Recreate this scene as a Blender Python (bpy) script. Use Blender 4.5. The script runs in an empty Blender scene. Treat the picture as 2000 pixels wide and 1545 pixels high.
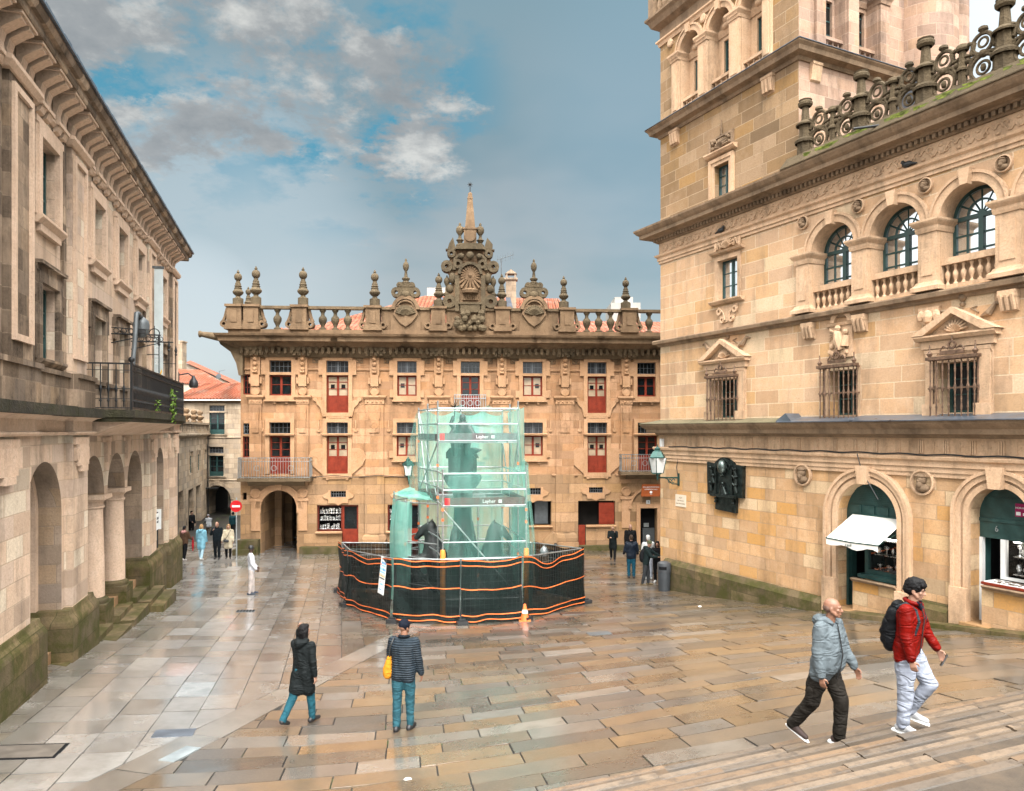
import bpy, math, random
import numpy as np
from mathutils import Vector, Matrix
R = math.radians
random.seed(7)
scene = bpy.context.scene
COL = scene.collection

# ---------------------------------------------------------------- camera
F, CX, HY, CAMZ = 1450.0, 1000.0, 840.0, 6.3
cam = bpy.data.objects.new('camera', bpy.data.cameras.new('camera'))
COL.objects.link(cam)
cam.location = (0, 0, CAMZ)
cam.rotation_euler = (R(90), 0, 0)
cam.data.sensor_width = 36
cam.data.lens = 36 * F / 2000
cam.data.shift_y = (HY - 772.5) / 2000
cam.data.clip_start = 0.1
cam.data.clip_end = 2000
scene.camera = cam
scene.view_settings.view_transform = 'Standard'
scene.view_settings.look = 'None'
scene.view_settings.gamma = 1
scene.view_settings.exposure = 0.98
scene.cycles.diffuse_bounces = 1
scene.cycles.transparent_max_bounces = 16

# ---------------------------------------------------------------- world: sky with broken cloud
SUN_EL, SUN_AZ = 50, 192          # azimuth clockwise from +Y: behind the viewer, to the left
world = bpy.data.worlds.new('World'); scene.world = world
world.use_nodes = True
wt = world.node_tree; wn = wt.nodes; wl = wt.links
for n in list(wn): wn.remove(n)

def wnode(t, **k):
    n = wn.new(t)
    for a, b in k.items(): setattr(n, a, b)
    return n
def wmath(op, a, b=None, c=None, clamp=False):
    n = wn.new('ShaderNodeMath'); n.operation = op; n.use_clamp = clamp
    for i, v in enumerate((a, b, c)):
        if v is None: continue
        if isinstance(v, (int, float)): n.inputs[i].default_value = v
        else: wl.new(v, n.inputs[i])
    return n.outputs[0]
def wmix(f, a, b):
    n = wn.new('ShaderNodeMix'); n.data_type = 'RGBA'
    for s, v in ((n.inputs[0], f), (n.inputs[6], a), (n.inputs[7], b)):
        if isinstance(v, tuple): s.default_value = (*v, 1)
        elif isinstance(v, (int, float)): s.default_value = v
        else: wl.new(v, s)
    return n.outputs[2]
def wramp(v, stops):
    n = wn.new('ShaderNodeValToRGB'); wl.new(v, n.inputs[0])
    cr = n.color_ramp
    while len(cr.elements) > 1: cr.elements.remove(cr.elements[-1])
    cr.elements[0].position = stops[0][0]; cr.elements[0].color = (*stops[0][1], 1)
    for p, c in stops[1:]:
        e = cr.elements.new(p); e.color = (*c, 1)
    return n.outputs[0]
sky = wnode('ShaderNodeTexSky', sky_type='NISHITA', sun_disc=False)
sky.sun_elevation = R(SUN_EL); sky.sun_rotation = R(SUN_AZ)
sky.air_density = 1.2; sky.dust_density = 2.0; sky.ozone_density = 2.0
tc = wnode('ShaderNodeTexCoord')
sx = wnode('ShaderNodeSeparateXYZ'); wl.new(tc.outputs['Generated'], sx.inputs[0])
X, Y, Z = sx.outputs
zz = wmath('MAXIMUM', Z, 0.0)
zq = wmath('ADD', zz, 0.22)
cmb = wnode('ShaderNodeCombineXYZ')
wl.new(wmath('DIVIDE', X, zq), cmb.inputs[0]); wl.new(wmath('DIVIDE', Y, zq), cmb.inputs[1])
def wnoise(scale, detail, rough, vec=None, off=(0, 0, 0), dist=0.0):
    mp = wnode('ShaderNodeMapping'); wl.new(vec or cmb.outputs[0], mp.inputs[0]); mp.inputs[1].default_value = off
    n = wnode('ShaderNodeTexNoise'); wl.new(mp.outputs[0], n.inputs[0])
    n.inputs['Scale'].default_value = scale; n.inputs['Detail'].default_value = detail
    n.inputs['Roughness'].default_value = rough; n.inputs['Distortion'].default_value = dist
    return n.outputs[0]
def wdir(az, el, inner, outer):
    """1 near a compass direction, fading to 0"""
    v = Vector((math.sin(R(az)) * math.cos(R(el)), math.cos(R(az)) * math.cos(R(el)), math.sin(R(el))))
    d = wnode('ShaderNodeVectorMath', operation='DOT_PRODUCT'); wl.new(tc.outputs['Generated'], d.inputs[0]); d.inputs[1].default_value = v
    n = wnode('ShaderNodeMapRange'); n.clamp = True; n.interpolation_type = 'SMOOTHSTEP'
    wl.new(d.outputs['Value'], n.inputs[0])
    n.inputs[1].default_value = math.cos(R(outer)); n.inputs[2].default_value = math.cos(R(inner))
    return n.outputs[0]
S = 10.0   # colours below are radiances; the background strength is 0.1
def s3(c, k=1.0): return tuple(S * k * x for x in c)
# a high veil of cloud: pale at the horizon, slate blue above, very bright overhead
veil = wramp(zz, [(0.0, (0.36, 0.42, 0.43)), (0.10, (0.30, 0.365, 0.375)), (0.2, (0.155, 0.215, 0.23)), (0.33, (0.103, 0.170, 0.192)),
                  (0.53, (0.12, 0.20, 0.23)), (0.63, (0.8, 0.84, 0.86)), (0.75, (1, .98, .94))])
vs = wnode('ShaderNodeMix'); vs.data_type = 'RGBA'; vs.blend_type = 'MULTIPLY'; vs.inputs[0].default_value = 1
wl.new(veil, vs.inputs[6])
gain = wramp(zz, [(0.0, (S / 33 * .92,) * 3), (0.53, (S / 33 * .92,) * 3), (0.70, (1, 1, 1))])
g30 = wnode('ShaderNodeMix'); g30.data_type = 'RGBA'; g30.blend_type = 'MULTIPLY'; g30.inputs[0].default_value = 1
wl.new(gain, g30.inputs[6]); g30.inputs[7].default_value = (33, 33, 33, 1)
g30.clamp_result = False
wl.new(g30.outputs[2], vs.inputs[7])
col = vs.outputs[2]
# large soft variation of the veil
big = wnoise(1.1, 4, 0.55, off=(3.1, 1.7, 0))
bigr = wnode('ShaderNodeMapRange'); wl.new(big, bigr.inputs[0]); bigr.inputs[1].default_value = .42; bigr.inputs[2].default_value = .62
lowband = wramp(zz, [(0.0, (.9,) * 3), (0.34, (.55,) * 3), (0.55, (0,) * 3)])
col = wmix(wmath('MULTIPLY', bigr.outputs[0], lowband), col, s3((0.235, 0.25, 0.25)))
left = wmath('MAXIMUM', wdir(-105, 30, 25, 55), wdir(180, 40, 30, 75))  # out-of-view sky, left and behind, brightened as an added light on the facades
col = wmix(wmath('MULTIPLY', left, .95), col, s3((1.25, 1.25, 1.22)))
col = wmix(wdir(156, 55, 8, 38), col, s3((8.2, 8.2, 8.0)))  # bright patch behind the viewer, added as a broad soft light on the fronts
lowl = wmath('MAXIMUM', wdir(-24, 8, 1, 9), wmath('MULTIPLY', wdir(-21, 14, 2, 13), .62))
col = wmix(wmath('MULTIPLY', lowl, .8), col, s3((0.36, 0.40, 0.415)))
right = wdir(50, 30, 10, 34)
col = wmix(wmath('MULTIPLY', right, .95), col, s3((0.60, 0.66, 0.69)))
midr = wdir(14, 22, 2, 15)
col = wmix(wmath('MULTIPLY', midr, .35), col, s3((0.15, 0.25, 0.305)))
# a bank of broken grey-white cloud with blue gaps, upper left
bank = wmath('MAXIMUM', wdir(-27, 31, 0, 19), wdir(-12, 24.5, 0, 12))
cn = wnoise(3.6, 10, 0.66, off=(0.35, 2.2, 0), dist=0.12)
cden = wmath('ADD', wmath('MULTIPLY', bank, 0.75), wmath('MULTIPLY', wmath('SUBTRACT', cn, 0.55), 4.2))
cmr = wnode('ShaderNodeMapRange'); cmr.interpolation_type = 'SMOOTHSTEP'; wl.new(cden, cmr.inputs[0]); cmr.inputs[1].default_value = .25; cmr.inputs[2].default_value = .80
fine = wnoise(6.0, 8, 0.6, off=(1.3, .4, 0))
cm_ = wnode('ShaderNodeMix'); cm_.data_type = 'RGBA'; cm_.blend_type = 'MULTIPLY'; cm_.inputs[0].default_value = 1; cm_.inputs[7].default_value = (S, S, S, 1)
wl.new(wramp(fine, [(0.30, (.135, .138, .132)), (0.5, (.205, .203, .19)), (0.66, (.40, .39, .355))]), cm_.inputs[6])
ccol = cm_.outputs[2]
# blue gaps
gap = wmath('MULTIPLY', bank, wmath('SUBTRACT', 1.0, cmr.outputs[0]))
gapm = wnoise(4.0, 6, 0.6, off=(5.2, 3.3, 0))
gmr = wnode('ShaderNodeMapRange'); wl.new(gapm, gmr.inputs[0]); gmr.inputs[1].default_value = .47; gmr.inputs[2].default_value = .58
col = wmix(wmath('MULTIPLY', gap, gmr.outputs[0]), col, s3((.03, .165, .235)))
col = wmix(wmath('MULTIPLY', cmr.outputs[0], wmath('MINIMUM', wmath('MULTIPLY', bank, 3.0), .9)), col, ccol)
# the clear sky shows faintly through everything
col = wmix(0.12, col, sky.outputs[0])
bg = wnode('ShaderNodeBackground'); bg.inputs[1].default_value = 0.1
wl.new(col, bg.inputs[0])
wo = wnode('ShaderNodeOutputWorld'); wl.new(bg.outputs[0], wo.inputs[0])

sun = bpy.data.objects.new('sun', bpy.data.lights.new('sun', 'SUN'))
COL.objects.link(sun)
sun.data.energy = 1.5; sun.data.angle = R(22); sun.data.color = (1, .965, .92)
sdir = Vector((math.sin(R(SUN_AZ)) * math.cos(R(SUN_EL)), math.cos(R(SUN_AZ)) * math.cos(R(SUN_EL)), math.sin(R(SUN_EL))))
sun.rotation_euler = sdir.to_track_quat('Z', 'Y').to_euler()

# ---------------------------------------------------------------- picture measurements -> places in the square
def P(px, py, D):
    return Vector(((px - CX) / F * D, D, CAMZ - (py - HY) / F * D))

CTRL = np.array([(-8.9, 12.9, 1.45), (-9.4, 14.5, 1.40), (-10.6, 18.3, 1.06), (-13.0, 25.9, .50), (-14.4, 31.6, .02),
    (-1.8, 12.6, 1.30), (-3.6, 12.7, 1.28), (-9.5, 27, .25), (-14, 36, .0), (-14.3, 37.8, 0), (-6, 38.2, 0), (2, 38.8, 0), (8, 39, .03),
    (6.0, 28.3, .28), (9.3, 22.2, 1.0), (11.1, 18.3, 1.47), (12.4, 16.5, 1.72), (0.74, 8.6, 2.0), (7.2, 10.4, 2.55), (3.7, 9.4, 2.28),
    (-2, 10, 1.55), (-6, 9, 1.6), (-9, 9, 1.75), (12, 13, 2.3), (20, 60, 0), (-18, 43, -.35), (-21, 50, -.95), (-24, 60, -1.4),
    (-1.4, 21.3, .70), (-5.2, 24.2, .48), (2.4, 24.4, .52), (-12, 5, 2.0), (12, 5, 3.0), (0, 5, 2.4)])
def _tps(r2): return np.where(r2 > 1e-9, r2 * np.log(r2 + 1e-12), 0)
_d2 = ((CTRL[:, None, :2] - CTRL[None, :, :2]) ** 2).sum(-1)
_n = len(CTRL); _A = np.zeros((_n + 3, _n + 3))
_A[:_n, :_n] = _tps(_d2) + np.eye(_n) * 4.0
_A[:_n, _n] = 1; _A[:_n, _n + 1:] = CTRL[:, :2]; _A[_n:, :_n] = _A[:_n, _n:].T
_w = np.linalg.solve(_A, np.concatenate([CTRL[:, 2], np.zeros(3)]))
def gz(x, y):
    x = min(max(x, -22), 22); y = min(max(y, 4), 60)
    r2 = (CTRL[:, 0] - x) ** 2 + (CTRL[:, 1] - y) ** 2
    return float(_tps(r2) @ _w[:_n] + _w[_n] + _w[_n + 1] * x + _w[_n + 2] * y)
def G(px, py):
    """where the sight line of a pixel meets the paving"""
    lo, hi = 3.0, 70.0
    for _ in range(40):
        m = (lo + hi) / 2; p = P(px, py, m)
        if p.z > gz(p.x, p.y): lo = m
        else: hi = m
    p = P(px, py, lo); p.z = gz(p.x, p.y); return p

class Frame:
    """upright wall plane: local x along the wall to the right, y into the wall, z up from z=0"""
    def __init__(s, a, b):
        s.o = Vector((a[0], a[1])); d = Vector((b[0] - a[0], b[1] - a[1])); s.d = d.normalized(); s.n = Vector((-s.d.y, s.d.x))
        s.ang = math.atan2(s.d.y, s.d.x)
    def u(s, px, y=0.0):
        o = s.o + s.n * y; t = (px - CX) / F     # (o.x + u d.x) = t (o.y + u d.y)
        return (t * o.y - o.x) / (s.d.x - t * s.d.y)
    def D(s, px, y=0.0): return s.o.y + s.n.y * y + s.d.y * s.u(px, y)
    def z(s, px, py, y=0.0): return CAMZ - (py - HY) / F * s.D(px, y)
    def w(s, u, y=0.0, z=0.0):
        q = s.o + s.d * u + s.n * y; return Vector((q.x, q.y, z))
    def loc(s, x, y):
        v = Vector((x, y)) - s.o; return v.dot(s.d), v.dot(s.n)
    def gz(s, u, y=0.0):
        q = s.w(u, y); return gz(q.x, q.y)

# ---------------------------------------------------------------- objects
def tag(o, label=None, cat=None, group=None, kind=None):
    if label: o['label'] = label
    if cat: o['category'] = cat
    if group: o['group'] = group
    if kind: o['kind'] = kind
    return o
def thing(name, label, cat, loc=(0, 0, 0), rz=0.0, group=None, kind=None):
    o = bpy.data.objects.new(name, None); COL.objects.link(o)
    o.location = loc; o.rotation_euler = (0, 0, rz); o.empty_display_size = .2
    return tag(o, label, cat, group, kind)

class MB:
    def __init__(s): s.v = []; s.f = []; s.m = []
    def add(s, vs, fs, m=0):
        b = len(s.v); s.v += [tuple(v) for v in vs]
        s.f += [tuple(i + b for i in f) for f in fs]; s.m += [m] * len(fs)
    def box(s, x0, x1, y0, y1, z0, z1, m=0):
        s.add([(x, y, z) for z in (z0, z1) for y in (y0, y1) for x in (x0, x1)],
              [(0, 2, 3, 1), (4, 5, 7, 6), (0, 1, 5, 4), (2, 6, 7, 3), (0, 4, 6, 2), (1, 3, 7, 5)], m)
    def prism(s, pts, y0, y1, m=0, axis='y'):
        """outline in (x,z) pushed from y0 to y1 (axis z: outline in (x,y) from z0 to z1)"""
        n = len(pts)
        def q(p, t): return (p[0], t, p[1]) if axis == 'y' else (p[0], p[1], t) if axis == 'z' else (t, p[0], p[1])
        s.add([q(p, y0) for p in pts] + [q(p, y1) for p in pts],
              [tuple(range(n)), tuple(range(2 * n - 1, n - 1, -1))] + [(i, i + n, (i + 1) % n + n, (i + 1) % n) for i in range(n)], m)
    def lathe(s, c, prof, seg=12, m=0, ax='z'):
        vs = []
        for r, z in prof:
            for k in range(seg):
                a = 2 * math.pi * k / seg
                p = (r * math.cos(a), r * math.sin(a), z)
                if ax == 'y': p = (p[0], z, p[1])
                vs.append((c[0] + p[0], c[1] + p[1], c[2] + p[2]))
        fs = [(i * seg + k, i * seg + (k + 1) % seg, (i + 1) * seg + (k + 1) % seg, (i + 1) * seg + k) for i in range(len(prof) - 1) for k in range(seg)]
        fs += [tuple(range(seg))[::-1], tuple(range((len(prof) - 1) * seg, len(prof) * seg))]
        s.add(vs, fs, m)
    def tube(s, pts, r, seg=6, m=0, closed=False):
        pts = [Vector(p) for p in pts]; n = len(pts)
        rs = r if isinstance(r, (list, tuple)) else [r] * n
        vs = []; up = None
        for i, p in enumerate(pts):
            if closed: t = pts[(i + 1) % n] - pts[i - 1]
            else: t = pts[min(i + 1, n - 1)] - pts[max(i - 1, 0)]
            t = t.normalized() if t.length > 1e-9 else Vector((0, 0, 1))
            if up is None: up = Vector((0, 0, 1)) if abs(t.z) < .9 else Vector((1, 0, 0))
            a = up - t * up.dot(t)
            if a.length < 1e-4: a = t.orthogonal()
            a.normalize(); up = a
            b = t.cross(a)
            for k in range(seg):
                q = 2 * math.pi * k / seg
                vs.append(p + (a * math.cos(q) + b * math.sin(q)) * rs[i])
        fs = []
        for i in range(n if closed else n - 1):
            j = (i + 1) % n
            fs += [(i * seg + k, i * seg + (k + 1) % seg, j * seg + (k + 1) % seg, j * seg + k) for k in range(seg)]
        if not closed: fs += [tuple(range(seg))[::-1], tuple(range((n - 1) * seg, n * seg))]
        s.add(vs, fs, m)
    def ball(s, c, r, seg=10, m=0):
        rx, ry, rz = r if isinstance(r, (tuple, list)) else (r, r, r)
        h = max(4, seg // 2); vs = [(c[0], c[1], c[2] - rz)]
        for i in range(1, h):
            t = math.pi * i / h
            for k in range(seg):
                a = 2 * math.pi * k / seg
                vs.append((c[0] + rx * math.sin(t) * math.cos(a), c[1] + ry * math.sin(t) * math.sin(a), c[2] - rz * math.cos(t)))
        vs.append((c[0], c[1], c[2] + rz)); n = len(vs) - 1
        fs = [(0, 1 + (k + 1) % seg, 1 + k) for k in range(seg)]
        for i in range(h - 2):
            fs += [(1 + i * seg + k, 1 + i * seg + (k + 1) % seg, 1 + (i + 1) * seg + (k + 1) % seg, 1 + (i + 1) * seg + k) for k in range(seg)]
        o = 1 + (h - 2) * seg
        fs += [(o + k, o + (k + 1) % seg, n) for k in range(seg)]
        s.add(vs, fs, m)
    def ring(s, cx, cz, r0, r1, y0, y1, a0=0, a1=180, seg=20, m=0):
        """flat arch band between two radii, pushed from y0 to y1"""
        vs = []
        for k in range(seg + 1):
            a = R(a0 + (a1 - a0) * k / seg); c, q = math.cos(a), math.sin(a)
            vs += [(cx + r0 * c, y0, cz + r0 * q), (cx + r1 * c, y0, cz + r1 * q), (cx + r1 * c, y1, cz + r1 * q), (cx + r0 * c, y1, cz + r0 * q)]
        fs = [(4 * k + i, 4 * k + (i + 1) % 4, 4 * k + 4 + (i + 1) % 4, 4 * k + 4 + i) for k in range(seg) for i in range(4)]
        fs += [(0, 1, 2, 3), (4 * seg + 3, 4 * seg + 2, 4 * seg + 1, 4 * seg)]
        s.add(vs, fs, m)
    def sweep(s, prof, path, m=0):
        """moulding: profile of (outward, z) carried along a plan path; outward is to the right of travel"""
        n = len(path); path = [Vector(p) for p in path]; vs = []
        for i, p in enumerate(path):
            d0 = (path[i] - path[i - 1]).normalized() if i else None
            d1 = (path[i + 1] - path[i]).normalized() if i < n - 1 else None
            d0 = d0 or d1; d1 = d1 or d0
            n0 = Vector((d0.y, -d0.x)); n1 = Vector((d1.y, -d1.x)); nn = n0 + n1
            nn = nn / max(nn.length_squared / 2, .25)
            for o, z in prof: vs.append((p.x + nn.x * o, p.y + nn.y * o, z))
        k = len(prof)
        fs = [(i * k + j, i * k + (j + 1) % k, (i + 1) * k + (j + 1) % k, (i + 1) * k + j) for i in range(n - 1) for j in range(k)]
        fs += [tuple(range(k))[::-1], tuple(range((n - 1) * k, n * k))]
        s.add(vs, fs, m)
    def wall(s, x0, x1, z0, z1, holes, y=0.0, depth=.4, m=0, mr=None, seg=16):
        """wall face with rectangular or round-headed openings and their reveals; hole = (x0,x1,z0,z1,arched)"""
        mr = m if mr is None else mr
        xs = {x0, x1}; zs = {z0, z1}; hb = []
        for h in holes:
            a, b, c, d = h[:4]; ar = len(h) > 4 and h[4]
            top = d + (b - a) / 2 if ar else d
            hb.append((a, b, c, top)); xs |= {a, b}; zs |= {c, top}
        xs = sorted(x for x in xs if x0 <= x <= x1); zs = sorted(z for z in zs if z0 <= z <= z1)
        for j in range(len(zs) - 1):
            run = None
            for i in range(len(xs) - 1):
                mx, mz = (xs[i] + xs[i + 1]) / 2, (zs[j] + zs[j + 1]) / 2
                solid = not any(a < mx < b and c < mz < d for a, b, c, d in hb)
                if solid and run is None: run = xs[i]
                if run is not None and (not solid or i == len(xs) - 2):
                    e = xs[i + 1] if solid else xs[i]
                    s.add([(run, y, zs[j]), (e, y, zs[j]), (e, y, zs[j + 1]), (run, y, zs[j + 1])], [(0, 1, 2, 3)], m); run = None
        for h in holes:
            a, b, c, d = h[:4]; ar = len(h) > 4 and h[4]; dp = h[5] if len(h) > 5 else depth
            if dp > 0:
                s.add([(a, y, c), (a, y + dp, c), (a, y + dp, d), (a, y, d)], [(0, 1, 2, 3)], mr)
                s.add([(b, y, c), (b, y + dp, c), (b, y + dp, d), (b, y, d)], [(3, 2, 1, 0)], mr)
                s.add([(a, y, c), (b, y, c), (b, y + dp, c), (a, y + dp, c)], [(0, 1, 2, 3)], mr)
            if ar:
                r = (b - a) / 2; cx = (a + b) / 2
                for k in range(seg):
                    t0 = math.pi * (1 - k / seg); t1 = math.pi * (1 - (k + 1) / seg)
                    xa, za = cx + r * math.cos(t0), d + r * math.sin(t0); xb, zb = cx + r * math.cos(t1), d + r * math.sin(t1)
                    s.add([(xa, y, za), (xb, y, zb), (xb, y, d + r), (xa, y, d + r)], [(0, 1, 2, 3)], m)
                    if dp > 0: s.add([(xa, y, za), (xa, y + dp, za), (xb, y + dp, zb), (xb, y, zb)], [(0, 1, 2, 3)], mr)
            elif dp > 0:
                s.add([(a, y, d), (a, y + dp, d), (b, y + dp, d), (b, y, d)], [(0, 1, 2, 3)], mr)

def build_each(name, mb, mats, parent=None):
    """one object for every separate piece"""
    par = list(range(len(mb.v)))
    def find(i):
        while par[i] != i: par[i] = par[par[i]]; i = par[i]
        return i
    for f in mb.f:
        for i in f[1:]: par[find(i)] = find(f[0])
    sets = {}
    for f in mb.f: sets.setdefault(find(f[0]), []).append(f)
    for fs in sets.values():
        m = MB(); ids = sorted({i for f in fs for i in f}); mp = {j: k for k, j in enumerate(ids)}; m.add([mb.v[i] for i in ids], [tuple(mp[i] for i in f) for f in fs]); build(name, m, mats, parent)
def build(name, mb, mats, parent=None, smooth=None, label=None, loc=None, rz=None):
    me = bpy.data.meshes.new(name)
    me.from_pydata(mb.v, [], mb.f)
    mats = mats if isinstance(mats, (list, tuple)) else [mats]
    for m in mats: me.materials.append(m)
    if len(mats) > 1: me.polygons.foreach_set('material_index', mb.m)
    if smooth:
        me.shade_smooth(); me.set_sharp_from_angle(angle=R(smooth))
    me.update()
    o = bpy.data.objects.new(name, me); COL.objects.link(o)
    if parent: o.parent = parent
    if loc is not None: o.location = loc
    if rz is not None: o.rotation_euler = (0, 0, rz)
    if label: o['label'] = label
    return o
def copy_tree(o, parent=None):
    c = o.copy(); COL.objects.link(c)
    if parent: c.parent = parent
    for ch in list(o.children): copy_tree(ch, c)
    return c
_font = {}
def text_mesh(txt, size, depth=.004):
    cu = bpy.data.curves.new('lettering', 'FONT'); cu.body = txt; cu.size = size; cu.extrude = depth; cu.align_x = 'CENTER'; cu.align_y = 'CENTER'
    o = bpy.data.objects.new('lettering', cu); COL.objects.link(o)
    dg = bpy.context.evaluated_depsgraph_get(); dg.update()
    me = bpy.data.meshes.new_from_object(o.evaluated_get(dg))
    bpy.data.objects.remove(o); return me
def lettering(txt, size, mat, parent, loc, rot=(90, 0, 0), depth=.004, sx=1.0):
    me = text_mesh(txt, size, depth); me.materials.clear(); me.materials.append(mat)
    o = bpy.data.objects.new('lettering', me); COL.objects.link(o); o.parent = parent
    o.location = loc; o.rotation_euler = [R(a) for a in rot]; o.scale = (sx, 1, 1); return o

# ---------------------------------------------------------------- materials
class NT:
    def __init__(s, name):
        s.m = bpy.data.materials.new(name); s.m.use_nodes = True; s.t = s.m.node_tree; s.n = s.t.nodes; s.l = s.t.links
        s.b = s.n['Principled BSDF']; s.out = s.n['Material Output']
    def node(s, t, **k):
        n = s.n.new(t)
        for a, b in k.items(): setattr(n, a, b)
        return n
    def put(s, sock, v):
        if v is None: return
        if isinstance(v, bpy.types.NodeSocket): s.l.new(v, sock)
        elif isinstance(v, tuple) and len(v) == 3 and sock.type == 'RGBA': sock.default_value = (*v, 1)
        else: sock.default_value = v
    def math(s, op, a, b=None, clamp=False):
        n = s.node('ShaderNodeMath', operation=op, use_clamp=clamp); s.put(n.inputs[0], a); s.put(n.inputs[1], b); return n.outputs[0]
    def mix(s, f, a, b, mode='MIX'):
        n = s.node('ShaderNodeMix', data_type='RGBA', blend_type=mode); s.put(n.inputs[0], f); s.put(n.inputs[6], a); s.put(n.inputs[7], b); return n.outputs[2]
    def rng(s, v, a, b, c=0.0, d=1.0):
        n = s.node('ShaderNodeMapRange'); s.put(n.inputs[0], v)
        for i, q in enumerate((a, b, c, d)): n.inputs[i + 1].default_value = q
        return n.outputs[0]
    def coord(s, which='Object'): return s.node('ShaderNodeTexCoord').outputs[which]
    def mapping(s, v, scale=(1, 1, 1), loc=(0, 0, 0), rot=(0, 0, 0)):
        n = s.node('ShaderNodeMapping'); s.l.new(v, n.inputs[0]); n.inputs[1].default_value = loc; n.inputs[2].default_value = rot; n.inputs[3].default_value = scale; return n.outputs[0]
    def noise(s, v, scale, detail=4, rough=.55, dist=0.0, out=0):
        n = s.node('ShaderNodeTexNoise'); s.l.new(v, n.inputs[0]); n.inputs['Scale'].default_value = scale; n.inputs['Detail'].default_value = detail
        n.inputs['Roughness'].default_value = rough; n.inputs['Distortion'].default_value = dist; return n.outputs[out]
    def bump(s, h, strength=.3, dist=.02, normal=None):
        n = s.node('ShaderNodeBump'); s.put(n.inputs['Height'], h); s.put(n.inputs['Strength'], strength); n.inputs['Distance'].default_value = dist
        if normal is not None: s.l.new(normal, n.inputs['Normal'])
        return n.outputs[0]
    def set(s, **k):
        for a, v in k.items(): s.put(s.b.inputs[a.replace('_', ' ')], v)
        return s.m

def plain(name, c, rough=.6, metal=0.0, var=.12, scale=3.0, bump=0.0, **kw):
    t = NT(name); co = t.coord()
    n = t.noise(co, scale, 5)
    dark = tuple(x * (1 - var * 1.6) for x in c); lite = tuple(min(1, x * (1 + var)) for x in c)
    t.set(Base_Color=t.mix(t.rng(n, .3, .7), dark, lite), Roughness=t.rng(n, .3, .7, max(.02, rough - .08), min(1, rough + .08)), Metallic=metal)
    if bump: t.set(Normal=t.bump(t.noise(co, scale * 6, 4), bump, .01))
    if rough > .55 and not metal: t.set(Specular_IOR_Level=.2)
    for a, v in kw.items(): t.put(t.b.inputs[a.replace('_', ' ')], v)
    return t.m

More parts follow.
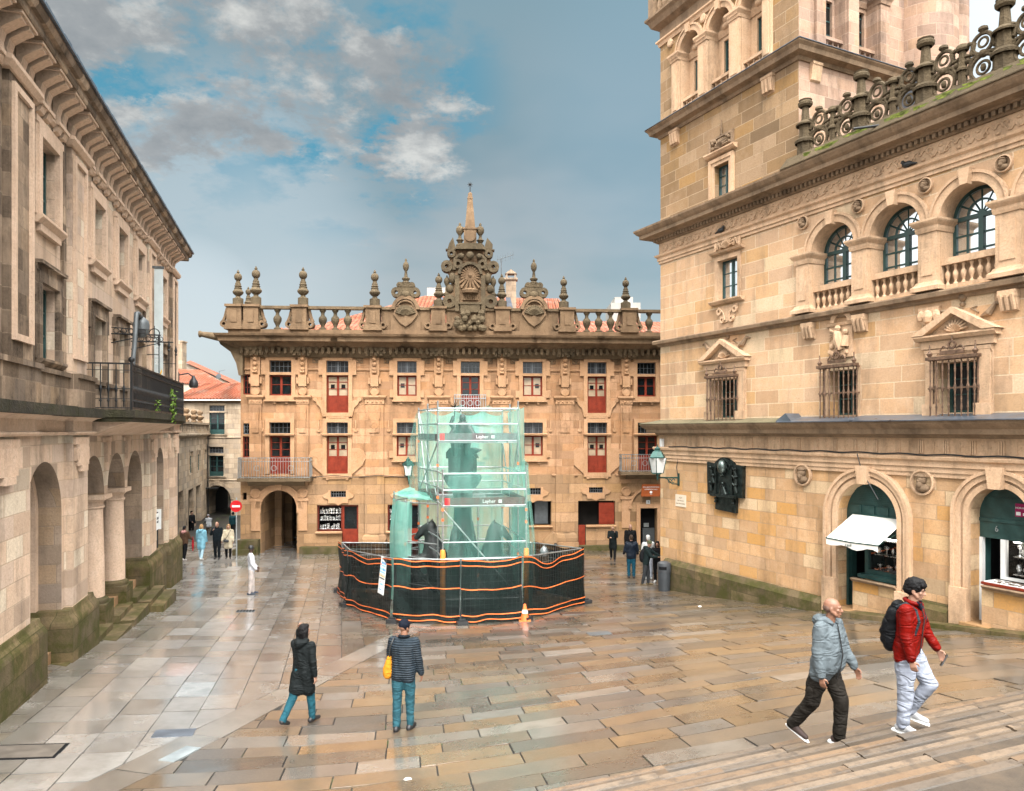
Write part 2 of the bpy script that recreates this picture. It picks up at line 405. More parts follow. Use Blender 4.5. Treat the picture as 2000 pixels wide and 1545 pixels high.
def stone(name, cols, bw=.9, bh=.38, stain=.45, stain_col=(.035, .028, .022), mortar=(.30, .23, .16), blocks=True, rough=.82, moss=0.0, bumpy=.55, ochre=(.42, .25, .10), och=.35, offx=0.0, msize=.010, db=(.93, .4)):
    if not blocks and bumpy == .55: bumpy = .32
    t = NT(name); co = t.coord()
    sp = t.node('ShaderNodeSeparateXYZ'); t.l.new(co, sp.inputs[0])
    cb = t.node('ShaderNodeCombineXYZ'); t.l.new(t.math('ADD', t.math('ADD', sp.outputs[0], sp.outputs[1]), offx), cb.inputs[0]); t.l.new(sp.outputs[2], cb.inputs[1])
    uv = cb.outputs[0]
    n1 = t.noise(co, .55, 5, .6); n2 = t.noise(co, 3.2, 6, .62); n3 = t.noise(co, 22, 4, .6)
    base = t.mix(t.rng(n1, .35, .68), cols[0], cols[1])
    base = t.mix(t.rng(n2, .45, .75, 0, .55), base, cols[2])
    h = n3
    if blocks:
        br = t.node('ShaderNodeTexBrick'); t.l.new(uv, br.inputs['Vector']); br.offset = .43; br.squash = 1.35; br.squash_frequency = 3
        br.inputs['Color1'].default_value = (0, 0, 0, 1); br.inputs['Color2'].default_value = (1, 1, 1, 1); br.inputs['Mortar'].default_value = (.5, .5, .5, 1)
        br.inputs['Scale'].default_value = 1; br.inputs['Mortar Size'].default_value = msize; br.inputs['Mortar Smooth'].default_value = .2
        br.inputs['Brick Width'].default_value = bw; br.inputs['Row Height'].default_value = bh
        bv = t.rng(br.outputs['Color'], 0, 1)
        base = t.mix(t.rng(br.outputs['Color'], .55, 1.0, 0, och), base, ochre)
        base = t.mix(t.rng(br.outputs['Color'], .45, 0.0, 0, .6), base, tuple(c * .62 for c in cols[1]))
        cb2 = t.node('ShaderNodeTexBrick'); t.l.new(uv, cb2.inputs['Vector']); cb2.offset = .43; cb2.squash = 1.35; cb2.squash_frequency = 3
        for q_, v_ in (('Scale', 1), ('Mortar Size', msize), ('Brick Width', bw), ('Row Height', bh), ('Bias', 0)): cb2.inputs[q_].default_value = v_
        cb2.inputs['Color1'].default_value = (0, 0, 0, 1); cb2.inputs['Color2'].default_value = (1, 1, 1, 1); cb2.inputs['Mortar'].default_value = (0, 0, 0, 1)
        wn_ = t.node('ShaderNodeTexWhiteNoise', noise_dimensions='1D'); t.l.new(t.math('MULTIPLY', cb2.outputs['Color'], 977.0), wn_.inputs['W'])
        base = t.mix(t.rng(wn_.outputs[0], .80, .83, 0, .5), base, (cols[1][0] * .78, cols[1][1] * .86, cols[1][2] * 1.0)); base = t.mix(t.rng(wn_.outputs[0], .2, .17, 0, .45), base, tuple(min(.75, c * 1.15) for c in cols[2]))
        base = t.mix(t.rng(t.math('FRACT', t.math('MULTIPLY', wn_.outputs[0], 7.3)), db[0], db[0] + .02, 0, db[1]), base, tuple(c * .30 for c in cols[0]))
        base = t.mix(t.math('MULTIPLY', br.outputs['Fac'], .8), base, mortar)
        h = t.math('SUBTRACT', t.math('MULTIPLY', n3, .35), t.math('MULTIPLY', br.outputs['Fac'], .9))
    if stain:
        sv = t.mapping(co, (1.1, 1.1, .22)); sn = t.noise(sv, 1.4, 6, .65)
        sn2 = t.noise(co, 6, 5, .7)
        f = t.math('MULTIPLY', t.rng(sn, .58 - .14 * stain, .74 - .10 * stain), t.rng(sn2, .3, .65, .35, 1), True)
        base = t.mix(t.math('MULTIPLY', f, stain), base, stain_col)
    if moss:
        f = t.math('MULTIPLY', t.rng(t.noise(co, 2.2, 6, .65), .42, .62), moss)
        base = t.mix(f, base, (.048, .052, .012))
    base = t.mix(t.rng(n3, .35, .72, 0, .42), base, tuple(c * .5 for c in cols[0])); base = t.mix(t.rng(t.noise(co, 9, 5, .7), .56, .72, 0, .4), base, tuple(c * .4 for c in cols[1]))
    hs = t.node('ShaderNodeHueSaturation'); hs.inputs['Saturation'].default_value = 1.10; t.l.new(base, hs.inputs['Color']); base = hs.outputs[0]
    t.set(Base_Color=base, Roughness=rough, Specular_IOR_Level=.15, Normal=t.bump(t.math('ADD', h, t.math('MULTIPLY', n2, .5)), bumpy, .045))
    return t.m

M = {}
M['cream'] = stone('cream granite ashlar', ((.70, .475, .315), (.60, .385, .235), (.77, .575, .42)), 1.0, .42, .62, stain_col=(.15, .11, .075), msize=.015, mortar=(.74, .60, .43), och=.6, ochre=(.52, .31, .13))
M['cream_low'] = stone('rough cream granite ashlar', ((.68, .45, .28), (.57, .355, .20), (.75, .55, .39)), .82, .37, .7, stain_col=(.17, .11, .065), msize=.012, mortar=(.46, .33, .21), och=.8, ochre=(.56, .30, .10), offx=.3, bumpy=.8)
M['cream_trim'] = stone('cream granite trim', ((.70, .49, .335), (.59, .40, .265), (.75, .555, .40)), blocks=False, stain=.7, stain_col=(.10, .075, .05))
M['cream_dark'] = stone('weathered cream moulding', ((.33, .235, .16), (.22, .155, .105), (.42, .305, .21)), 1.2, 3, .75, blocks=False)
M['tower'] = stone('tower ashlar', ((.36, .245, .155), (.27, .178, .10), (.42, .31, .215)), .95, .40, .55, stain_col=(.09, .068, .045), msize=.014, mortar=(.46, .35, .24), och=.6, ochre=(.42, .24, .085), offx=.37)
M['tower_pink'] = stone('pinkish tower ashlar', ((.46, .315, .24), (.36, .245, .18), (.52, .38, .30)), .8, .36, .7, mortar=(.5, .38, .3), och=.2)
M['brown'] = stone('brown granite ashlar', ((.50, .295, .178), (.39, .22, .122), (.57, .365, .24)), 1.05, .40, .75, stain_col=(.10, .065, .04), mortar=(.36, .24, .145), och=.35, ochre=(.42, .215, .10))
M['brown_low'] = stone('damp brown granite', ((.42, .265, .16), (.33, .205, .115), (.48, .315, .20)), 1.2, .5, .5, mortar=(.17, .12, .08), och=.3)
M['brown_trim'] = stone('brown granite trim', ((.52, .32, .198), (.41, .245, .142), (.58, .38, .252)), blocks=False, stain=.45, stain_col=(.12, .08, .05))
M['brown_dark'] = stone('lichened dark granite', ((.19, .135, .085), (.13, .095, .06), (.25, .18, .12)), blocks=False, stain=.7, stain_col=(.02, .017, .013), bumpy=.7)
M['brown_mid'] = stone('weathered brown granite', ((.23, .155, .098), (.155, .102, .064), (.30, .21, .135)), blocks=False, stain=.75, stain_col=(.03, .024, .018), bumpy=.6)
M['pink'] = stone('pinkish granite ashlar', ((.72, .545, .42), (.62, .455, .335), (.78, .62, .50)), .8, .40, .75, stain_col=(.12, .09, .07), msize=.012, db=(.86, .55), mortar=(.46, .36, .27), och=.25, ochre=(.40, .27, .16))
M['pink_trim'] = stone('pinkish granite trim', ((.68, .505, .385), (.58, .42, .31), (.74, .575, .455)), blocks=False, stain=.5, stain_col=(.12, .09, .065))
M['pink_dark'] = stone('stained pinkish granite', ((.40, .295, .215), (.20, .15, .11), (.56, .43, .32)), .55, .40, 1.0, stain_col=(.025, .02, .016), mortar=(.3, .23, .17), och=.2, db=(.55, .85))
M['moss'] = stone('mossy granite plinth', ((.15, .115, .07), (.10, .08, .045), (.24, .18, .11)), 1.3, .5, .7, mortar=(.05, .045, .02), moss=.85, och=.1)
M['black_ledge'] = stone('blackened mossy ledge', ((.06, .052, .04), (.025, .023, .02), (.11, .095, .07)), blocks=False, stain=.7, stain_col=(.008, .008, .007), moss=.35, bumpy=.8)
M['jamb'] = stone('shaded arch stone', ((.36, .275, .21), (.28, .21, .155), (.42, .33, .26)), .9, .42, .6, mortar=(.26, .2, .15))  # darker copy of the pinkish stone: shade of the arches painted into its colour
M['crest'] = stone('lichen covered carved granite', ((.13, .098, .062), (.07, .055, .037), (.20, .155, .10)), blocks=False, stain=.6, stain_col=(.018, .016, .012), bumpy=.8)
M['mossroof'] = stone('mossy cornice top', ((.20, .17, .11), (.12, .11, .07), (.28, .24, .16)), blocks=False, stain=.4, moss=0)
M['mossgreen'] = plain('bright moss', (.085, .10, .014), .95, var=.5, scale=6, bump=.6)
M['steel'] = plain('galvanised steel', (.42, .44, .44), .42, .85, .15, 9)
M['iron'] = plain('black wrought iron', (.014, .015, .016), .5, .3, .3, 8)
M['rust_iron'] = plain('rusty iron bars', (.16, .095, .06), .6, .35, .4, 12)
M['green_iron'] = plain('dark green cast iron', (.02, .07, .06), .4, .4, .3, 8)
M['redwood'] = plain('oxblood painted wood', (.20, .028, .012), .6, 0, .18, 5, .15)
M['redwood_dark'] = plain('dark oxblood wood', (.12, .02, .011), .6, 0, .2, 5, .15)
M['greenwood'] = plain('dark green painted wood', (.022, .062, .058), .4, 0, .2, 5, .12)
M['greywood'] = plain('grey window lead', (.13, .14, .15), .5, .3, .2, 8)
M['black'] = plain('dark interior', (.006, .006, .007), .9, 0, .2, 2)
M['dim'] = plain('dim interior plaster', (.022, .018, .015), .9, 0, .25, 1.5)  # near-black, so the shade of unlit rooms is painted into the plaster
M['white'] = plain('white paint', (.72, .72, .70), .5, 0, .06, 4)
M['paper'] = plain('white paper', (.75, .75, .73), .7, 0, .05, 4)
M['black_plastic'] = plain('black plastic', (.02, .021, .022), .45, 0, .2, 8)
M['grey_metal'] = plain('grey painted metal', (.09, .10, .105), .45, .2, .15, 6)
M['slate_blue'] = plain('blue grey lead sheet', (.13, .15, .18), .35, .5, .2, 4)
M['bronze'] = plain('green black bronze', (.035, .045, .042), .38, .75, .45, 7, .3)
M['bronze_hi'] = plain('polished bronze', (.12, .15, .14), .3, .8, .3, 5)
M['orange'] = plain('orange plastic', (.78, .17, .04), .5, 0, .12, 6)
M['amber'] = plain('amber foam sleeve', (.72, .30, .06), .7, 0, .12, 6)
M['red_sign'] = plain('red sign enamel', (.55, .015, .02), .35, 0, .06, 3)
M['brown_sign'] = plain('russet sign board', (.33, .075, .014), .5, 0, .08, 3)
M['toe'] = plain('brown toe board', (.10, .05, .045), .6, 0, .2, 6)
M['grey_toe'] = plain('grey toe board', (.13, .125, .125), .6, 0, .2, 6)
M['silver'] = plain('silverware', (.75, .76, .75), .25, .8, .15, 14)
M['awning'] = plain('cream awning canvas', (.86, .84, .78), .8, 0, .03, 5)
def glass(name, c, rough=.04, ior=1.8, var=.3):
    t = NT(name); co = t.coord(); n = t.noise(co, 1.7, 3)
    t.set(Base_Color=t.mix(t.rng(n, .35, .65), tuple(x * (1 - var) for x in c), tuple(x * (1 + var) for x in c)), Roughness=rough, IOR=ior,
          Normal=t.bump(t.noise(co, 2.3, 2), .06, .02))
    return t.m
M['glass'] = glass('dark window glass', (.008, .011, .012), .05, 1.5)
M['skyglass'] = plain('window glass against the sky', (.62, .66, .68), .03, .9, .1, 1.5)
M['greyglass'] = glass('leaded grey glass', (.035, .038, .042), .2, 1.45)
M['blind'] = glass('window with drawn beige blind', (.40, .30, .20), .12, 1.45, .2)
M['palepane'] = glass('pale window pane', (.22, .24, .24), .08, 2.0)
M['lamp_glass'] = plain('frosted lamp glass', (.62, .62, .60), .4, 0, .08, 5)
def tiles():
    t = NT('clay roof tiles'); co = t.coord()
    w = t.node('ShaderNodeTexWave', wave_type='BANDS', bands_direction='X'); t.l.new(co, w.inputs[0]); w.inputs['Scale'].default_value = 1.15; w.inputs['Distortion'].default_value = .0
    v = t.mapping(co, (1, 2.6, 1)); w2 = t.node('ShaderNodeTexWave', wave_type='BANDS', bands_direction='Y', wave_profile='SAW'); t.l.new(v, w2.inputs[0]); w2.inputs['Scale'].default_value = .35
    n = t.noise(co, 5, 5, .6); c = t.mix(t.rng(n, .3, .7), (.25, .06, .03), (.38, .14, .08))
    c = t.mix(t.rng(w.outputs[1], .0, .35, .75, 0), c, (.06, .03, .02))
    c = t.mix(t.rng(t.noise(co, 1.2, 5), .5, .7, 0, .4), c, (.30, .24, .19))
    h = t.math('ADD', w.outputs[1], t.math('MULTIPLY', w2.outputs[1], .4))
    t.set(Base_Color=c, Roughness=.8, Specular_IOR_Level=.15, Normal=t.bump(h, .9, .08)); return t.m
M['tiles'] = tiles()

def lit_mat():
    t = NT('lit shop lamp'); e = t.node('ShaderNodeEmission'); e.inputs[0].default_value = (1, .95, .85, 1); e.inputs[1].default_value = 14; t.l.new(e.outputs[0], t.out.inputs[0]); return t.m
M['lit'] = lit_mat()
# ---------------------------------------------------------------- paving: one sheet of ground, stone slabs laid on it
def wet_stone():
    t = NT('wet granite slabs'); co = t.coord()
    at = t.node('ShaderNodeVertexColor', layer_name='slab'); base = at.outputs[0]; rv = at.outputs[1]; base = t.mix(t.rng(t.noise(co, .7, 6, .7), .4, .65, 0, .35), base, (.075, .06, .045))
    n1 = t.noise(co, .35, 5, .6); n2 = t.noise(co, 2.6, 6, .65); n3 = t.noise(co, 30, 4, .6)
    c = t.mix(t.rng(n2, .45, .72, 0, .45), base, (.045, .038, .03), 'MIX')
    c = t.mix(t.rng(n3, .42, .7, 0, .25), c, (.20, .17, .13))
    c = t.mix(t.rng(t.noise(co, 1.6, 6, .7), .60, .75, 0, .45), c, (.045, .034, .024))
    wet = t.rng(t.math('ADD', t.math('ADD', t.math('MULTIPLY', n1, .5), t.math('MULTIPLY', n2, .35)), t.math('MULTIPLY', rv, .38)), .36, .62)
    sp = t.node('ShaderNodeSeparateXYZ'); t.l.new(co, sp.inputs[0])
    lane = t.math('ABSOLUTE', t.math('SUBTRACT', sp.outputs[0], t.math('SUBTRACT', -2.9, t.math('MULTIPLY', sp.outputs[1], .275))))   # standing water along the lane's drain line
    wet = t.math('MAXIMUM', wet, t.math('MULTIPLY', t.rng(lane, 1.0, 3.0, 1.0, 0.0), t.rng(n1, .25, .5, .5, 1)))
    wet = t.math('MULTIPLY', wet, t.rng(t.math('ADD', sp.outputs[0], t.math('MULTIPLY', sp.outputs[1], .12)), -2.0, 3.0, 1.0, .85))
    ro = t.math('ADD', t.math('MULTIPLY', rv, .30), t.math('MULTIPLY', t.math('SUBTRACT', 1.0, wet), .30))
    t.set(Base_Color=c, Roughness=t.math('ADD', ro, .07, True), IOR=1.5, Specular_IOR_Level=.75,
          Coat_Weight=t.math('MULTIPLY', wet, .9), Coat_Roughness=t.math('ADD', .10, t.math('MULTIPLY', rv, .16)), Coat_IOR=2.3,
          Normal=t.bump(t.math('ADD', t.math('MULTIPLY', n3, .5), n2), t.math('ADD', t.math('MULTIPLY', t.math('SUBTRACT', 1.0, wet), .22), .06), .012))
    return t.m
M['slab'] = wet_stone()
def joint_mat():
    t = NT('dark wet joints'); co = t.coord()
    f = t.rng(t.noise(co, 1.4, 6, .7), .56, .66)
    t.set(Base_Color=t.mix(f, (.012, .010, .008), (.05, .07, .012)), Roughness=.55); return t.m
M['joint'] = joint_mat()

mb = MB()
gx = np.linspace(-36, 28, 80); gy = np.concatenate([np.linspace(3, 40, 60), np.linspace(42, 84, 12)])
vs = [(x, y, gz(x, y) - .012) for y in gy for x in gx]
nx = len(gx)
mb.add(vs, [(j * nx + i, j * nx + i + 1, (j + 1) * nx + i + 1, (j + 1) * nx + i) for j in range(len(gy) - 1) for i in range(nx - 1)])
mb.add([(-400, -300, -.6), (400, -300, -.6), (400, 500, -.6), (-400, 500, -.6)], [(0, 1, 2, 3)])
tag(build('ground', mb, M['joint'], smooth=180), kind='structure')

b0 = G(260, 1485); b1 = G(750, 1245)
BD = Vector((b1.x - b0.x, b1.y - b0.y)).normalized(); BN = Vector((-BD.y, BD.x)); BO = Vector((b0.x, b0.y)); BW = .62
r0 = G(1015, 1502); r1 = G(1565, 1405); RA = math.atan2(r1.y - r0.y, r1.x - r0.x)
l0 = G(362, 1439); l1 = G(497, 1216); LA = math.atan2(l1.y - l0.y, l1.x - l0.x)
print('band', BO, BD, 'row angle', math.degrees(RA), 'strip angle', math.degrees(LA))
ST_A = Vector((0.74, 8.6)); ST_D = (Vector((7.2, 10.4)) - ST_A).normalized(); ST_N = Vector((ST_D.y, -ST_D.x))   # stairs: bottom edge and the way they climb
def clip(poly, o, n):
    out = []
    for i in range(len(poly)):
        a, b = poly[i - 1], poly[i]; da, db = (a - o).dot(n), (b - o).dot(n)
        if da >= 0: out.append(a) if not out or (out[-1] - a).length > 1e-6 else None
        if (da > 0) != (db > 0): out.append(a + (b - a) * (da / (da - db)))
    return out if len(out) > 2 else []
PAL = [((.105, .08, .056), 3), ((.14, .10, .063), 3), ((.175, .110, .053), 2), ((.135, .117, .098), 3), ((.075, .06, .047), 1.8), ((.21, .18, .147), 1.6), ((.19, .112, .048), .8)]
rng = random.Random(5)
slabs = MB(); scol = []
FORCE = None
PALE = [(.34, .325, .305), (.29, .275, .255), (.36, .33, .295)]
def slab(poly, warm=0.0):
    if len(poly) < 3: return
    c = sum(poly, Vector((0, 0))) / len(poly)
    ar = abs(sum(poly[i - 1].x * poly[i].y - poly[i].x * poly[i - 1].y for i in range(len(poly)))) / 2
    if ar < .03: return
    gap = .0085
    top = []
    tx, ty, dz = rng.gauss(0, .008), rng.gauss(0, .008), rng.uniform(0, .005)
    for p in poly:
        d = c - p; q = p + d.normalized() * gap * 1.5
        top.append((q.x, q.y, gz(q.x, q.y) + .004 + dz + (q - c).x * tx + (q - c).y * ty))
    n = len(top); b = [(v[0], v[1], v[2] - .03) for v in top]
    slabs.add(top + b, [tuple(range(n))] + [(i, i + n, (i + 1) % n + n, (i + 1) % n) for i in range(n)])
    cc = rng.choices([p[0] for p in PAL], [w * (1 + warm if i in (1, 2, 6) else 1) for i, (_, w) in enumerate(PAL)])[0]
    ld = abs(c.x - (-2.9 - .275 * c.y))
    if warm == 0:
        f_ = min(1, max(0, (ld - .6) / 4.2)); cb_ = [.37 * (1 - f_) + .12 * f_, .358 * (1 - f_) + .092 * f_, .337 * (1 - f_) + .066 * f_]; m_ = .35 if rng.random() < .8 else .75; cc = tuple(x * (1 - m_ * (.35 + .65 * f_)) + y * m_ * (.35 + .65 * f_) for x, y in zip(cb_, cc))  # paler towards the lane: bright sky reflection painted into the slab colour
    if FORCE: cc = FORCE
    k = rng.uniform(.64, .98)
    scol.extend([(cc[0] * k, cc[1] * k, cc[2] * k, rng.random())] * (n + 4 * n))
def lay(ang, w, lmin, lmax, keep, xr, yr, warm):
    d = Vector((math.cos(ang), math.sin(ang))); n = Vector((-d.y, d.x))
    cs = [Vector((x, y)) for x in xr for y in yr]
    a0, a1 = min(c.dot(d) for c in cs), max(c.dot(d) for c in cs); e0, e1 = min(c.dot(n) for c in cs), max(c.dot(n) for c in cs)
    e = e0
    while e < e1:
        ww = w * rng.uniform(.86, 1.14); a = a0 - rng.uniform(0, 1)
        while a < a1:
            L = rng.uniform(lmin, lmax)
            poly = [d * a + n * e, d * (a + L) + n * e, d * (a + L) + n * (e + ww), d * a + n * (e + ww)]
            a += L
            m = d * (a - L / 2) + n * (e + ww / 2)
            if not (xr[0] < m.x < xr[1] and yr[0] < m.y < yr[1]): continue
            if abs((m.x) / max(m.y, 1)) > .80 and m.y < 40: continue
            for o, nn in keep(m):
                poly = clip(poly, o, nn)
                if not poly: break
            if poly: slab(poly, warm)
        e += ww
# left of the band: long strips running up the street; right of it: rows of long slabs; the band itself
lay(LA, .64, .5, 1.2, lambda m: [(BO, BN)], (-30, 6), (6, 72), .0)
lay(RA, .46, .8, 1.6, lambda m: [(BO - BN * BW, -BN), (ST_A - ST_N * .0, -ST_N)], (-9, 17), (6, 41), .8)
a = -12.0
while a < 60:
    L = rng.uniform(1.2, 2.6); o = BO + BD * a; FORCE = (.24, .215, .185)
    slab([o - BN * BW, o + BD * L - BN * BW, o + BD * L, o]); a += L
o = build('paving_slabs', slabs, M['slab'])
ca = o.data.color_attributes.new('slab', 'FLOAT_COLOR', 'CORNER')
ca.data.foreach_set('color', np.array(scol, dtype=np.float32).ravel())
tag(o, kind='structure')

# ---------------------------------------------------------------- the wide stairs in the lower right corner
def stair_mat():
    t = NT('worn ochre steps'); co = t.coord()
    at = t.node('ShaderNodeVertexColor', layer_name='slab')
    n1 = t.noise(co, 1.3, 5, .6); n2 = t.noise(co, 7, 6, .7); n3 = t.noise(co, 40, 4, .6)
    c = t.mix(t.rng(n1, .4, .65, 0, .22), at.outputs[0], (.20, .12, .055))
    c = t.mix(t.math('MULTIPLY', t.rng(n2, .48, .62), t.rng(n1, .3, .6, .2, .7)), c, (.04, .03, .022))
    c = t.mix(t.rng(n3, .5, .7, 0, .35), c, (.06, .048, .035))
    t.set(Base_Color=c, Roughness=t.rng(n1, .3, .7, .35, .65), Normal=t.bump(t.math('ADD', n3, n2), .35, .012)); return t.m
M['step'] = stair_mat()
STEP_T, STEP_R, STEP_N = .40, .145, 9
def step_edge(s): return gz(*(ST_A + ST_D * s))
steps = thing('stone_stairs', 'wide flight of worn ochre stone steps in the lower right corner', 'stairs', (ST_A.x, ST_A.y, 0), math.atan2(ST_D.y, ST_D.x))
ZL = lambda s: 2.05 + .0735 * s        # the flight itself rises evenly to the right
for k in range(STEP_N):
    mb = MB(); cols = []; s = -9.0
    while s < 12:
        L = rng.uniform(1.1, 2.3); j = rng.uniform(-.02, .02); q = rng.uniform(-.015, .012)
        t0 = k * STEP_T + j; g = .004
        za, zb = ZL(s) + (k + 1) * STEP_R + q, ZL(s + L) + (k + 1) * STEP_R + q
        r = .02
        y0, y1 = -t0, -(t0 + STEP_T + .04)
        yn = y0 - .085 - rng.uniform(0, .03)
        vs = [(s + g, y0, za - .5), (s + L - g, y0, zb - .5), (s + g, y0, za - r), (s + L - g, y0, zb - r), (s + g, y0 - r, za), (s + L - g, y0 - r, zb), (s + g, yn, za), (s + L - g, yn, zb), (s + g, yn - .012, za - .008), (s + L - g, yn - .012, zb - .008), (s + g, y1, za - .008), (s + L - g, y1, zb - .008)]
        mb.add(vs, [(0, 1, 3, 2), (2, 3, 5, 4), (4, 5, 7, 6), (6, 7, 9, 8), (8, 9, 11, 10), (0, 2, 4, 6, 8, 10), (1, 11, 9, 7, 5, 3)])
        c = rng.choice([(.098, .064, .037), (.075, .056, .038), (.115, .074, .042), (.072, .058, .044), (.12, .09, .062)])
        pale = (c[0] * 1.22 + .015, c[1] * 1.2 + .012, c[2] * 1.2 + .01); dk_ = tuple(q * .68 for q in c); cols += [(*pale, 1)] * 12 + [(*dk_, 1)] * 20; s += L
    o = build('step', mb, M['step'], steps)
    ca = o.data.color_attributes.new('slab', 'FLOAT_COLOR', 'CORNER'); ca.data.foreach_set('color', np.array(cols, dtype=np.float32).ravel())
def stand(x, y):
    """height of whatever one walks on at this place"""
    v = Vector((x, y)) - ST_A; t = v.dot(ST_N)
    if t < 0: return gz(x, y) + .006
    return max(gz(x, y), ZL(v.dot(ST_D)) + (min(int(t / STEP_T), STEP_N - 1) + 1) * STEP_R)

# small metal covers let into the paving
def cover(name, label, cat, px, py, w, d, rot, mat, bars=0, inner=None):
    p = G(px, py); mb = MB()
    e = .5
    zs = lambda x, y: gz(p.x + x * math.cos(rot) - y * math.sin(rot), p.y + x * math.sin(rot) + y * math.cos(rot)) - p.z
    def plate(x0, x1, y0, y1, h, m=0):
        c = [(x0, y0), (x1, y0), (x1, y1), (x0, y1)]
        mb.add([(x, y, zs(x, y) + h) for x, y in c] + [(x, y, zs(x, y) - .02) for x, y in c], [(0, 1, 2, 3)] + [(i, i + 4, (i + 1) % 4 + 4, (i + 1) % 4) for i in range(4)], m)
    plate(-w / 2, w / 2, -d / 2, d / 2, .016)
    if bars:
        for i in range(bars):
            x = -w / 2 + w * (i + .5) / bars; plate(x - w / bars * .28, x + w / bars * .28, -d * .42, d * .42, .021, 1)
    if inner: plate(-w / 2 + .05, w / 2 - .05, -d / 2 + .05, d / 2 - .05, .022, 1)
    o = build(name, mb, [M['grey_metal'] if bars else mat, inner or M['black']]); o.location = p; o.rotation_euler = (0, 0, rot)
    tag(o, label, cat); return o
cover('drain_grate', 'slotted iron drain grate in the paving near the person in white', 'drain', 480, 1194, .55, .45, LA - R(90), M['black'], 6)
cover('manhole_cover', 'grey rectangular metal cover in the wet slabs above the diagonal stone band', 'manhole cover', 340, 1433, .62, .36, LA - R(90), M['slate_blue'])
cover('utility_cover', 'pale lettered utility cover on the diagonal stone band', 'utility cover', 352, 1474, .62, .26, math.atan2(BD.y, BD.x), M['palepane'])
cover('access_cover', 'dark access cover in the paving beyond the slotted drain grate', 'manhole cover', 1170, 1238, .6, .45, RA, M['grey_metal'])
M['greystone_cover'] = plain('worn grey cover stone', (.13, .11, .09), .5, 0, .25, 5)
cover('stone_hatch', 'stone hatch with a dark metal rim in the paving at the lower left', 'hatch', 38, 1470, 1.15, .62, LA - R(90), M['black'], 0, M['greystone_cover'])
# ---------------------------------------------------------------- the arcaded palace along the left edge
W1 = Vector((-8.9, 12.9)); W1D = Vector((-.2764, .961))
L1 = Frame(W1, W1 + W1D)
palace = thing('arcaded_palace', 'long stone palace with round arcade arches and carved eaves along the left edge', 'building', (L1.o.x, L1.o.y, 0), L1.ang)
U0, U1 = -7.0, 18.7
ARCHES = [(1.22, 3.50), (5.12, 7.20), (7.56, 9.66), (10.0, 12.2), (14.75, 16.3)]
IMP = 4.55
TH = .80
mb = MB(); ZI = 4.58
mb.wall(U0, U1, -.6, ZI, [(ARCHES[0][0], ARCHES[0][1], -.59, ZI, False, 0), (ARCHES[1][0], ARCHES[3][1], -.59, ZI, False, 0), (ARCHES[4][0], ARCHES[4][1], -.59, ZI, False, 0)], 0, 0, 0)
mb.wall(U0, U1, ZI, 6.2, [(a, b, ZI, 5.65 - (b - a) / 2, True, 0) for a, b in ARCHES], 0, 0, 0, 1, 22)
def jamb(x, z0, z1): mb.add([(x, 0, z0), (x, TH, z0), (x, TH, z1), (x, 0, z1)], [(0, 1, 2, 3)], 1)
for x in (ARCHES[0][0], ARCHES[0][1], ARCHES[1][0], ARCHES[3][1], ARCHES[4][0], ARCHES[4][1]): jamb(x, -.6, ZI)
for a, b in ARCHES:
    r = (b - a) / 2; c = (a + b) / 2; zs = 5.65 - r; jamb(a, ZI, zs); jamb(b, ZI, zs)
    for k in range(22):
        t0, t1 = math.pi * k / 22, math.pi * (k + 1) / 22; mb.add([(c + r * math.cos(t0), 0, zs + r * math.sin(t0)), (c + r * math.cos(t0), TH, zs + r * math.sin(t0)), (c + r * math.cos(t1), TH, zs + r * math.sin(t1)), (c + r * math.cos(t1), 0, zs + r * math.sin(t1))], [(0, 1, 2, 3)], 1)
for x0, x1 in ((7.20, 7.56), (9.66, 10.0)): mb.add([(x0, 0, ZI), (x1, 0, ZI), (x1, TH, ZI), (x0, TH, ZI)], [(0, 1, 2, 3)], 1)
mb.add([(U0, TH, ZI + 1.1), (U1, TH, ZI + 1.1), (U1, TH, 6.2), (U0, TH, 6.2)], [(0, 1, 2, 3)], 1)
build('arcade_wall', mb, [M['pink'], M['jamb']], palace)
FLOORZ = 1.42
mb = MB(); mb.box(4.5, 12.9, .12, 4.0, -.6, FLOORZ); mb.box(-7, 4.5, .12, 4.0, -.6, FLOORZ + .12); mb.box(12.9, 18.6, .12, 4.0, -.6, .85)
build('arcade_floor', mb, M['brown_low'], palace)
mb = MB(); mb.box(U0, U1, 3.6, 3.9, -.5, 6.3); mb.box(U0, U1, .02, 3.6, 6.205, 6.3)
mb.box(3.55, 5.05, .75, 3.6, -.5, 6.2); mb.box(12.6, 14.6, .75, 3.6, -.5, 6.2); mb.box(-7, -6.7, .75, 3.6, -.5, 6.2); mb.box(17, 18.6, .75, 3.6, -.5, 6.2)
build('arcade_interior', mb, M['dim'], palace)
# a recessed second order inside each arch
for a, b in (ARCHES[0], ARCHES[4]):
    c, r = (a + b) / 2, (b - a) / 2; mb = MB()
    mb.ring(c, 5.65 - r, r - .16, r + .02, .45, .74, 0, 180, 22)
    mb.box(a - .02, a + .16, .45, .74, .8, 5.65 - r); mb.box(b - .16, b + .02, .45, .74, .8, 5.65 - r)
    build('inner_arch', mb, M['pink_trim'], palace)
for a, b in ARCHES[1:4]:
    c, r = (a + b) / 2, (b - a) / 2; mb = MB(); mb.ring(c, 5.65 - r, r - .10, r + .02, .55, .73, 0, 180, 22)
    build('inner_arch', mb, M['pink_trim'], palace)
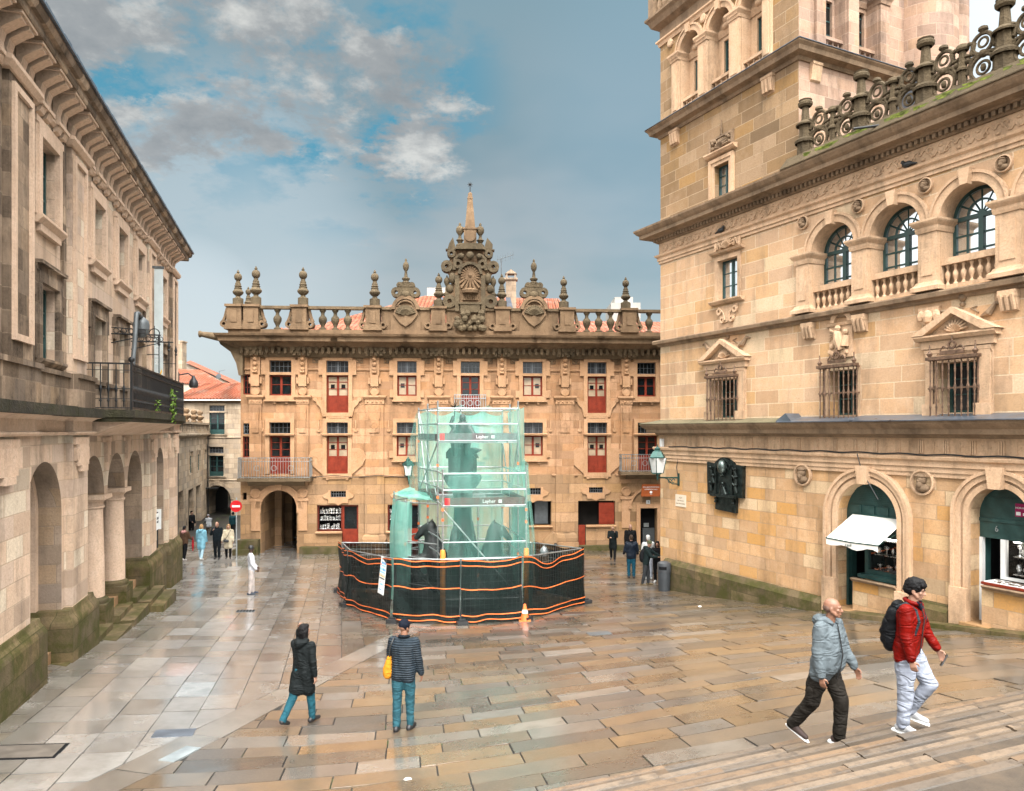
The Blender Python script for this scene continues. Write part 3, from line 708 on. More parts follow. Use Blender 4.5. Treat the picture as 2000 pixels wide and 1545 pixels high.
# columns under the two inner springings
for a, b in ((7.20, 7.56), (9.66, 10.0)):
    c = (a + b) / 2
    g = 1.30 if c < 8 else 1.15
    mb = MB()
    mb.lathe((c, .36, 0), [(.335, FLOORZ + .42), (.33, FLOORZ + 1.2), (.29, 4.12), (.29, 4.2)], 24)
    col = build('column', mb, M['pink_trim'], palace, 40)
    mb = MB(); mb.lathe((c, .36, 0), [(.30, 4.2), (.33, 4.22), (.33, 4.27), (.30, 4.29), (.30, 4.36), (.36, 4.43), (.40, 4.46)], 24); mb.box(c - .44, c + .44, -.06, .80, 4.46, 4.575)
    build('capital', mb, M['pink_trim'], col, 40)
    mb = MB(); mb.lathe((c, .36, 0), [(.42, FLOORZ + .26), (.43, FLOORZ + .32), (.42, FLOORZ + .36), (.36, FLOORZ + .39), (.34, FLOORZ + .42)], 24); mb.box(c - .46, c + .46, -.10, .82, .2, FLOORZ + .26)
    build('column_base', mb, M['moss'], col, 40)
# pilaster strips on the piers, and battered plinths
for a, b, dep in ((-1.6, 1.0, .16), (3.70, 4.95, .16), (12.55, 13.9, .16), (16.55, 16.95, .10), (17.5, 18.65, .16)):
    mb = MB(); mb.box(a, b, -dep, .004, -.5, 6.19)
    build('pier_pilaster', mb, M['pink'], palace)
    # drop ornament under the string
    c = (a + b) / 2; w = min(.42, (b - a) * .3); mb = MB()
    mb.box(c - w * 1.5, c + w * 1.5, -dep - .05, -dep + .004, 5.98, 6.14); mb.box(c - w, c + w, -dep - .09, -dep + .004, 5.50, 5.98); mb.box(c - w * 1.35, c - w * 1.05, -dep - .07, -dep + .004, 5.62, 5.9); mb.box(c + w * 1.05, c + w * 1.35, -dep - .07, -dep + .004, 5.62, 5.9)
    mb.box(c - w * .6, c + w * .6, -dep - .11, -dep + .004, 5.36, 5.5)
    build('drop_ornament', mb, M['pink_trim'], palace)
for a, b in ((-3.5, 1.22), (3.50, 5.12), (12.2, 14.75), (16.3, 18.7)):
    h = FLOORZ + 1.05 - .06 * a if a < 3 else FLOORZ + .95 - .035 * (a - 3.5)
    g = min(L1.gz(a), L1.gz(b)) - .3
    mb = MB()
    prof = [(-.02, g), (.30, g), (.30, h - .30), (.285, h - .24), (.21, h - .1), (.19, h), (-.02, h)]
    mb.sweep(prof, [(a, .7), (a, 0), (b, 0), (b, .7)])
    build('plinth', mb, M['moss'], palace)
# for the triple arch: small drops between the arches, wall below balcony
for u in (7.38, 9.83):
    mb = MB(); mb.box(u - .5, u + .5, -.05, .004, 5.98, 6.1); mb.box(u - .2, u + .2, -.09, .004, 5.62, 5.98); mb.box(u - .1, u + .1, -.07, .004, 5.45, 5.62)
    build('drop_ornament', mb, M['pink_trim'], palace)
# string, architrave and the dark ledge
mb = MB(); prof = [(-.02, 6.19), (.10, 6.19), (.14, 6.23), (.14, 6.26), (.06, 6.28), (.06, 6.50), (.16, 6.56), (.28, 6.585), (-.02, 6.585)]
def jog(segs, x0, x1, d):
    path = [(x0, 0)]
    for a, b in segs:
        if path[-1] == (a, 0): path.pop()
        path += [(a, 0), (a, -d), (b, -d), (b, 0)]
    path.append((x1, 0)); return [p for i, p in enumerate(path) if i == 0 or p != path[i - 1]]
mb.sweep(prof, jog([(-1.75, 1.1), (3.6, 5.05), (12.45, 14.0), (17.4, 18.71)], U0, U1 + .2, .16))
build('architrave', mb, M['pink_trim'], palace)
mb = MB(); e = -7
rg = random.Random(3)
while e < 5.0:
    L = rg.uniform(.7, 1.5); mb.box(e + .006, min(e + L, 5.0) - .006, -.50 - rg.uniform(0, .02), .0, 6.59, 6.79 + rg.uniform(-.01, .01)); e += L
mb.box(13.6, U1 + .35, -.42, .0, 6.59, 6.79)
build_each('ledge', mb, M['black_ledge'], palace)
mb = MB()
for a, b, d in ((-7, -1.8, .1), (-1.8, 1.15, .30), (1.15, 3.6, .12), (3.6, 5.05, .30), (5.05, 12.5, .05), (12.5, 14.0, .3), (14.0, 17.4, .12), (17.4, 18.72, .3)):
    mb.box(a, b, -d, .01, 6.79, 7.45)
    mb.box(a, b, -d - .05, .01, 7.452, 7.55)
build('upper_plinth', mb, M['pink_dark'], palace)
# upper wall with two rows of deep windows
WIN = [(2.48, 7.72, 9.25, 10.55, 12.15), (6.44, 6.8, 9.15, 10.55, 12.1), (9.06, 6.8, 9.15, 10.55, 12.1), (11.68, 6.8, 9.15, 10.55, 12.1), (16.0, 7.72, 9.2, 10.55, 12.1), (-3.6, 7.72, 9.25, 10.55, 12.15)]
hw = .55
holes = []
for c, a, b, d, e in WIN: holes += [(c - hw, c + hw, a, b), (c - hw, c + hw, d, e)]
mb = MB(); mb.wall(U0, U1, 6.3, 13.7, holes, 0, .32, 0, 0)
build('upper_wall', mb, M['pink'], palace)
mb = MB(); mb.box(U0, U1, .72, 9, -.4, 13.6)   # the body of the house behind the facade
mb.v = [v if not (v[2] < 0 or v[1] < 1) else (v[0], 4.0 if v[1] < 1 else v[1], v[2]) for v in mb.v]
mb.box(U0, U1, .66, 4.0, 6.4, 13.6)
mb.add([(U1, 0, -.6), (U1, 9, -.6), (U1, 9, 13.6), (U1, 0, 13.6)], [(0, 1, 2, 3)])
build('rear_wall', mb, M['pink_dark'], palace)
def casement(parent, x0, x1, z0, z1, y, fm, gm, cols=2, rows=3, fw=.06, bar=.028, name='window', mull=None, panel=0.0, pm=None, hinge=False):
    mb = MB()
    mb.box(x0, x0 + fw, y - .03, y + .05, z0, z1); mb.box(x1 - fw, x1, y - .03, y + .05, z0, z1)
    mb.box(x0 + fw, x1 - fw, y - .028, y + .05, z0, z0 + fw); mb.box(x0 + fw, x1 - fw, y - .028, y + .05, z1 - fw, z1)
    zb = z0 + fw
    if panel:
        mb.box(x0 + fw, x1 - fw, y - .02, y + .045, z0 + fw, z0 + panel); zb = z0 + panel
        mb.box((x0 + x1) / 2 - .012, (x0 + x1) / 2 + .012, y - .034, y - .015, z0 + fw, z0 + panel)
        for q in (0, 1):
            xa = x0 + fw + .05 if q == 0 else (x0 + x1) / 2 + .05; xb = (x0 + x1) / 2 - .05 if q == 0 else x1 - fw - .05
            mb.box(xa, xb, y - .032, y - .018, z0 + fw + .08, z0 + panel - .08)
    if mull:
        c = (x0 + x1) / 2; mb.box(c - mull / 2, c + mull / 2, y - .032, y + .045, zb, z1 - fw)
    n = cols if not mull else cols // 2 * 2
    for i in range(1, cols):
        x = x0 + (x1 - x0) * i / cols
        if mull and abs(x - (x0 + x1) / 2) < .02: continue
        mb.box(x - bar / 2, x + bar / 2, y - .018, y + .03, zb, z1 - fw)
    for j in range(1, rows):
        z = zb + (z1 - zb) * j / rows; mb.box(x0 + fw, x1 - fw, y - .016, y + .028, z - bar / 2, z + bar / 2)
    if hinge:
        for z in (z0 + .12, z1 - .12):
            mb.box(x0 - .09, x0 + .001, y - .05, y - .02, z - .03, z + .03); mb.box(x1 - .001, x1 + .09, y - .05, y - .02, z - .03, z + .03)
    w = build(name, mb, fm, parent)
    mb = MB(); mb.box(x0 + .01, x1 - .01, y + .012, y + .024, zb, z1 - .01); build('pane', mb, gm, w)
    return w
for i, (c, a, b, d, e) in enumerate(WIN):
    for z0, z1, up in ((a, b, 0), (d, e, 1)):
        w = casement(palace, c - hw, c + hw, z0, z1, .19, M['greenwood'], M['glass'], 2, 3, .07, .04)
        m = M['pink_trim'] if up else M['pink_dark']
        mb = MB(); fw, t = .20, .10
        zb = z0 - .0
        mb.box(c - hw - fw, c - hw, -t, .003, zb, z1); mb.box(c + hw, c + hw + fw, -t, .003, zb, z1)
        mb.box(c - hw - fw, c + hw + fw, -t - .003, .003, z1, z1 + fw)
        mb.box(c - hw - fw - .10, c - hw - fw, -t * .7, .003, zb, z1 + fw + .05); mb.box(c + hw + fw, c + hw + fw + .10, -t * .7, .003, zb, z1 + fw + .05)
        mb.box(c - hw - fw - .12, c + hw + fw + .12, -t * .9, .003, z1 + fw, z1 + fw + .13)
        if not up:   # eared upper corners
            mb.box(c - hw - fw - .22, c - hw - fw - .1, -t * .8, .003, z1 - .3, z1 + fw + .1); mb.box(c + hw + fw + .1, c + hw + fw + .22, -t * .8, .003, z1 - .3, z1 + fw + .1)
            mb.box(c - hw - .3, c + hw + .3, -t - .08, .003, z1 + fw + .13, z1 + fw + .2)
        build('window_frame', mb, m, w)
        if z0 > 7:
            mb = MB(); mb.sweep([(0, z0 - .16), (.08, z0 - .16), (.18, z0 - .05), (.18, z0), (0, z0)], [(c - hw - .26, 0), (c + hw + .26, 0)])
            mb.box(c - hw - .1, c + hw + .1, -.10, .003, z0 - .30, z0 - .161)
            build('sill', mb, m, w)
# giant pilasters of the upper floors with sunk panels
for c in (.62, 4.33, 13.2, 18.05):
    w = .60; mb = MB()
    mb.box(c - w, c + w, -.14, .003, 7.55, 12.6)
    build('pilaster', mb, M['pink_dark'] if c in (.62, 18.05) else M['pink'], palace)
    pil = bpy.context.scene.collection.objects[-1]
    mb = MB(); z0, z1 = 7.9, 12.45; i, o = w - .22, w - .1
    mb.box(c - o, c - i, -.20, -.139, z0, z1); mb.box(c + i, c + o, -.20, -.139, z0, z1); mb.box(c - i, c + i, -.20, -.139, z1 - .12, z1); mb.box(c - i, c + i, -.20, -.139, z0, z0 + .12)
    build('panel_moulding', mb, M['pink_trim'], palace)
    mb = MB(); mb.sweep([(0, 12.6), (.17, 12.6), (.24, 12.7), (.24, 12.78), (.15, 12.8), (0, 12.8)], [(c - w - .001, 0), (c - w - .001, -.02), (c + w + .001, -.02), (c + w + .001, 0)]); build('pilaster_capital', mb, M['pink_trim'], palace)
    for x in (c - w - .32, c + w + .14):
        mb = MB(); mb.box(x, x + .18, -.07, .003, 7.55, 12.6); build('quoin_strip', mb, M['pink_dark'], palace)
# string below the brackets, brackets, corona and roof edge
mb = MB(); mb.sweep([(-.01, 12.66), (.05, 12.66), (.10, 12.72), (.10, 12.76), (-.01, 12.78)], [(U0, 0), (U1, 0), (U1, 2)]); build('string_course', mb, M['pink_trim'], palace)
u = -6.6; k = 0
proto = None
while u < 18.75:
    if proto is None:
        mb = MB()
        side = [(-.02, 12.56), (-.10, 12.60), (-.14, 12.70), (-.12, 12.80), (-.10, 12.98), (-.14, 13.14), (-.30, 13.26), (-.44, 13.34), (-.44, 13.46), (-.02, 13.46)]
        n = len(side)
        mb.prism(side, -.13, .13, axis='x')
        mb.box(-.19, .19, -.17, 0, 12.72, 12.80); mb.box(-.19, .19, -.48, 0, 13.40, 13.455)
        proto = build('bracket', mb, M['pink_trim'], palace); proto.location.x = u
    else:
        c = proto.copy(); COL.objects.link(c); c.location.x = u
    u += .40 if k % 2 == 0 else .66
    k += 1
mb = MB(); mb.sweep([(-.02, 13.455), (.50, 13.455), (.52, 13.50), (.52, 13.60), (.60, 13.64), (.64, 13.73), (.64, 13.80), (-.02, 13.85)], [(U0, 0), (U1 + .02, 0), (U1 + .02, 9)])
build('cornice', mb, M['pink_dark'], palace)
mb = MB(); e = U0
while e < U1 + .5:
    mb.lathe((0, 0, 0), [(.0, 0), (.0, 0)], 3) if False else None
    mb.box(e, e + .26, -.70, .3, 13.81, 13.86 + rg.uniform(0, .03)); e += .27
build('eave_tiles', mb, M['slate_blue'], palace)
mb = MB(); mb.prism([(-.65, 13.87), (5, 15.9), (9, 14.2), (9, 13.87)], U0, U1 + .5, axis='x'); build('roof', mb, M['tiles'], palace)
# steps before the arches
for a, b in ((1.25, 3.48), (5.14, 7.0), (7.75, 9.5), (10.1, 12.2)):
    top = FLOORZ + (.1 if a < 3 else 0); n = 3 if a < 8 else 4
    for i in range(n):
        mb = MB(); y0 = .62 - .36 * (i + 1) + .2; zt = top - .155 * (i + 1) + .08
        mb.box(a if i < 2 else a + .06, b + (.0 if i < 2 else .45), y0 - .36 if i else y0 - .3, y0 + .3, -.4, zt)
        build('doorstep', mb, M['moss'], palace)
# balcony with iron railing over the triple arch
BX0, BX1, BY = 5.05, 13.55, -1.15
mb = MB(); mb.box(BX0, BX1, BY, .0, 6.61, 6.80); mb.sweep([(0, 6.5), (.04, 6.5), (.06, 6.605), (0, 6.605)], [(BX0 + .1, 0), (BX0 + .1, BY + .1), (BX1 - .1, BY + .1), (BX1 - .1, 0)])
build('balcony_slab', mb, M['black_ledge'], palace)
mb = MB(); mb.prism([(0, 6.15), (-.16, 6.18), (-.45, 6.3), (-.8, 6.44), (BY + .12, 6.5), (BY + .12, 6.608), (0, 6.608)], BX0 + .25, BX1 - .3, axis='x'); build('balcony_support', mb, M['pink_trim'], palace)
mb = MB(); zr0, zr1 = 6.86, 7.92
def bal(x, y):
    mb.lathe((x, y, 0), [(.016, zr0), (.016, zr0 + .12), (.034, zr0 + .16), (.016, zr0 + .2), (.018, zr0 + .34), (.036, zr0 + .42), (.036, zr0 + .46), (.014, zr0 + .54), (.014, zr1)], 6)
x = BX0 + .12
while x < BX1: bal(x, BY + .08); x += .155
for y in np.arange(BY + .25, -.02, .17): bal(BX0 + .08, y); bal(BX1 - .08, y)
for z, w in ((zr0 - .02, .025), (zr1, .04), (zr1 - .16, .014), (zr0 + .45, .016), (zr0 + .2, .014)):
    mb.box(BX0 + .06, BX1 - .06, BY + .06, BY + .10, z - w / 2, z + w / 2); mb.box(BX0 + .062, BX0 + .1, BY + .1, 0, z - w / 2, z + w / 2); mb.box(BX1 - .1, BX1 - .062, BY + .1, 0, z - w / 2, z + w / 2)
mb.ball((BX0 + .08, BY + .08, 8.02), .075, 10); mb.box(BX0 + .05, BX0 + .11, BY + .05, BY + .11, zr0 - .06, zr1 + .05)
mb.box(BX1 - .11, BX1 - .05, BY + .05, BY + .11, zr0 - .06, zr1 + .05)
build('balcony_railing', mb, M['iron'], palace)
# rainwater pipe at the far corner
mb = MB(); mb.tube([(U1 + .12, -.12, 0), (U1 + .12, -.12, 8.3)], .05, 8); mb.tube([(U1 + .12, -.12, 5.05), (U1 + .12, -.02, 5.05)], .07, 8)
build('rain_pipe', mb, M['iron'], palace)
mb = MB()
leaf = random.Random(9)
for px_, (x, z, n, s) in enumerate(((10.6, 7.15, 60, .22), (10.75, 6.95, 40, .16), (8.0, 7.0, 22, .09))):
    for _ in range(n):
        c = Vector((x + leaf.gauss(0, s), BY + .0 + leaf.gauss(-.03, .04), z + leaf.gauss(0, s * 1.1))); d = Vector((leaf.uniform(-1, 1), leaf.uniform(-1, .3), leaf.uniform(-.6, 1))).normalized() * .06
        e = d.orthogonal().normalized() * .03; mb.add([c - d, c + e, c + d, c - e], [(0, 1, 2, 3)])
M['weed'] = plain('fresh weed leaves', (.10, .17, .02), .6, var=.4, scale=9)
for (nm, lab) in (('wall_weed', 'bright green weeds sprouting through the black balcony railing'),):
    tag(build(nm, mb, M['weed'], loc=(L1.o.x, L1.o.y, 0), rz=L1.ang), lab, 'plant')
# ---------------------------------------------------------------- the carved house closing the square
L2 = Frame((-14.28, 37.8), (7.705, 39.2))
house = thing('carved_house', 'brown granite house with red shutters, stone finials and a carved spire closing the square', 'building', (L2.o.x, L2.o.y, 0), L2.ang)
u2 = L2.u
def z2(py, px=700): return L2.z(px, py)
UL, UR = u2(470), 25.0
ROWU = [(527, 570, 'w'), (638, 681, 'd'), (776, 814, 'w'), (900, 937, 'd'), (1021, 1059, 'w'), (1147, 1184, 'd'), (1244, 1280, 'w')]
holes = []; wins = []
for a, b, k in ROWU:
    a, b = u2(a), u2(b)
    t0, t1 = z2(728), z2(705); w1 = z2(733); w0 = z2(773 if k == 'w' else 806)
    holes += [(a, b, t0, t1), (a, b, w0, w1)]; wins.append((a, b, t0, t1, w0, w1, k, 1))
ROWL = [(527, 568, 'b'), (638.5, 680, 'd'), (775, 813, 'w'), (899, 936, 'w'), (1022, 1060, 'w'), (1147, 1185, 'd'), (1245, 1283, 'b')]
for a, b, k in ROWL:
    a, b = u2(a), u2(b)
    t0, t1 = z2(847), z2(825); w1 = z2(851); w0 = z2(891 if k == 'w' else 925)
    holes += [(a, b, t0, t1), (a, b, w0, w1)]; wins.append((a, b, t0, t1, w0, w1, k, 0))
nar = [(u2(475), u2(489), z2(771), z2(732)), (u2(475), u2(489), z2(848), z2(827)), (u2(474), u2(488), z2(893), z2(852))]
holes += nar
mb = MB(); ZS = z2(929)
mb.wall(UL, UR, ZS, 10.6, holes, 0, .26)
build('upper_wall', mb, M['brown'], house)
ar = (u2(510), u2(580)); acr = z2(957)
SH = [(619, 668, 1037), (668, 700, 1062), (757, 790, 1037), (790, 822, 1062), (1000, 1028, 1062), (1028, 1077, 1028), (1129, 1144, 1062), (1144, 1201, 1028), (1250, 1283, 1062)]
gh = [(ar[0], ar[1], -.3, acr - (ar[1] - ar[0]) / 2, True)]
for a, b in ((619, 700), (757, 822), (1000, 1077), (1129, 1201)):
    ps = [s for s in SH if a <= s[0] < b]
    gh += [(u2(s[0]), u2(s[1]), z2(s[2]) if s[2] < 1060 else -.2, z2(986 if a < 900 else 981), False, 0) for s in ps]
gh += [(u2(1250), u2(1283), -.2, z2(996))]
VENT = [(646, 676, 959, 971), (778, 808, 959, 971), (1026, 1056, 955, 968), (1150, 1177, 954, 965)]
gh += [(u2(a), u2(b), z2(d), z2(c), False, .2) for a, b, c, d in VENT] + [(u2(474), u2(482), z2(975), z2(961), False, .2)]
mb = MB(); mb.wall(UL, UR, -.4, ZS - .001, gh, -.02, .5)
for a, b in ((619, 700), (757, 822), (1000, 1077), (1129, 1201)):
    ua, ub = u2(a), u2(b); zt = z2(986 if a < 900 else 981)
    mb.add([(ua, -.02, -.2), (ua, .4, -.2), (ua, .4, zt), (ua, -.02, zt)], [(0, 1, 2, 3)]); mb.add([(ub, -.02, -.2), (ub, .4, -.2), (ub, .4, zt), (ub, -.02, zt)], [(3, 2, 1, 0)]); mb.add([(ua, -.02, zt), (ua, .4, zt), (ub, .4, zt), (ub, -.02, zt)], [(0, 1, 2, 3)])
build('ground_wall', mb, M['brown_low'], house)
mb = MB(); mb.box(UL + .02, ar[0] - .3, .55, 12, -.4, 10.5); mb.box(ar[1] + .3, UR, .9, 12, -.4, 10.5); mb.box(ar[0] - .3, ar[1] + .3, .55, 12, acr + .2, 10.5)
mb.add([(UL, 0, -.4), (UL, 12, -.4), (UL, 12, 10.5), (UL, 0, 10.5)], [(0, 1, 2, 3)])
build('house_body', mb, M['dim'], house)
mb = MB()   # the passage behind the arch
mb.add([(ar[0] - .02, .45, -.3), (ar[0] - .3, 14, -.3), (ar[0] - .3, 14, 4), (ar[0] - .02, .45, 4)], [(0, 1, 2, 3)]); mb.add([(ar[1] + .02, .45, -.3), (ar[1] + .3, 14, -.3), (ar[1] + .3, 14, 4), (ar[1] + .02, .45, 4)], [(0, 1, 2, 3)])
mb.add([(ar[0], .45, 3.3), (ar[0], 14, 3.3), (ar[1], 14, 3.3), (ar[1], .45, 3.3)], [(0, 1, 2, 3)])
for y in (3, 5.5, 8, 10.5, 13): mb.box(ar[0] - .28, ar[0] + .30, y, y + .5, -.3, 3.4); mb.box(ar[1] - .3, ar[1] + .28, y, y + .5, -.3, 3.4)
mb.add([(ar[0] + .6, 17, -.3), (ar[1] - .5, 17, -.3), (ar[1] - .5, 17, 3), (ar[0] + .6, 17, 3)], [(0, 1, 2, 3)])
build('passage', mb, M['brown_low'], house)
mb = MB(); c = sum(ar) / 2; r = (ar[1] - ar[0]) / 2; zs = acr - r
mb.ring(c, zs, r, r + .26, -.09, 0, 0, 180, 24); mb.box(ar[0] - .26, ar[0], -.10, 0, zs - .25, zs); mb.box(ar[1], ar[1] + .26, -.10, 0, zs - .25, zs); mb.ring(c, zs, r + .26, r + .34, -.13, 0, 0, 180, 24)
mb.box(c - .17, c + .17, -.2, 0, acr + .02, acr + .42)
build('arch_moulding', mb, M['brown_trim'], house)
# windows of the two upper floors
def scroll(mb, cx, cz, r, s, y0=-.06, y1=.002):
    """flat volute: s=+1 curls to the right"""
    a0, a1 = (200, -90) if s < 0 else (-20, 270)
    mb.ring(cx, cz, r * .62, r, y0, y1, min(a0, a1), max(a0, a1), 16); mb.lathe((cx + s * r * .12, 0, cz), [(r * .32, y0), (r * .32, y1)], 10, ax='y')
for a, b, t0, t1, w0, w1, k, up in wins:
    c = (a + b) / 2
    blind = (up and abs(c - u2(548)) > .5 and abs(c - u2(918)) > .5 and abs(c - u2(1262)) > .5) or (not up and k != 'b')
    gm = M['blind'] if blind else M['glass']
    w = casement(house, a + .004, b - .004, w0 + .004, w1 - .004, .14, M['redwood'], gm, 2, 2 if k == 'w' else 3 if k == 'd' else 3, .075, .03, 'window' if k == 'w' else 'shutter_door', .11,
                 0 if k == 'w' else (w1 - w0) * .46, hinge=False)
    if blind:
        mb = MB()
        for q in ((-1, 1) if k == 'd' or c > u2(1100) else ((-1,) if c < u2(850) else (1,))):
            x = c + q * (b - a) * .24; z = w0 + (w1 - w0) * (.52 if k == 'w' else .70); mb.box(x - .10, x + .10, .135, .15, z - .11, z + .11)
        build_each('peephole', mb, M['glass'], w)
    tw = casement(house, a + .004, b - .004, t0 + .004, t1 - .004, .15, M['greywood'], M['greyglass'] if blind else M['glass'], 5, 2, .03, .018, 'transom_window', .09 if blind else None)
    mb = MB()
    hg = .20
    z_t = t1 + .45 if up else t1 + .20
    mb.box(a - hg, a, -.11, .002, w0, z_t); mb.box(b, b + hg, -.11, .002, w0, z_t); mb.box(a, b, -.11, .002, t1, z_t)
    mb.box(a, b, -.09, .002, w1, t0)
    if not up: mb.sweep([(0, w1 - .01), (.14, w1 + .02), (.16, w1 + .09), (0, w1 + .12)], [(a - .22, -.09), (b + .22, -.09)])
    if k == 'w':
        mb.box(a - hg, b + hg, -.11, .002, w0 - .22, w0); mb.box(a - hg - .06, b + hg + .06, -.18, .002, w0 - .30, w0 - .22); 
        for q in (-.3, .3): mb.lathe((c + q, 0, w0 - .36), [(.075, -.10), (.075, .002)], 8, ax='y')
        for q in (-1, 1): mb.box(c + q * ((b - a) / 2 + hg + .09) - .09, c + q * ((b - a) / 2 + hg + .09) + .09, -.09, .002, w0 - .08, w0 + .28)
    elif k == 'd':
        mb.box(a - hg, b + hg, -.11, .002, w0 - .2, w0); 
        for q in (-1, 1):
            e = c + q * ((b - a) / 2 + hg)
            if up:
                mb.prism([(e, w0 - .18), (e + q * .10, w0 + .25), (e + q * .28, w0 + .42), (e + q * .38, w0 + .70), (e + q * .25, w0 + .66), (e, w0 + .62)], -.10, .002); mb.lathe((e + q * .36, 0, w0 + .68), [(.11, -.09), (.11, .002)], 10, ax='y')
            else:
                mb.prism([(e, w0 - .05), (e + q * .22, w0 + .15), (e + q * .55, w0 + .45), (e + q * .72, w0 + .85), (e + q * .62, w0 + 1.15), (e + q * .35, w0 + 1.32), (e, w0 + 1.3)], -.09, .002)
                scroll(mb, e + q * .30, w0 + .93, .32, q, -.10)
        mb.box(c - .42, c + .42, -.10, .002, w0 - .28, w0 - .2)
        for q in (-.5, .5): mb.lathe((c + q, 0, w0 - .25), [(.08, -.10), (.08, .002)], 8, ax='y')
    for q in (-1, 1):
        if not up: mb.lathe((c + q * ((b - a) / 2 + .40), 0, t0 + .18), [(.10, -.07), (.10, .002)], 8, ax='y'); mb.box(c + q * ((b - a) / 2 + .40) - .03, c + q * ((b - a) / 2 + .40) + .03, -.09, .002, t0 + .25, t0 + .7)
        else:   # dropped ears joining the string course
            e = c + q * ((b - a) / 2 + hg + .10); mb.box(e - .10, e + .10, -.12, .002, t0 - .12, t1 + .02)
    build('surround', mb, M['brown_trim'], w)
for i, (a, b, z0, z1) in enumerate(nar):
    casement(house, a, b, z0, z1, .12, M['redwood'] if i != 1 else M['greywood'], M['glass'], 2, 3, .05, .02, 'window')
# vents with stone cartouches under them
for a, b, c_, d in VENT:
    a, b, z0, z1 = u2(a), u2(b), z2(d), z2(c_); c = (a + b) / 2
    w = casement(house, a, b, z0, z1, .1, M['greywood'], M['black'], 6, 2, .02, .025, 'vent_grille'); mb = MB()
    mb.prism([(a - .12, z1 + .05), (a - .12, z1 - .05), (a - .42, z0 + .12), (a - .34, z0 - .02), (a - .12, z0 - .1), (a - .1, z0 - .3), (c - .2, z0 - .3), (c, z0 - .42), (c + .2, z0 - .3), (b + .1, z0 - .3), (b + .12, z0 - .1), (b + .34, z0 - .02), (b + .42, z0 + .12), (b + .12, z1 - .05), (b + .12, z1 + .05), (b, z1 + .05), (b, z0), (a, z0), (a, z1 + .05)], -.09, -.018)
    build('surround', mb, M['brown_trim'], w)
# pilasters: panelled shaft, capital, carved bracket, ground-floor base
PIL = [(500, .30), (592, .30), (732, .46), (857, .46), (980, .46), (1103, .46), (1222, .30)]
for px, w in PIL:
    c = u2(px); mb = MB(); zc = z2(776)
    mb.box(c - w, c + w, -.12, .002, ZS, zc)
    mb.box(c - w * .55, c + w * .55, -.17, -.119, z2(845), zc - .55); mb.box(c - w * .62, c - w * .50, -.2, -.119, z2(818), zc - .5); mb.box(c + w * .50, c + w * .62, -.2, -.119, z2(818), zc - .5)
    if w > .4: mb.ring(c, z2(831), .16, .24, -.19, -.119, 0, 360, 4)
    p = build('pilaster', mb, M['brown'], house)
    mb = MB(); mb.sweep([(0, zc - .34), (.03, zc - .34), (.03, zc - .12), (.10, zc - .05), (.14, zc), (.14, zc + .08), (0, zc + .1)], [(c - w, 0), (c - w, -.12), (c + w, -.12), (c + w, 0)])
    for i in range(4): x = c - w + w * 2 * (i + .5) / 4; mb.ball((x, -.15, zc - .23), (.07, .05, .05), 6)
    build('capital', mb, M['brown_trim'], house)
    mb = MB(); mb.lathe((c, 0, z2(764)), [(.25, -.16), (.22, -.2), (.22, 0)], 14, ax='y'); mb.box(c - .2, c + .2, -.22, .002, z2(755), z2(733)); mb.box(c - .32, c - .22, -.15, .002, z2(750), z2(738)); mb.box(c + .22, c + .32, -.15, .002, z2(750), z2(738)); mb.box(c - .24, c + .24, -.14, .002, z2(733), z2(690))
    mb.prism([(-.0, z2(735)), (-.28, z2(728)), (-.16, z2(715)), (-.14, z2(700)), (-.34, z2(690)), (0, z2(690))], c - .11, c + .11, axis='x')
    for z in (z2(722), z2(712), z2(702)): mb.ball((c, -.2, z), (.13, .12, .12), 8)
    build('bracket', mb, M['brown_trim'], house)
    mb = MB(); mb.box(c - .52, c + .52, -.30, .002, z2(690), 10.45)
    for q in (-.36, -.12, .12, .36): mb.lathe((c + q, 0, z2(683)), [(.11, -.52), (.11, -.2)], 8, ax='y'); mb.box(c + q - .09, c + q + .09, -.42, -.2, z2(696), z2(686))
    build('carved_block', mb, M['brown_dark'], house, 40)
    if px in (732, 857, 980, 1103):
        mb = MB(); mb.box(c - w - .03, c + w + .03, -.15, -.019, .0, ZS + .01); mb.box(c - w - .22, c + w + .22, -.42, -.019, -.2, .45); mb.box(c - w - .12, c + w + .12, -.32, -.02, .45, .7); mb.sweep([(0, .7), (.14, .7), (.10, .86), (.0, .95)], [(c - w - .031, 0), (c - w - .031, -.15), (c + w + .031, -.15), (c + w + .031, 0)])
        mb.box(c - .25, c + .25, -.2, -.14, .95, 1.9); build('pilaster_base', mb, M['brown_low'], house)
    elif px in (500, 592, 1222):
        mb = MB(); mb.lathe((c, 0, z2(962)), [(.26, -.12), (.24, -.16), (.2, -.16), (.2, -.02)], 16, ax='y'); mb.box(c - .28, c + .28, -.13, -.019, z2(946), z2(938)); mb.box(c - .22, c + .22, -.09, -.019, z2(1035), z2(978)); mb.box(c - .30, c + .30, -.14, -.019, z2(978), z2(972))
        build('medallion_strip', mb, M['brown_trim'], house)
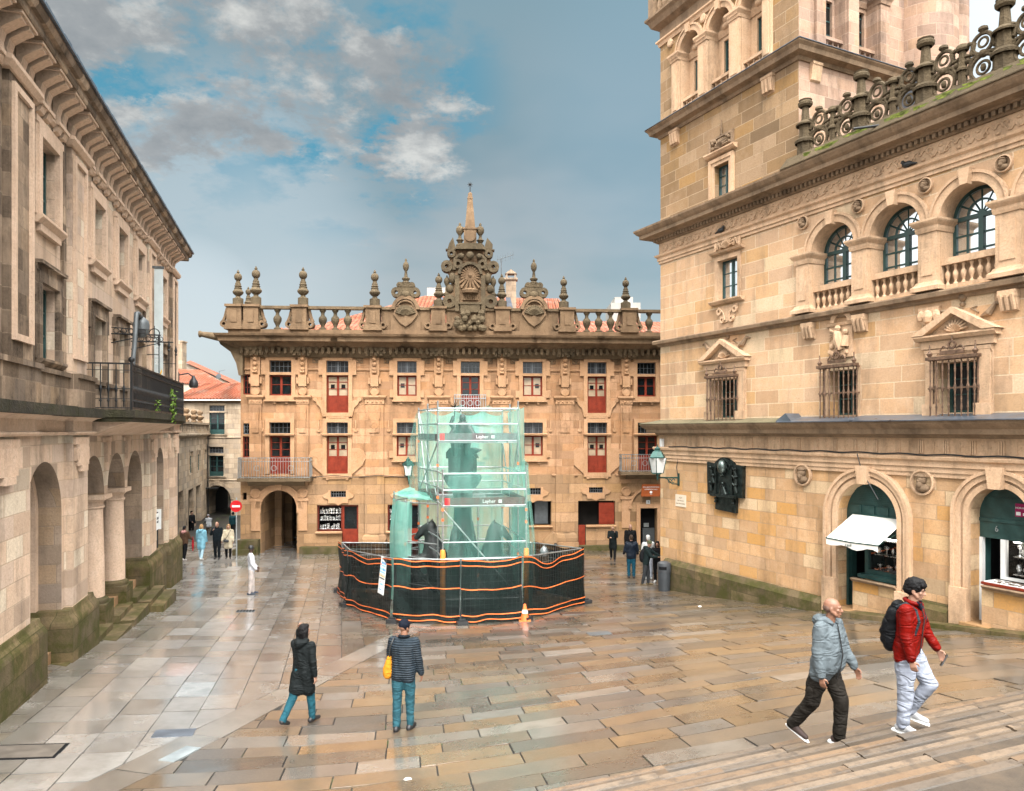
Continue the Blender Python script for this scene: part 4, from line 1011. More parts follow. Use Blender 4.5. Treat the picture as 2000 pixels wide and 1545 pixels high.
# string courses
mb = MB(); zt = z2(722)
edges = sorted([(u2(a) - .30, u2(b) + .30) for a, b, _ in ROWU]); x = UL
for a, b in edges + [(UR, UR)]:
    if a > x: mb.sweep([(0, zt - .07), (.06, zt - .05), (.09, zt), (.09, zt + .04), (0, zt + .06)], [(x, -.001), (a, -.001)])
    x = b
for a, b in ((UL, u2(618)), (u2(702), u2(1000)), (u2(1078), u2(1128)), (u2(1202), UR)): mb.sweep([(0, ZS - .08), (.06, ZS - .06), (.08, ZS), (.08, ZS + .03), (0, ZS + .05)], [(a, -.021), (b, -.021)])
build_each('string_course', mb, M['brown_trim'], house)
mb = MB()   # sunk square panels in the frieze
for i in range(len(PIL) - 1):
    pass
for px in (618, 702, 757, 832, 878, 955, 1004, 1078, 1125, 1203):
    c = u2(px); mb.ring(c, z2(702), .20, .27, -.05, .002, 45, 405, 4); mb.ball((c, 0, z2(702)), (.13, .06, .13), 8); mb.box(c - .03, c + .03, -.06, .002, z2(702) - .18, z2(702) + .18); mb.box(c - .18, c + .18, -.055, .002, z2(702) - .03, z2(702) + .03)
build('frieze_panel', mb, M['brown_mid'], house)
# heavy cornice breaking forward over the pilasters
segs = [(u2(px) - w - .42, u2(px) + w + .42) for px, w in PIL]
path = jog(segs, UL, UR, .18)
path = [(UL, 6)] + [(x, y) for x, y in path]
mb = MB(); mb.sweep([(-.02, 10.32), (.12, 10.34), (.20, 10.45), (.42, 10.55), (.60, 10.68), (.85, 10.74), (.87, 10.92), (1.0, 11.0), (1.04, 11.1), (-.02, 11.16)], path)
build('cornice', mb, M['brown_mid'], house)
mb = MB(); mb.sweep([(-.02, 10.0), (.16, 10.02), (.22, 10.12), (.30, 10.3), (.28, 10.33), (-.02, 10.35)], [(UL, 6), (UL, 0), (UR, 0)])
x = UL + .1
while x < UR: mb.box(x, x + .15, -.50, -.2, 10.20, 10.50); mb.ball((x + .075, -.42, 10.2), (.07, .10, .07), 6); x += .31
build('dentil_course', mb, M['brown_dark'], house)
# deep cove and stone water spout at the left corner
mb = MB(); mb.prism([(UL - .0, z2(735)), (UL - .12, z2(712)), (UL - .4, z2(690)), (UL - .9, z2(676)), (UL - 1.0, z2(668)), (UL + .2, z2(668)), (UL + .2, z2(735))], -.35, 3.5); build('corner_cove', mb, M['brown_dark'], house)
mb = MB(); mb.tube([(UL - .3, -.5, 10.9), (UL - 1.0, -.55, 10.98), (UL - 1.75, -.6, 11.1), (UL - 1.78, -.6, 11.1), (UL - 1.85, -.6, 11.1)], [.24, .2, .13, .17, .17], 10); build('water_spout', mb, M['brown_dark'], house, 50)
# parapet
PY = -.62; zr = z2(603); zb = 11.12
def finial(c, y, z0, h, k=1.0):
    s = h / 2.1 * k
    mb = MB(); r = lambda v: v * s
    prof = [(.26, 0), (.26, .42), (.20, .45), (.13, .50), (.12, .58), (.20, .64), (.29, .74), (.315, .82), (.27, .90), (.24, .93), (.20, 1.0), (.23, 1.05), (.17, 1.10), (.21, 1.18), (.16, 1.24), (.17, 1.32), (.12, 1.40), (.12, 1.48), (.08, 1.5)]
    prof += [(.225 * math.cos(t), 1.72 + .25 * math.sin(t)) for t in np.linspace(-1.3, 1.3, 9)] + [(.07, 1.98), (.09, 2.02), (.05, 2.08), (.02, 2.16)]
    mb.lathe((c, y, z0), [(r(a) if b > .5 else a * k, b * h / 2.16) for a, b in prof], 14)
    return mb
fin = [(465, .2, 527), (485, 2.4, 560), (500, 0, 520), (592, 0, 522), (732, 0, 527), (857, 0, 533), (980, 0, 535), (1101, 0, 539), (1222, 0, 541)]
for px, dy, ty in fin:
    c = L2.u(px, PY + dy); z0 = zr + .02; build('finial', finial(c, PY + dy, z0, L2.z(px, ty, PY + dy) - z0), M['crest'], house, 45)
mb = MB(); mb.box(UL - .35, UR, PY - .28, PY + .28, zb, zb + .22); build('parapet_base', mb, M['brown_mid'], house)
for px, w in [(472, .5)] + PIL:
    c = u2(px) if px != 472 else u2(468); w = .36
    mb = MB(); mb.box(c - w, c + w, PY - .34, PY + .36, zb + .22, zr - .1); mb.box(c - w - .08, c + w + .08, PY - .42, PY + .42, zr - .1, zr + .02); mb.prism([(c - w - .12, zb + .2), (c + w + .12, zb + .2), (c + w, zb + .5), (c - w, zb + .5)], PY - .40, PY + .38); mb.box(c - .15, c + .15, PY - .38, PY - .335, zb + .55, zr - .25)
    for q in (-1, 1):
        e = c + q * (w + .16); mb.ring(e, zb + .48, .08, .19, PY - .26, PY + .2, 0, 360, 12); mb.tube([(e + q * .1, PY, zb + .6), (e, PY, zb + .85), (e - q * .1, PY, zr - .12)], [.1, .09, .08], 6)
    build('parapet_pier', mb, M['brown_mid'], house)
mb = MB(); mb.box(UL - .3, u2(1300) + 2, PY - .2, PY + .2, zr - .16, zr - .02); build('parapet_rail', mb, M['brown_dark'], house)
def baluster(c, y, z0, h, r=.2):
    mb = MB(); mb.lathe((c, y, z0), [(r * a, h * b) for a, b in ((.9, 0), (.9, .08), (.5, .12), (.45, .2), (.7, .3), (1, .42), (1.05, .55), (.9, .62), (.5, .7), (.42, .8), (.6, .88), (.8, .92), (.8, 1))], 10); return mb
bz = zb + .22; bh = zr - .16 - bz
for px in (548, 512, 580, 635, 659, 683, 1142, 1165, 1188, 1262): build('baluster', baluster(u2(px), PY, bz, bh), M['crest'], house, 50)
mb = MB(); mb.box(u2(748), u2(842), PY - .1, PY + .1, bz, zr - .16); mb.box(u2(872), u2(966), PY - .1, PY + .1, bz, zr - .16); mb.box(u2(995), u2(1087), PY - .1, PY + .1, bz, zr - .16); build('parapet_panel', mb, M['brown_mid'], house)
def shell(mb, c, z, r, y, n=13, a0=20, a1=160, m=0):
    for i in range(n):
        t = R(a0 + (a1 - a0) * i / (n - 1)); d = Vector((math.cos(t), 0, math.sin(t)))
        o = Vector((c, y, z)); mb.tube([o + d * r * .12, o + d * r * .6 + Vector((0, -.08, 0)), o + d * r], [r * .04, r * .09, r * .10], 6, m)
def crest_small(px, tip):
    c = u2(px); y = PY - .12; z0 = bz; mb = MB(); zc = z2(612, px)
    mb.prism([(c - .75, z0), (c + .75, z0), (c + .75, z0 + .55), (c + .6, zc), (c + .45, zc + .45), (c, zc + .62), (c - .45, zc + .45), (c - .6, zc), (c - .75, z0 + .55)], y - .12, y + .3)
    mb.prism([(c - .62, zc - .2), (c - .3, zc - .62), (c, zc - .82), (c + .3, zc - .62), (c + .62, zc - .2), (c + .5, zc + .25), (c - .5, zc + .25)], y - .24, y - .11)
    mb.ring(c, zc + .05, .52, .70, y - .30, y + .2, 0, 180, 16); mb.ring(c, zc + .05, .40, .48, y - .27, y, 20, 160, 12)
    o = build('crest', mb, M['brown_mid'], house)
    mb = MB(); shell(mb, c, zc - .28, .52, y - .26); build('shell_carving', mb, M['crest'], o)
    mb = MB(); 
    for q in (-1, 1): mb.ring(c + q * .47, zc + .92, .09, .26, y - .2, y + .2, 0, 360, 14); mb.ring(c + q * .30, zc + 1.28, .05, .17, y - .16, y + .16, 0, 360, 12)
    mb.box(c - .38, c + .38, y - .18, y + .18, zc + .55, zc + 1.2); mb.ball((c, y - .2, zc + .8), (.24, .15, .2), 10); mb.box(c - .42, c + .42, y - .2, y + .2, zc + 1.2, zc + 1.3)
    mb.lathe((c, y, zc + 1.3), [(.2, 0), (.22, .15), (.12, .22), (.2, .3), (.2, .36), (.09, .42), (.06, .7), (.08, .74), (.14, .84), (.16, 1.0), (.12, 1.12), (.05, 1.2), (.06, 1.28), (.02, 1.36)], 12)
    build('carved_top', mb, M['crest'], o, 45)
crest_small(795, 518); crest_small(1040, 530)
# the great crest with sunburst, urn and obelisk
c = u2(918); y = PY - .15; sc = L2.D(918) / F
zp = lambda py: L2.z(918, py, PY)
mb = MB(); mb.box(c - .78, c + .78, y - .05, y + .8, bz, zp(520)); mb.prism([(c - .78, zp(600)), (c - 1.3, zp(602)), (c - 1.35, zp(585)), (c - .95, zp(560)), (c - 1.0, zp(540)), (c - 1.25, zp(525)), (c - 1.0, zp(505)), (c - .72, zp(490)), (c + .72, zp(490)), (c + 1.0, zp(505)), (c + 1.25, zp(525)), (c + 1.0, zp(540)), (c + .95, zp(560)), (c + 1.35, zp(585)), (c + 1.3, zp(602)), (c + .78, zp(600))], y + .05, y + .7)
crest = build('great_crest', mb, M['brown_mid'], house)
mb = MB()
for q in (-1, 1):
    mb.box(c + q * .66 - .11, c + q * .66 + .11, y - .2, y, zp(610), zp(540)); mb.ring(c + q * 1.05, zp(590), .12, .34, y - .12, y + .4, 0, 360, 14)
    mb.ring(c + q * .62, zp(518), .1, .24, y - .2, y + .3, 0, 360, 12); mb.ring(c + q * 1.18, zp(522), .1, .3, y - .1, y + .4, 0, 360, 12); mb.ring(c + q * .95, zp(497), .08, .22, y - .1, y + .4, 0, 360, 12); mb.ball((c + q * .9, y, zp(545)), (.2, .2, .3), 10); mb.ball((c + q * 1.02, y + .1, zp(565)), (.2, .2, .25), 10); mb.ball((c + q * .45, y - .15, zp(503)), (.16, .16, .16), 8)
    mb.tube([(c + q * .5, y - .1, zp(500)), (c + q * .75, y - .1, zp(508)), (c + q * .8, y - .1, zp(530))], .1, 8)
mb.box(c - .72, c + .72, y - .28, y + .4, zp(490), zp(485)); mb.box(c - .5, c + .5, y - .2, y + .4, zp(485), zp(478)); mb.ball((c, y - .22, zp(502)), (.2, .15, .2), 10)
mb.ring(c, zp(538), .48, .62, y - .25, y + .02, 0, 180, 18); mb.box(c - .5, c + .5, y - .24, y, zp(612), zp(596)); mb.box(c - .6, c + .6, y - .28, y, zp(597), zp(593))
build('scroll_frame', mb, M['crest'], crest, 45)
mb = MB(); mb.lathe((c, y - .04, zp(540)), [(.46, -.06), (.46, .05)], 20, ax='y')
o3 = Vector((c, y - .12, zp(540)))
for i in range(20):
    t = 2 * math.pi * i / 20; d = Vector((math.cos(t), 0, math.sin(t))); l = .48 if math.sin(t) > -.4 else .78
    mb.tube([o3 + d * .08, o3 + d * l], [.05, .045 if l < .6 else .07], 6)
mb.ball(tuple(o3), .13, 8)
for i in range(9): x = c - .4 + .8 * i / 8; mb.tube([(x, y - .1, zp(572)), (x * .85 + c * .15, y - .1, zp(588))], .055, 6)
mb.lathe((c, y - .1, zp(575)), [(.42, 0), (.46, .14), (.36, .2), (.3, .22)], 14)
build('sunburst_carving', mb, M['brown_mid'], crest, 40)
mb = MB(); rg2 = random.Random(4)
for i in range(46):
    x = c + rg2.uniform(-.72, .72); z = zp(648) + rg2.uniform(.05, .92); mb.ball((x, y - .22 - rg2.uniform(0, .12), z), rg2.uniform(.10, .19), 8)
build('cloud_carving', mb, M['crest'], crest, 40)
mb = MB(); mb.box(c - .32, c + .32, y - .1, y + .5, zp(478), zp(450)); mb.lathe((c, y - .12, zp(463)), [(.30, -.05), (.3, .05)], 14, ax='y'); mb.box(c - .38, c + .38, y - .14, y + .54, zp(450), zp(447))
pz = zp(447); tz = zp(378); w0, w1 = .26, .10; cy_ = y + .2
for q in range(1):
    mb.add([(c - w0, cy_ - w0, pz), (c + w0, cy_ - w0, pz), (c + w0, cy_ + w0, pz), (c - w0, cy_ + w0, pz), (c - w1, cy_ - w1, tz), (c + w1, cy_ - w1, tz), (c + w1, cy_ + w1, tz), (c - w1, cy_ + w1, tz), (c, cy_, zp(374))], [(0, 1, 5, 4), (1, 2, 6, 5), (2, 3, 7, 6), (3, 0, 4, 7), (4, 5, 8), (5, 6, 8), (6, 7, 8), (7, 4, 8)])
mb.box(c - .14, c + .14, cy_ - .14, cy_ + .14, zp(389), zp(386))
build('obelisk', mb, M['brown_mid'], crest)
mb = MB(); mb.tube([(c, cy_, zp(376)), (c, cy_, zp(357))], .022, 6)
for i in range(8): t = math.pi * i / 4; mb.tube([(c, cy_, zp(360)), (c + .15 * math.cos(t), cy_, zp(360) + .15 * math.sin(t))], [.03, .006], 5)
build('iron_star', mb, M['iron'], crest)
for q in (-1, 1):
    x = c + q * .52
    mb = MB(); mb.lathe((x, y + .1, zp(484)), [(.2, 0), (.2, .12), (.1, .2), (.14, .3), (.2, .36), (.09, .46), (.07, .6), (.1, .64), (.19, .78), (.2, .92), (.15, 1.04), (.06, 1.1), (.07, 1.18), (.02, 1.26)], 12); build('urn_finial', mb, M['crest'], crest, 45)
    x = c + q * .92; mb = MB(); mb.prism([(x - .22, zp(488)), (x + .22, zp(488)), (x + q * .05 + .18, zp(478)), (x - q * .05, zp(465)), (x - .15, zp(478))], y, y + .35); mb.box(x - .32, x + .32, y - .05, y + .4, zp(490), zp(488)); build('broken_pediment', mb, M['crest'], crest)
    x = c + q * 1.18; mb = MB(); mb.lathe((x, y + .2, zp(578)), [(.18, 0), (.2, .1), (.1, .18), (.07, .5), (.1, .55), (.16, .7), (.14, .86), (.05, .95), (.02, 1.05)], 10); build('urn_finial', mb, M['crest'], crest, 45)
# tiled roof seen between the balusters
mb = MB()
A, B = u2(520), UR
mb.add([(A, 1.0, 11.35), (B, 1.0, 11.35), (B, 7, 13.05), (u2(640), 7, 13.05)], [(0, 1, 2, 3)]); mb.add([(A, 1.0, 11.35), (u2(640), 7, 13.05), (A, 13, 11.4)], [(0, 1, 2)])
mb.add([(B, 1.0, 11.35), (B, 13, 11.35), (B, 7, 13.05)], [(0, 1, 2)]); mb.add([(A, 13, 11.4), (u2(640), 7, 13.05), (B, 7, 13.05), (B, 13, 11.35)], [(0, 1, 2, 3)])
for x in np.arange(A, B, .24): mb.tube([(x, .98, 11.40), (x + .001, 2.2, 11.745)], .10, 8)
build('roof', mb, M['tiles'], house)
mb = MB(); mb.box(A - .4, B, .3, .98, 11.0, 11.34); build('gutter', mb, M['white'], house)
# balconies
def grille_balcony(px0, px1, py0, py1, full, proj=.75):
    a, b, z0, z1 = u2(px0), u2(px1), z2(py1), z2(py0)
    mb = MB(); mb.box(a, b, -proj, -.0, z0 - .16, z0); mb.sweep([(0, z0 - .42), (.1, z0 - .4), (.35, z0 - .2), (.35, z0 - .161), (0, z0 - .161)], [(a + .4, -.05), (b - .4, -.05)])
    s = build('balcony', mb, M['brown_dark'], house)
    mb = MB(); y = -proj + .06
    n = int((b - a) / .13)
    for i in range(n + 1):
        x = a + .05 + (b - a - .1) * i / n; mb.box(x - .011, x + .011, y - .011, y + .011, z0, z1)
    for z in (z0 + .05, z1, z1 - .18): mb.box(a + .03, b - .03, y - .02, y + .02, z - .018, z + .018); mb.box(a + .03, a + .07, y + .02, 0, z - .018, z + .018); mb.box(b - .07, b - .03, y + .02, 0, z - .018, z + .018)
    for yy in np.arange(y + .12, -.02, .13): mb.box(a + .04, a + .06, yy - .01, yy + .01, z0, z1); mb.box(b - .06, b - .04, yy - .01, yy + .01, z0, z1)
    for q in (.27, .5, .73): mb.ring(a + (b - a) * q, (z0 + z1) / 2, .12, .15, y - .016, y - .012 + .03, 0, 360, 12)
    build('railing', mb, M['steel'], s)
grille_balcony(471, 612, 893, 932, 1); grille_balcony(1207, 1300, 888, 922, 1)
grille_balcony(886, 950, 771, 803, 1, .35)
# shops in the ground floor
def shop(px0, px1, py0, py1, dx0, dx1, lit=True, door=True):
    a, b, z0, z1 = u2(px0), u2(px1), z2(py1), z2(py0)
    mb = MB(); f = .07
    mb.box(a, b, .14, .24, z0, z0 + f); mb.box(a, b, .14, .24, z1 - f, z1); mb.box(a, a + f, .142, .238, z0 + f, z1 - f); mb.box(b - f, b, .142, .238, z0 + f, z1 - f)
    w = build('shop_window', mb, M['redwood_dark'], house)
    mb = MB(); mb.sweep([(0, z0 - .1), (.2, z0 - .1), (.22, z0 - .03), (.2, z0 - .001), (0, z0 - .001)], [(a - .05, -.02), (b + .02, -.02)]); build('sill', mb, M['brown_trim'], w)
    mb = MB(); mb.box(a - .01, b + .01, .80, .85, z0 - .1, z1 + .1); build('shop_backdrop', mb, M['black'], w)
    if lit:
        mb = MB(); r3 = random.Random(11)
        for z in (z0 + .08, z0 + (z1 - z0) * .40, z0 + (z1 - z0) * .66):
            x = a + .12
            mb.box(a + .08, b - .08, .32, .62, z - .02, z)
            while x < b - .14:
                w_ = r3.uniform(.05, .11); h = r3.uniform(.12, .27)
                if r3.random() < .5: mb.lathe((x, .45, z), [(w_ * .45, 0), (w_ * .25, .03), (w_ * .2, h * .4), (w_ * .6, h * .65), (w_ * .5, h)], 8)
                else: mb.box(x - w_ / 2, x + w_ / 2, .42, .48, z, z + h)
                x += w_ * r3.uniform(1.1, 1.6)
        build('shop_display', mb, M['silver'], w); mb = MB(); mb.box(a + .1, b - .1, .30, .34, z1 - .07, z1 - .05); build('shop_lamp', mb, M['lit'], w)
    if door:
        d0, d1 = u2(dx0), u2(dx1)
        casement(house, d0, d1, -.05, z1, .16, M['redwood'], M['glass'], 1, 1, .09, .03, 'shop_door', None, 1.25)
shop(619, 668, 986, 1037, 668.2, 700)
shop(757, 790, 986, 1037, 790.2, 822)
# two open dark kiosks on the right with counters; one has a red shutter folded back
for a, b in ((1000, 1077), (1129, 1201)):
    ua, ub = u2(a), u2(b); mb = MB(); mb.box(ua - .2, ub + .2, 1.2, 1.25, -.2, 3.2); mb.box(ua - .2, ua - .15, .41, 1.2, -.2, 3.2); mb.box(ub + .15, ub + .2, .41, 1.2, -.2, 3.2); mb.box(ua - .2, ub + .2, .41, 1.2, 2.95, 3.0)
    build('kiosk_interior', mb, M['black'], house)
    cs = u2(1028 if a == 1000 else 1144)
    mb = MB(); zc = z2(1030); mb.sweep([(0, zc - .1), (.1, zc - .1), (.16, zc - .03), (.14, zc - .002), (0, zc - .002)], [(cs, -.02), (ub + .05, -.02)]); build('counter', mb, M['brown_trim'], house)
mb = MB(); a, b, z0, z1 = u2(1170), u2(1200), z2(1028) + .01, z2(985)
mb.box(a, b, .02, .07, z0, z1); mb.box(a + .06, b - .06, .005, .021, z0 + .08, z0 + .5); mb.box(a + .06, b - .06, .005, .021, z0 + .6, z1 - .08); build('folded_shutter', mb, M['redwood'], house)
mb = MB(); a, b = u2(1130), u2(1143); mb.box(a, b, .02, .07, .15, z2(1029)); build('half_door', mb, M['redwood'], house)
mb = MB(); a, b = u2(1046), u2(1072); mb.box(a, b, .5, .54, z2(1028), z2(983)); build('inner_panel', mb, M['grey_metal'], house)
mb = MB(); a, b = u2(1250), u2(1283); mb.box(a - .1, b + .1, .46, .5, -.2, z2(990)); build('doorway_dark', mb, M['black'], house)
mb = MB(); mb.box(u2(1259), u2(1282), .40, .44, .0, z2(1038)); build('notice_board', mb, M['grey_metal'], house)
mb = MB(); mb.box(u2(1261), u2(1271), .42, .445, z2(1036), z2(1028)); build('door_notice', mb, M['palepane'], house)
mb = MB()
for a, b in ((u2(1250) - .2, u2(1250)), (u2(1283), u2(1283) + .2)): mb.box(a, b, -.1, -.019, 0, z2(996) + .2)
mb.box(u2(1250), u2(1283), -.1, -.019, z2(996), z2(996) + .2); mb.ring(u2(1268), z2(995), .98, 1.10, -.12, -.019, 0, 180, 20); mb.box(u2(1268) - 1.12, u2(1268) - .95, -.14, -.019, z2(997), z2(991))
build('doorway_surround', mb, M['brown_trim'], house)
mb = MB(); mb.box(u2(588), u2(735), -.42, -.021, -.3, .35); mb.box(UL, u2(509), -.55, -.021, -.3, .75); mb.box(UL - .2, u2(505), -.72, -.021, -.3, .3); mb.box(u2(1075), u2(1250), -.35, -.021, -.3, .28); build_each('base_course', mb, M['moss'], house)
# sloped stone by the right kiosk pilaster
mb = MB(); mb.prism([(u2(1048), 0), (u2(1085), 0), (u2(1085), .95), (u2(1078), 1.0), (u2(1062), .6)], -.8, -.02); build('stone_ramp', mb, M['brown_low'], house)

# things fixed to that front
def lantern(name, label, loc, rz, arm, s=1.0, hang=False):
    root = thing(name, label, 'lantern', loc, rz); mb = MB()
    mb.box(-.04, .04, -.02, .03, -.22 * s, .12 * s)
    if arm > 0:
        mb.tube([(0, -.02, 0), (0, -arm, .03)], .022 * s, 8); mb.tube([(0, -.02, -.18 * s), (0, -arm * .3, -.16 * s), (0, -arm * .55, -.02), (0, -arm * .7, .02)], .016 * s, 6); mb.ring(0, 0, .01, .02, 0, .01, 0, 360, 8)
        for q in (.25, .42): mb.tube([(0, -arm * q + .07 * math.cos(t), -.08 * s + .07 * math.sin(t)) for t in np.linspace(0, 5.5, 10)], .012 * s, 5)
        mb.tube([(0, -arm, -.06), (0, -arm, .14 * s)], [.02 * s, .05 * s], 8)
    build('bracket_arm', mb, M['green_iron'], root, 40)
    z = .14 * s; mb = MB()
    sq = [(.11 * s, z), (.17 * s, z + .42 * s)]
    def fr(r, zq): return [(-r, -arm - r, zq), (r, -arm - r, zq), (r, -arm + r, zq), (-r, -arm + r, zq)]
    for (ax_, ay, az), (bx, by, bz_) in zip(fr(*sq[0]), fr(*sq[1])): mb.tube([(ax_, ay, az), (bx, by, bz_)], .014 * s, 4)
    mb.lathe((0, -arm, z), [(.17 * s, -.02), (.17 * s, .02)], 4); mb.lathe((0, -arm, z + .42 * s), [(.26 * s, -.01), (.26 * s, .03), (.15 * s, .17 * s), (.09 * s, .20 * s), (.10 * s, .25 * s), (.03, .30 * s), (.015, .36 * s)], 4)
    fo = build('lamp_frame', mb, M['green_iron'], root)
    mb = MB(); q = fr(sq[0][0] * .93, z + .021) + fr(sq[1][0] * .93, z + .41 * s); mb.add(q, [(0, 3, 2, 1), (4, 5, 6, 7), (0, 1, 5, 4), (1, 2, 6, 5), (2, 3, 7, 6), (3, 0, 4, 7)]); build('lamp_glass', mb, M['lamp_glass'], root)
    return root
p = L2.w(u2(799), -.02, z2(935)); lantern('wall_lantern', 'small iron lantern on the brown wall just left of the scaffold netting', p, L2.ang, .55, 1.25)
o = thing('hanging_sign', 'russet rectangular exhibition sign with pale lettering above the dark right doorway', 'sign', L2.w(u2(1268), -.35, z2(960)), L2.ang)
mb = MB(); w = .52; mb.prism([(-w, -.31), (w - .06, -.31), (w + .03, .33), (-w + .05, .33)], -.03, .03); build('sign_board', mb, M['brown_sign'], o)
lettering('SALA DE EXPOSICIÓNS', .085, M['paper'], o, (0, -.034, .18)); lettering('EXHIBITION HALL', .085, M['paper'], o, (0, -.034, .06)); lettering('Museo', .04, M['paper'], o, (0, -.034, -.20))
mb = MB(); mb.lathe((0, -.034, -.08), [(.07, -.004), (.07, .004)], 12, ax='y'); build('shell_mark', mb, M['paper'], o); mb = MB(); mb.box(-.3, -.27, .03, .33, .2, .23); mb.box(.27, .3, .03, .33, .2, .23); build('sign_bracket', mb, M['iron'], o)
o = thing('house_number', 'white square house number tile below the russet sign', 'house number', L2.w(u2(1265.5), -.03, z2(984)), L2.ang)
mb = MB(); mb.box(-.1, .1, -.02, .005, -.1, .1); build('tile', mb, M['paper'], o); lettering('4', .14, M['black_plastic'], o, (0, -.023, 0))
# cable sagging along the wall
mb = MB(); mb.tube([L2.w(u2(q), -.2, z2(930) + .04 * math.sin(q * .07)) for q in range(612, 800, 8)] , .018, 5); tag(build('wall_cable', mb, M['black_plastic']), 'dark cable strung along the brown facade at first floor level', 'cable')
# ---------------------------------------------------------------- the cathedral's cloister wing and corner tower on the right
C3 = Vector((5.7, 28.5)); D3 = Vector((.4327, -.9015)).normalized()
L3 = Frame(C3, C3 + D3)
wing = thing('cathedral_wing', 'tall cream granite cathedral wing with arched loggia and corner tower on the right', 'building', (L3.o.x, L3.o.y, 0), L3.ang)
u3 = L3.u
UE = 21.0
d1 = (u3(1637.5), u3(1756)); r1_ = (d1[1] - d1[0]) / 2; cr1 = L3.z(1692, 942); sp1 = cr1 - r1_
d2c = u3(1954); r2_ = d2c - u3(1896); d2 = (d2c - r2_, d2c + r2_); cr2 = L3.z(1956, 952); sp2 = cr2 - r2_
# lower storey
mb = MB(); mb.wall(0, UE, -.4, 5.14, [(d1[0], d1[1], .3, sp1, True, .55), (d2[0], d2[1], .3, sp2, True, .55)], 0, .55, 0, 0, 24)
build('lower_wall', mb, M['cream_low'], wing)
mb = MB(); mb.box(.05, UE, .65, 9, -.4, 13.5) if False else None
mb.box(.05, d1[0] - .1, .6, 10, -.4, 12.6); mb.box(d1[1] + .1, d2[0] - .1, .6, 10, -.4, 12.6); mb.box(d2[1] + .1, UE, .6, 10, -.4, 12.6); mb.box(d1[0] - .1, d2[1] + .1, 2.2, 10, -.4, 12.6); mb.box(d1[0] - .1, d1[1] + .1, .6, 2.2, cr1 + .1, 12.6); mb.box(d2[0] - .1, d2[1] + .1, .6, 2.2, cr2 + .1, 12.6)
mb.add([(0, 0, -.4), (0, 10, -.4), (0, 10, 14), (0, 0, 14)], [(0, 1, 2, 3)])
build('wing_body', mb, M['dim'], wing)
for c, r, s in ((sum(d1) / 2, r1_, sp1), (d2c, r2_, sp2)):
    mb = MB(); g = L3.gz(c)
    for a, b, t in ((r, r + .13, .10), (r + .13, r + .19, .05), (r + .19, r + .32, .12), (r + .32, r + .40, .17)):
        mb.ring(c, s, a + .002, b, -t, .003, 0, 180, 28); mb.box(c - b, c - a - .002, -t, .003, g + .9, s); mb.box(c + a + .002, c + b, -t, .003, g + .9, s)
    mb.prism([(c - .13, s + r - .04), (c + .13, s + r - .04), (c + .2, s + r + .46), (c - .2, s + r + .46)], -.26, .0)
    mb.box(c - r - .42, c - r, -.2, .003, g - .2, g + .9); mb.box(c + r, c + r + .42, -.2, .003, g - .2, g + .9)
    build('doorway_arch', mb, M['cream_trim'], wing)
# plinth, mossy; stops at the doors
mb = MB(); zt = 1.46
for a, b in ((.42, d1[0] - .45), (d1[1] + .45, d2[0] - .45), (d2[1] + .45, UE)):
    t = zt if a < 2 else zt + .32 + (.25 if a > 9 else 0)
    mb.sweep([(0, -.4), (.26, -.4), (.24, t - .16), (.10, t), (0, t)], [(a, 0), (b, 0)])
build('plinth', mb, M['moss'], wing)
# crowned entablature over the lower storey
P3 = [(0, 6), (0, 0), (UE, 0)]
mb = MB(); mb.sweep([(-.02, 5.13), (.06, 5.13), (.06, 5.24), (.09, 5.245), (.09, 5.38), (.13, 5.385), (.13, 5.52), (.20, 5.56), (.22, 5.63), (.20, 5.66), (-.02, 5.67)], P3); build('architrave', mb, M['cream_trim'], wing)
mb = MB(); mb.sweep([(-.02, 5.672), (.05, 5.672), (.05, 6.10), (-.02, 6.10)], P3); build('cross_frieze', mb, M['cream_trim'], wing); fz = scene.collection.objects[-1]
mb = MB(); x = .25
while x < 16.5:
    for q in (-.055, .0, .055): mb.box(x + q - .018, x + q + .018, -.085, -.049, 5.72, 6.04)
    cx_ = x + .33; mb.box(cx_ - .012, cx_ + .012, -.066, -.049, 5.74, 6.02); mb.box(cx_ - .09, cx_ + .09, -.065, -.049, 5.88, 5.905)
    x += .66
build('triglyph', mb, M['cream_trim'], wing)
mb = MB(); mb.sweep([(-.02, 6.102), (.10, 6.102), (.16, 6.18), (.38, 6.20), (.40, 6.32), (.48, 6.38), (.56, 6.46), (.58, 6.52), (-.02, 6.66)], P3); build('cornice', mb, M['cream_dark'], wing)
mb = MB(); mb.sweep([(-.01, 6.665), (.57, 6.525), (.60, 6.525), (.60, 6.54), (.0, 6.685)], [(0, 6), (0, 0), (u3(1545), 0)]); build('ledge_moss', mb, M['mossroof'], wing)
mb = MB(); mb.sweep([(-.01, 6.665), (.60, 6.525), (.64, 6.525), (.64, 6.55), (.0, 6.70)], [(u3(1545) + .02, 0), (UE, 0)]); mb.prism([(u3(1540), 6.56), (u3(1572), 6.56), (u3(1560), 6.80)], -.55, -.0); build('lead_flashing', mb, M['slate_blue'], wing)
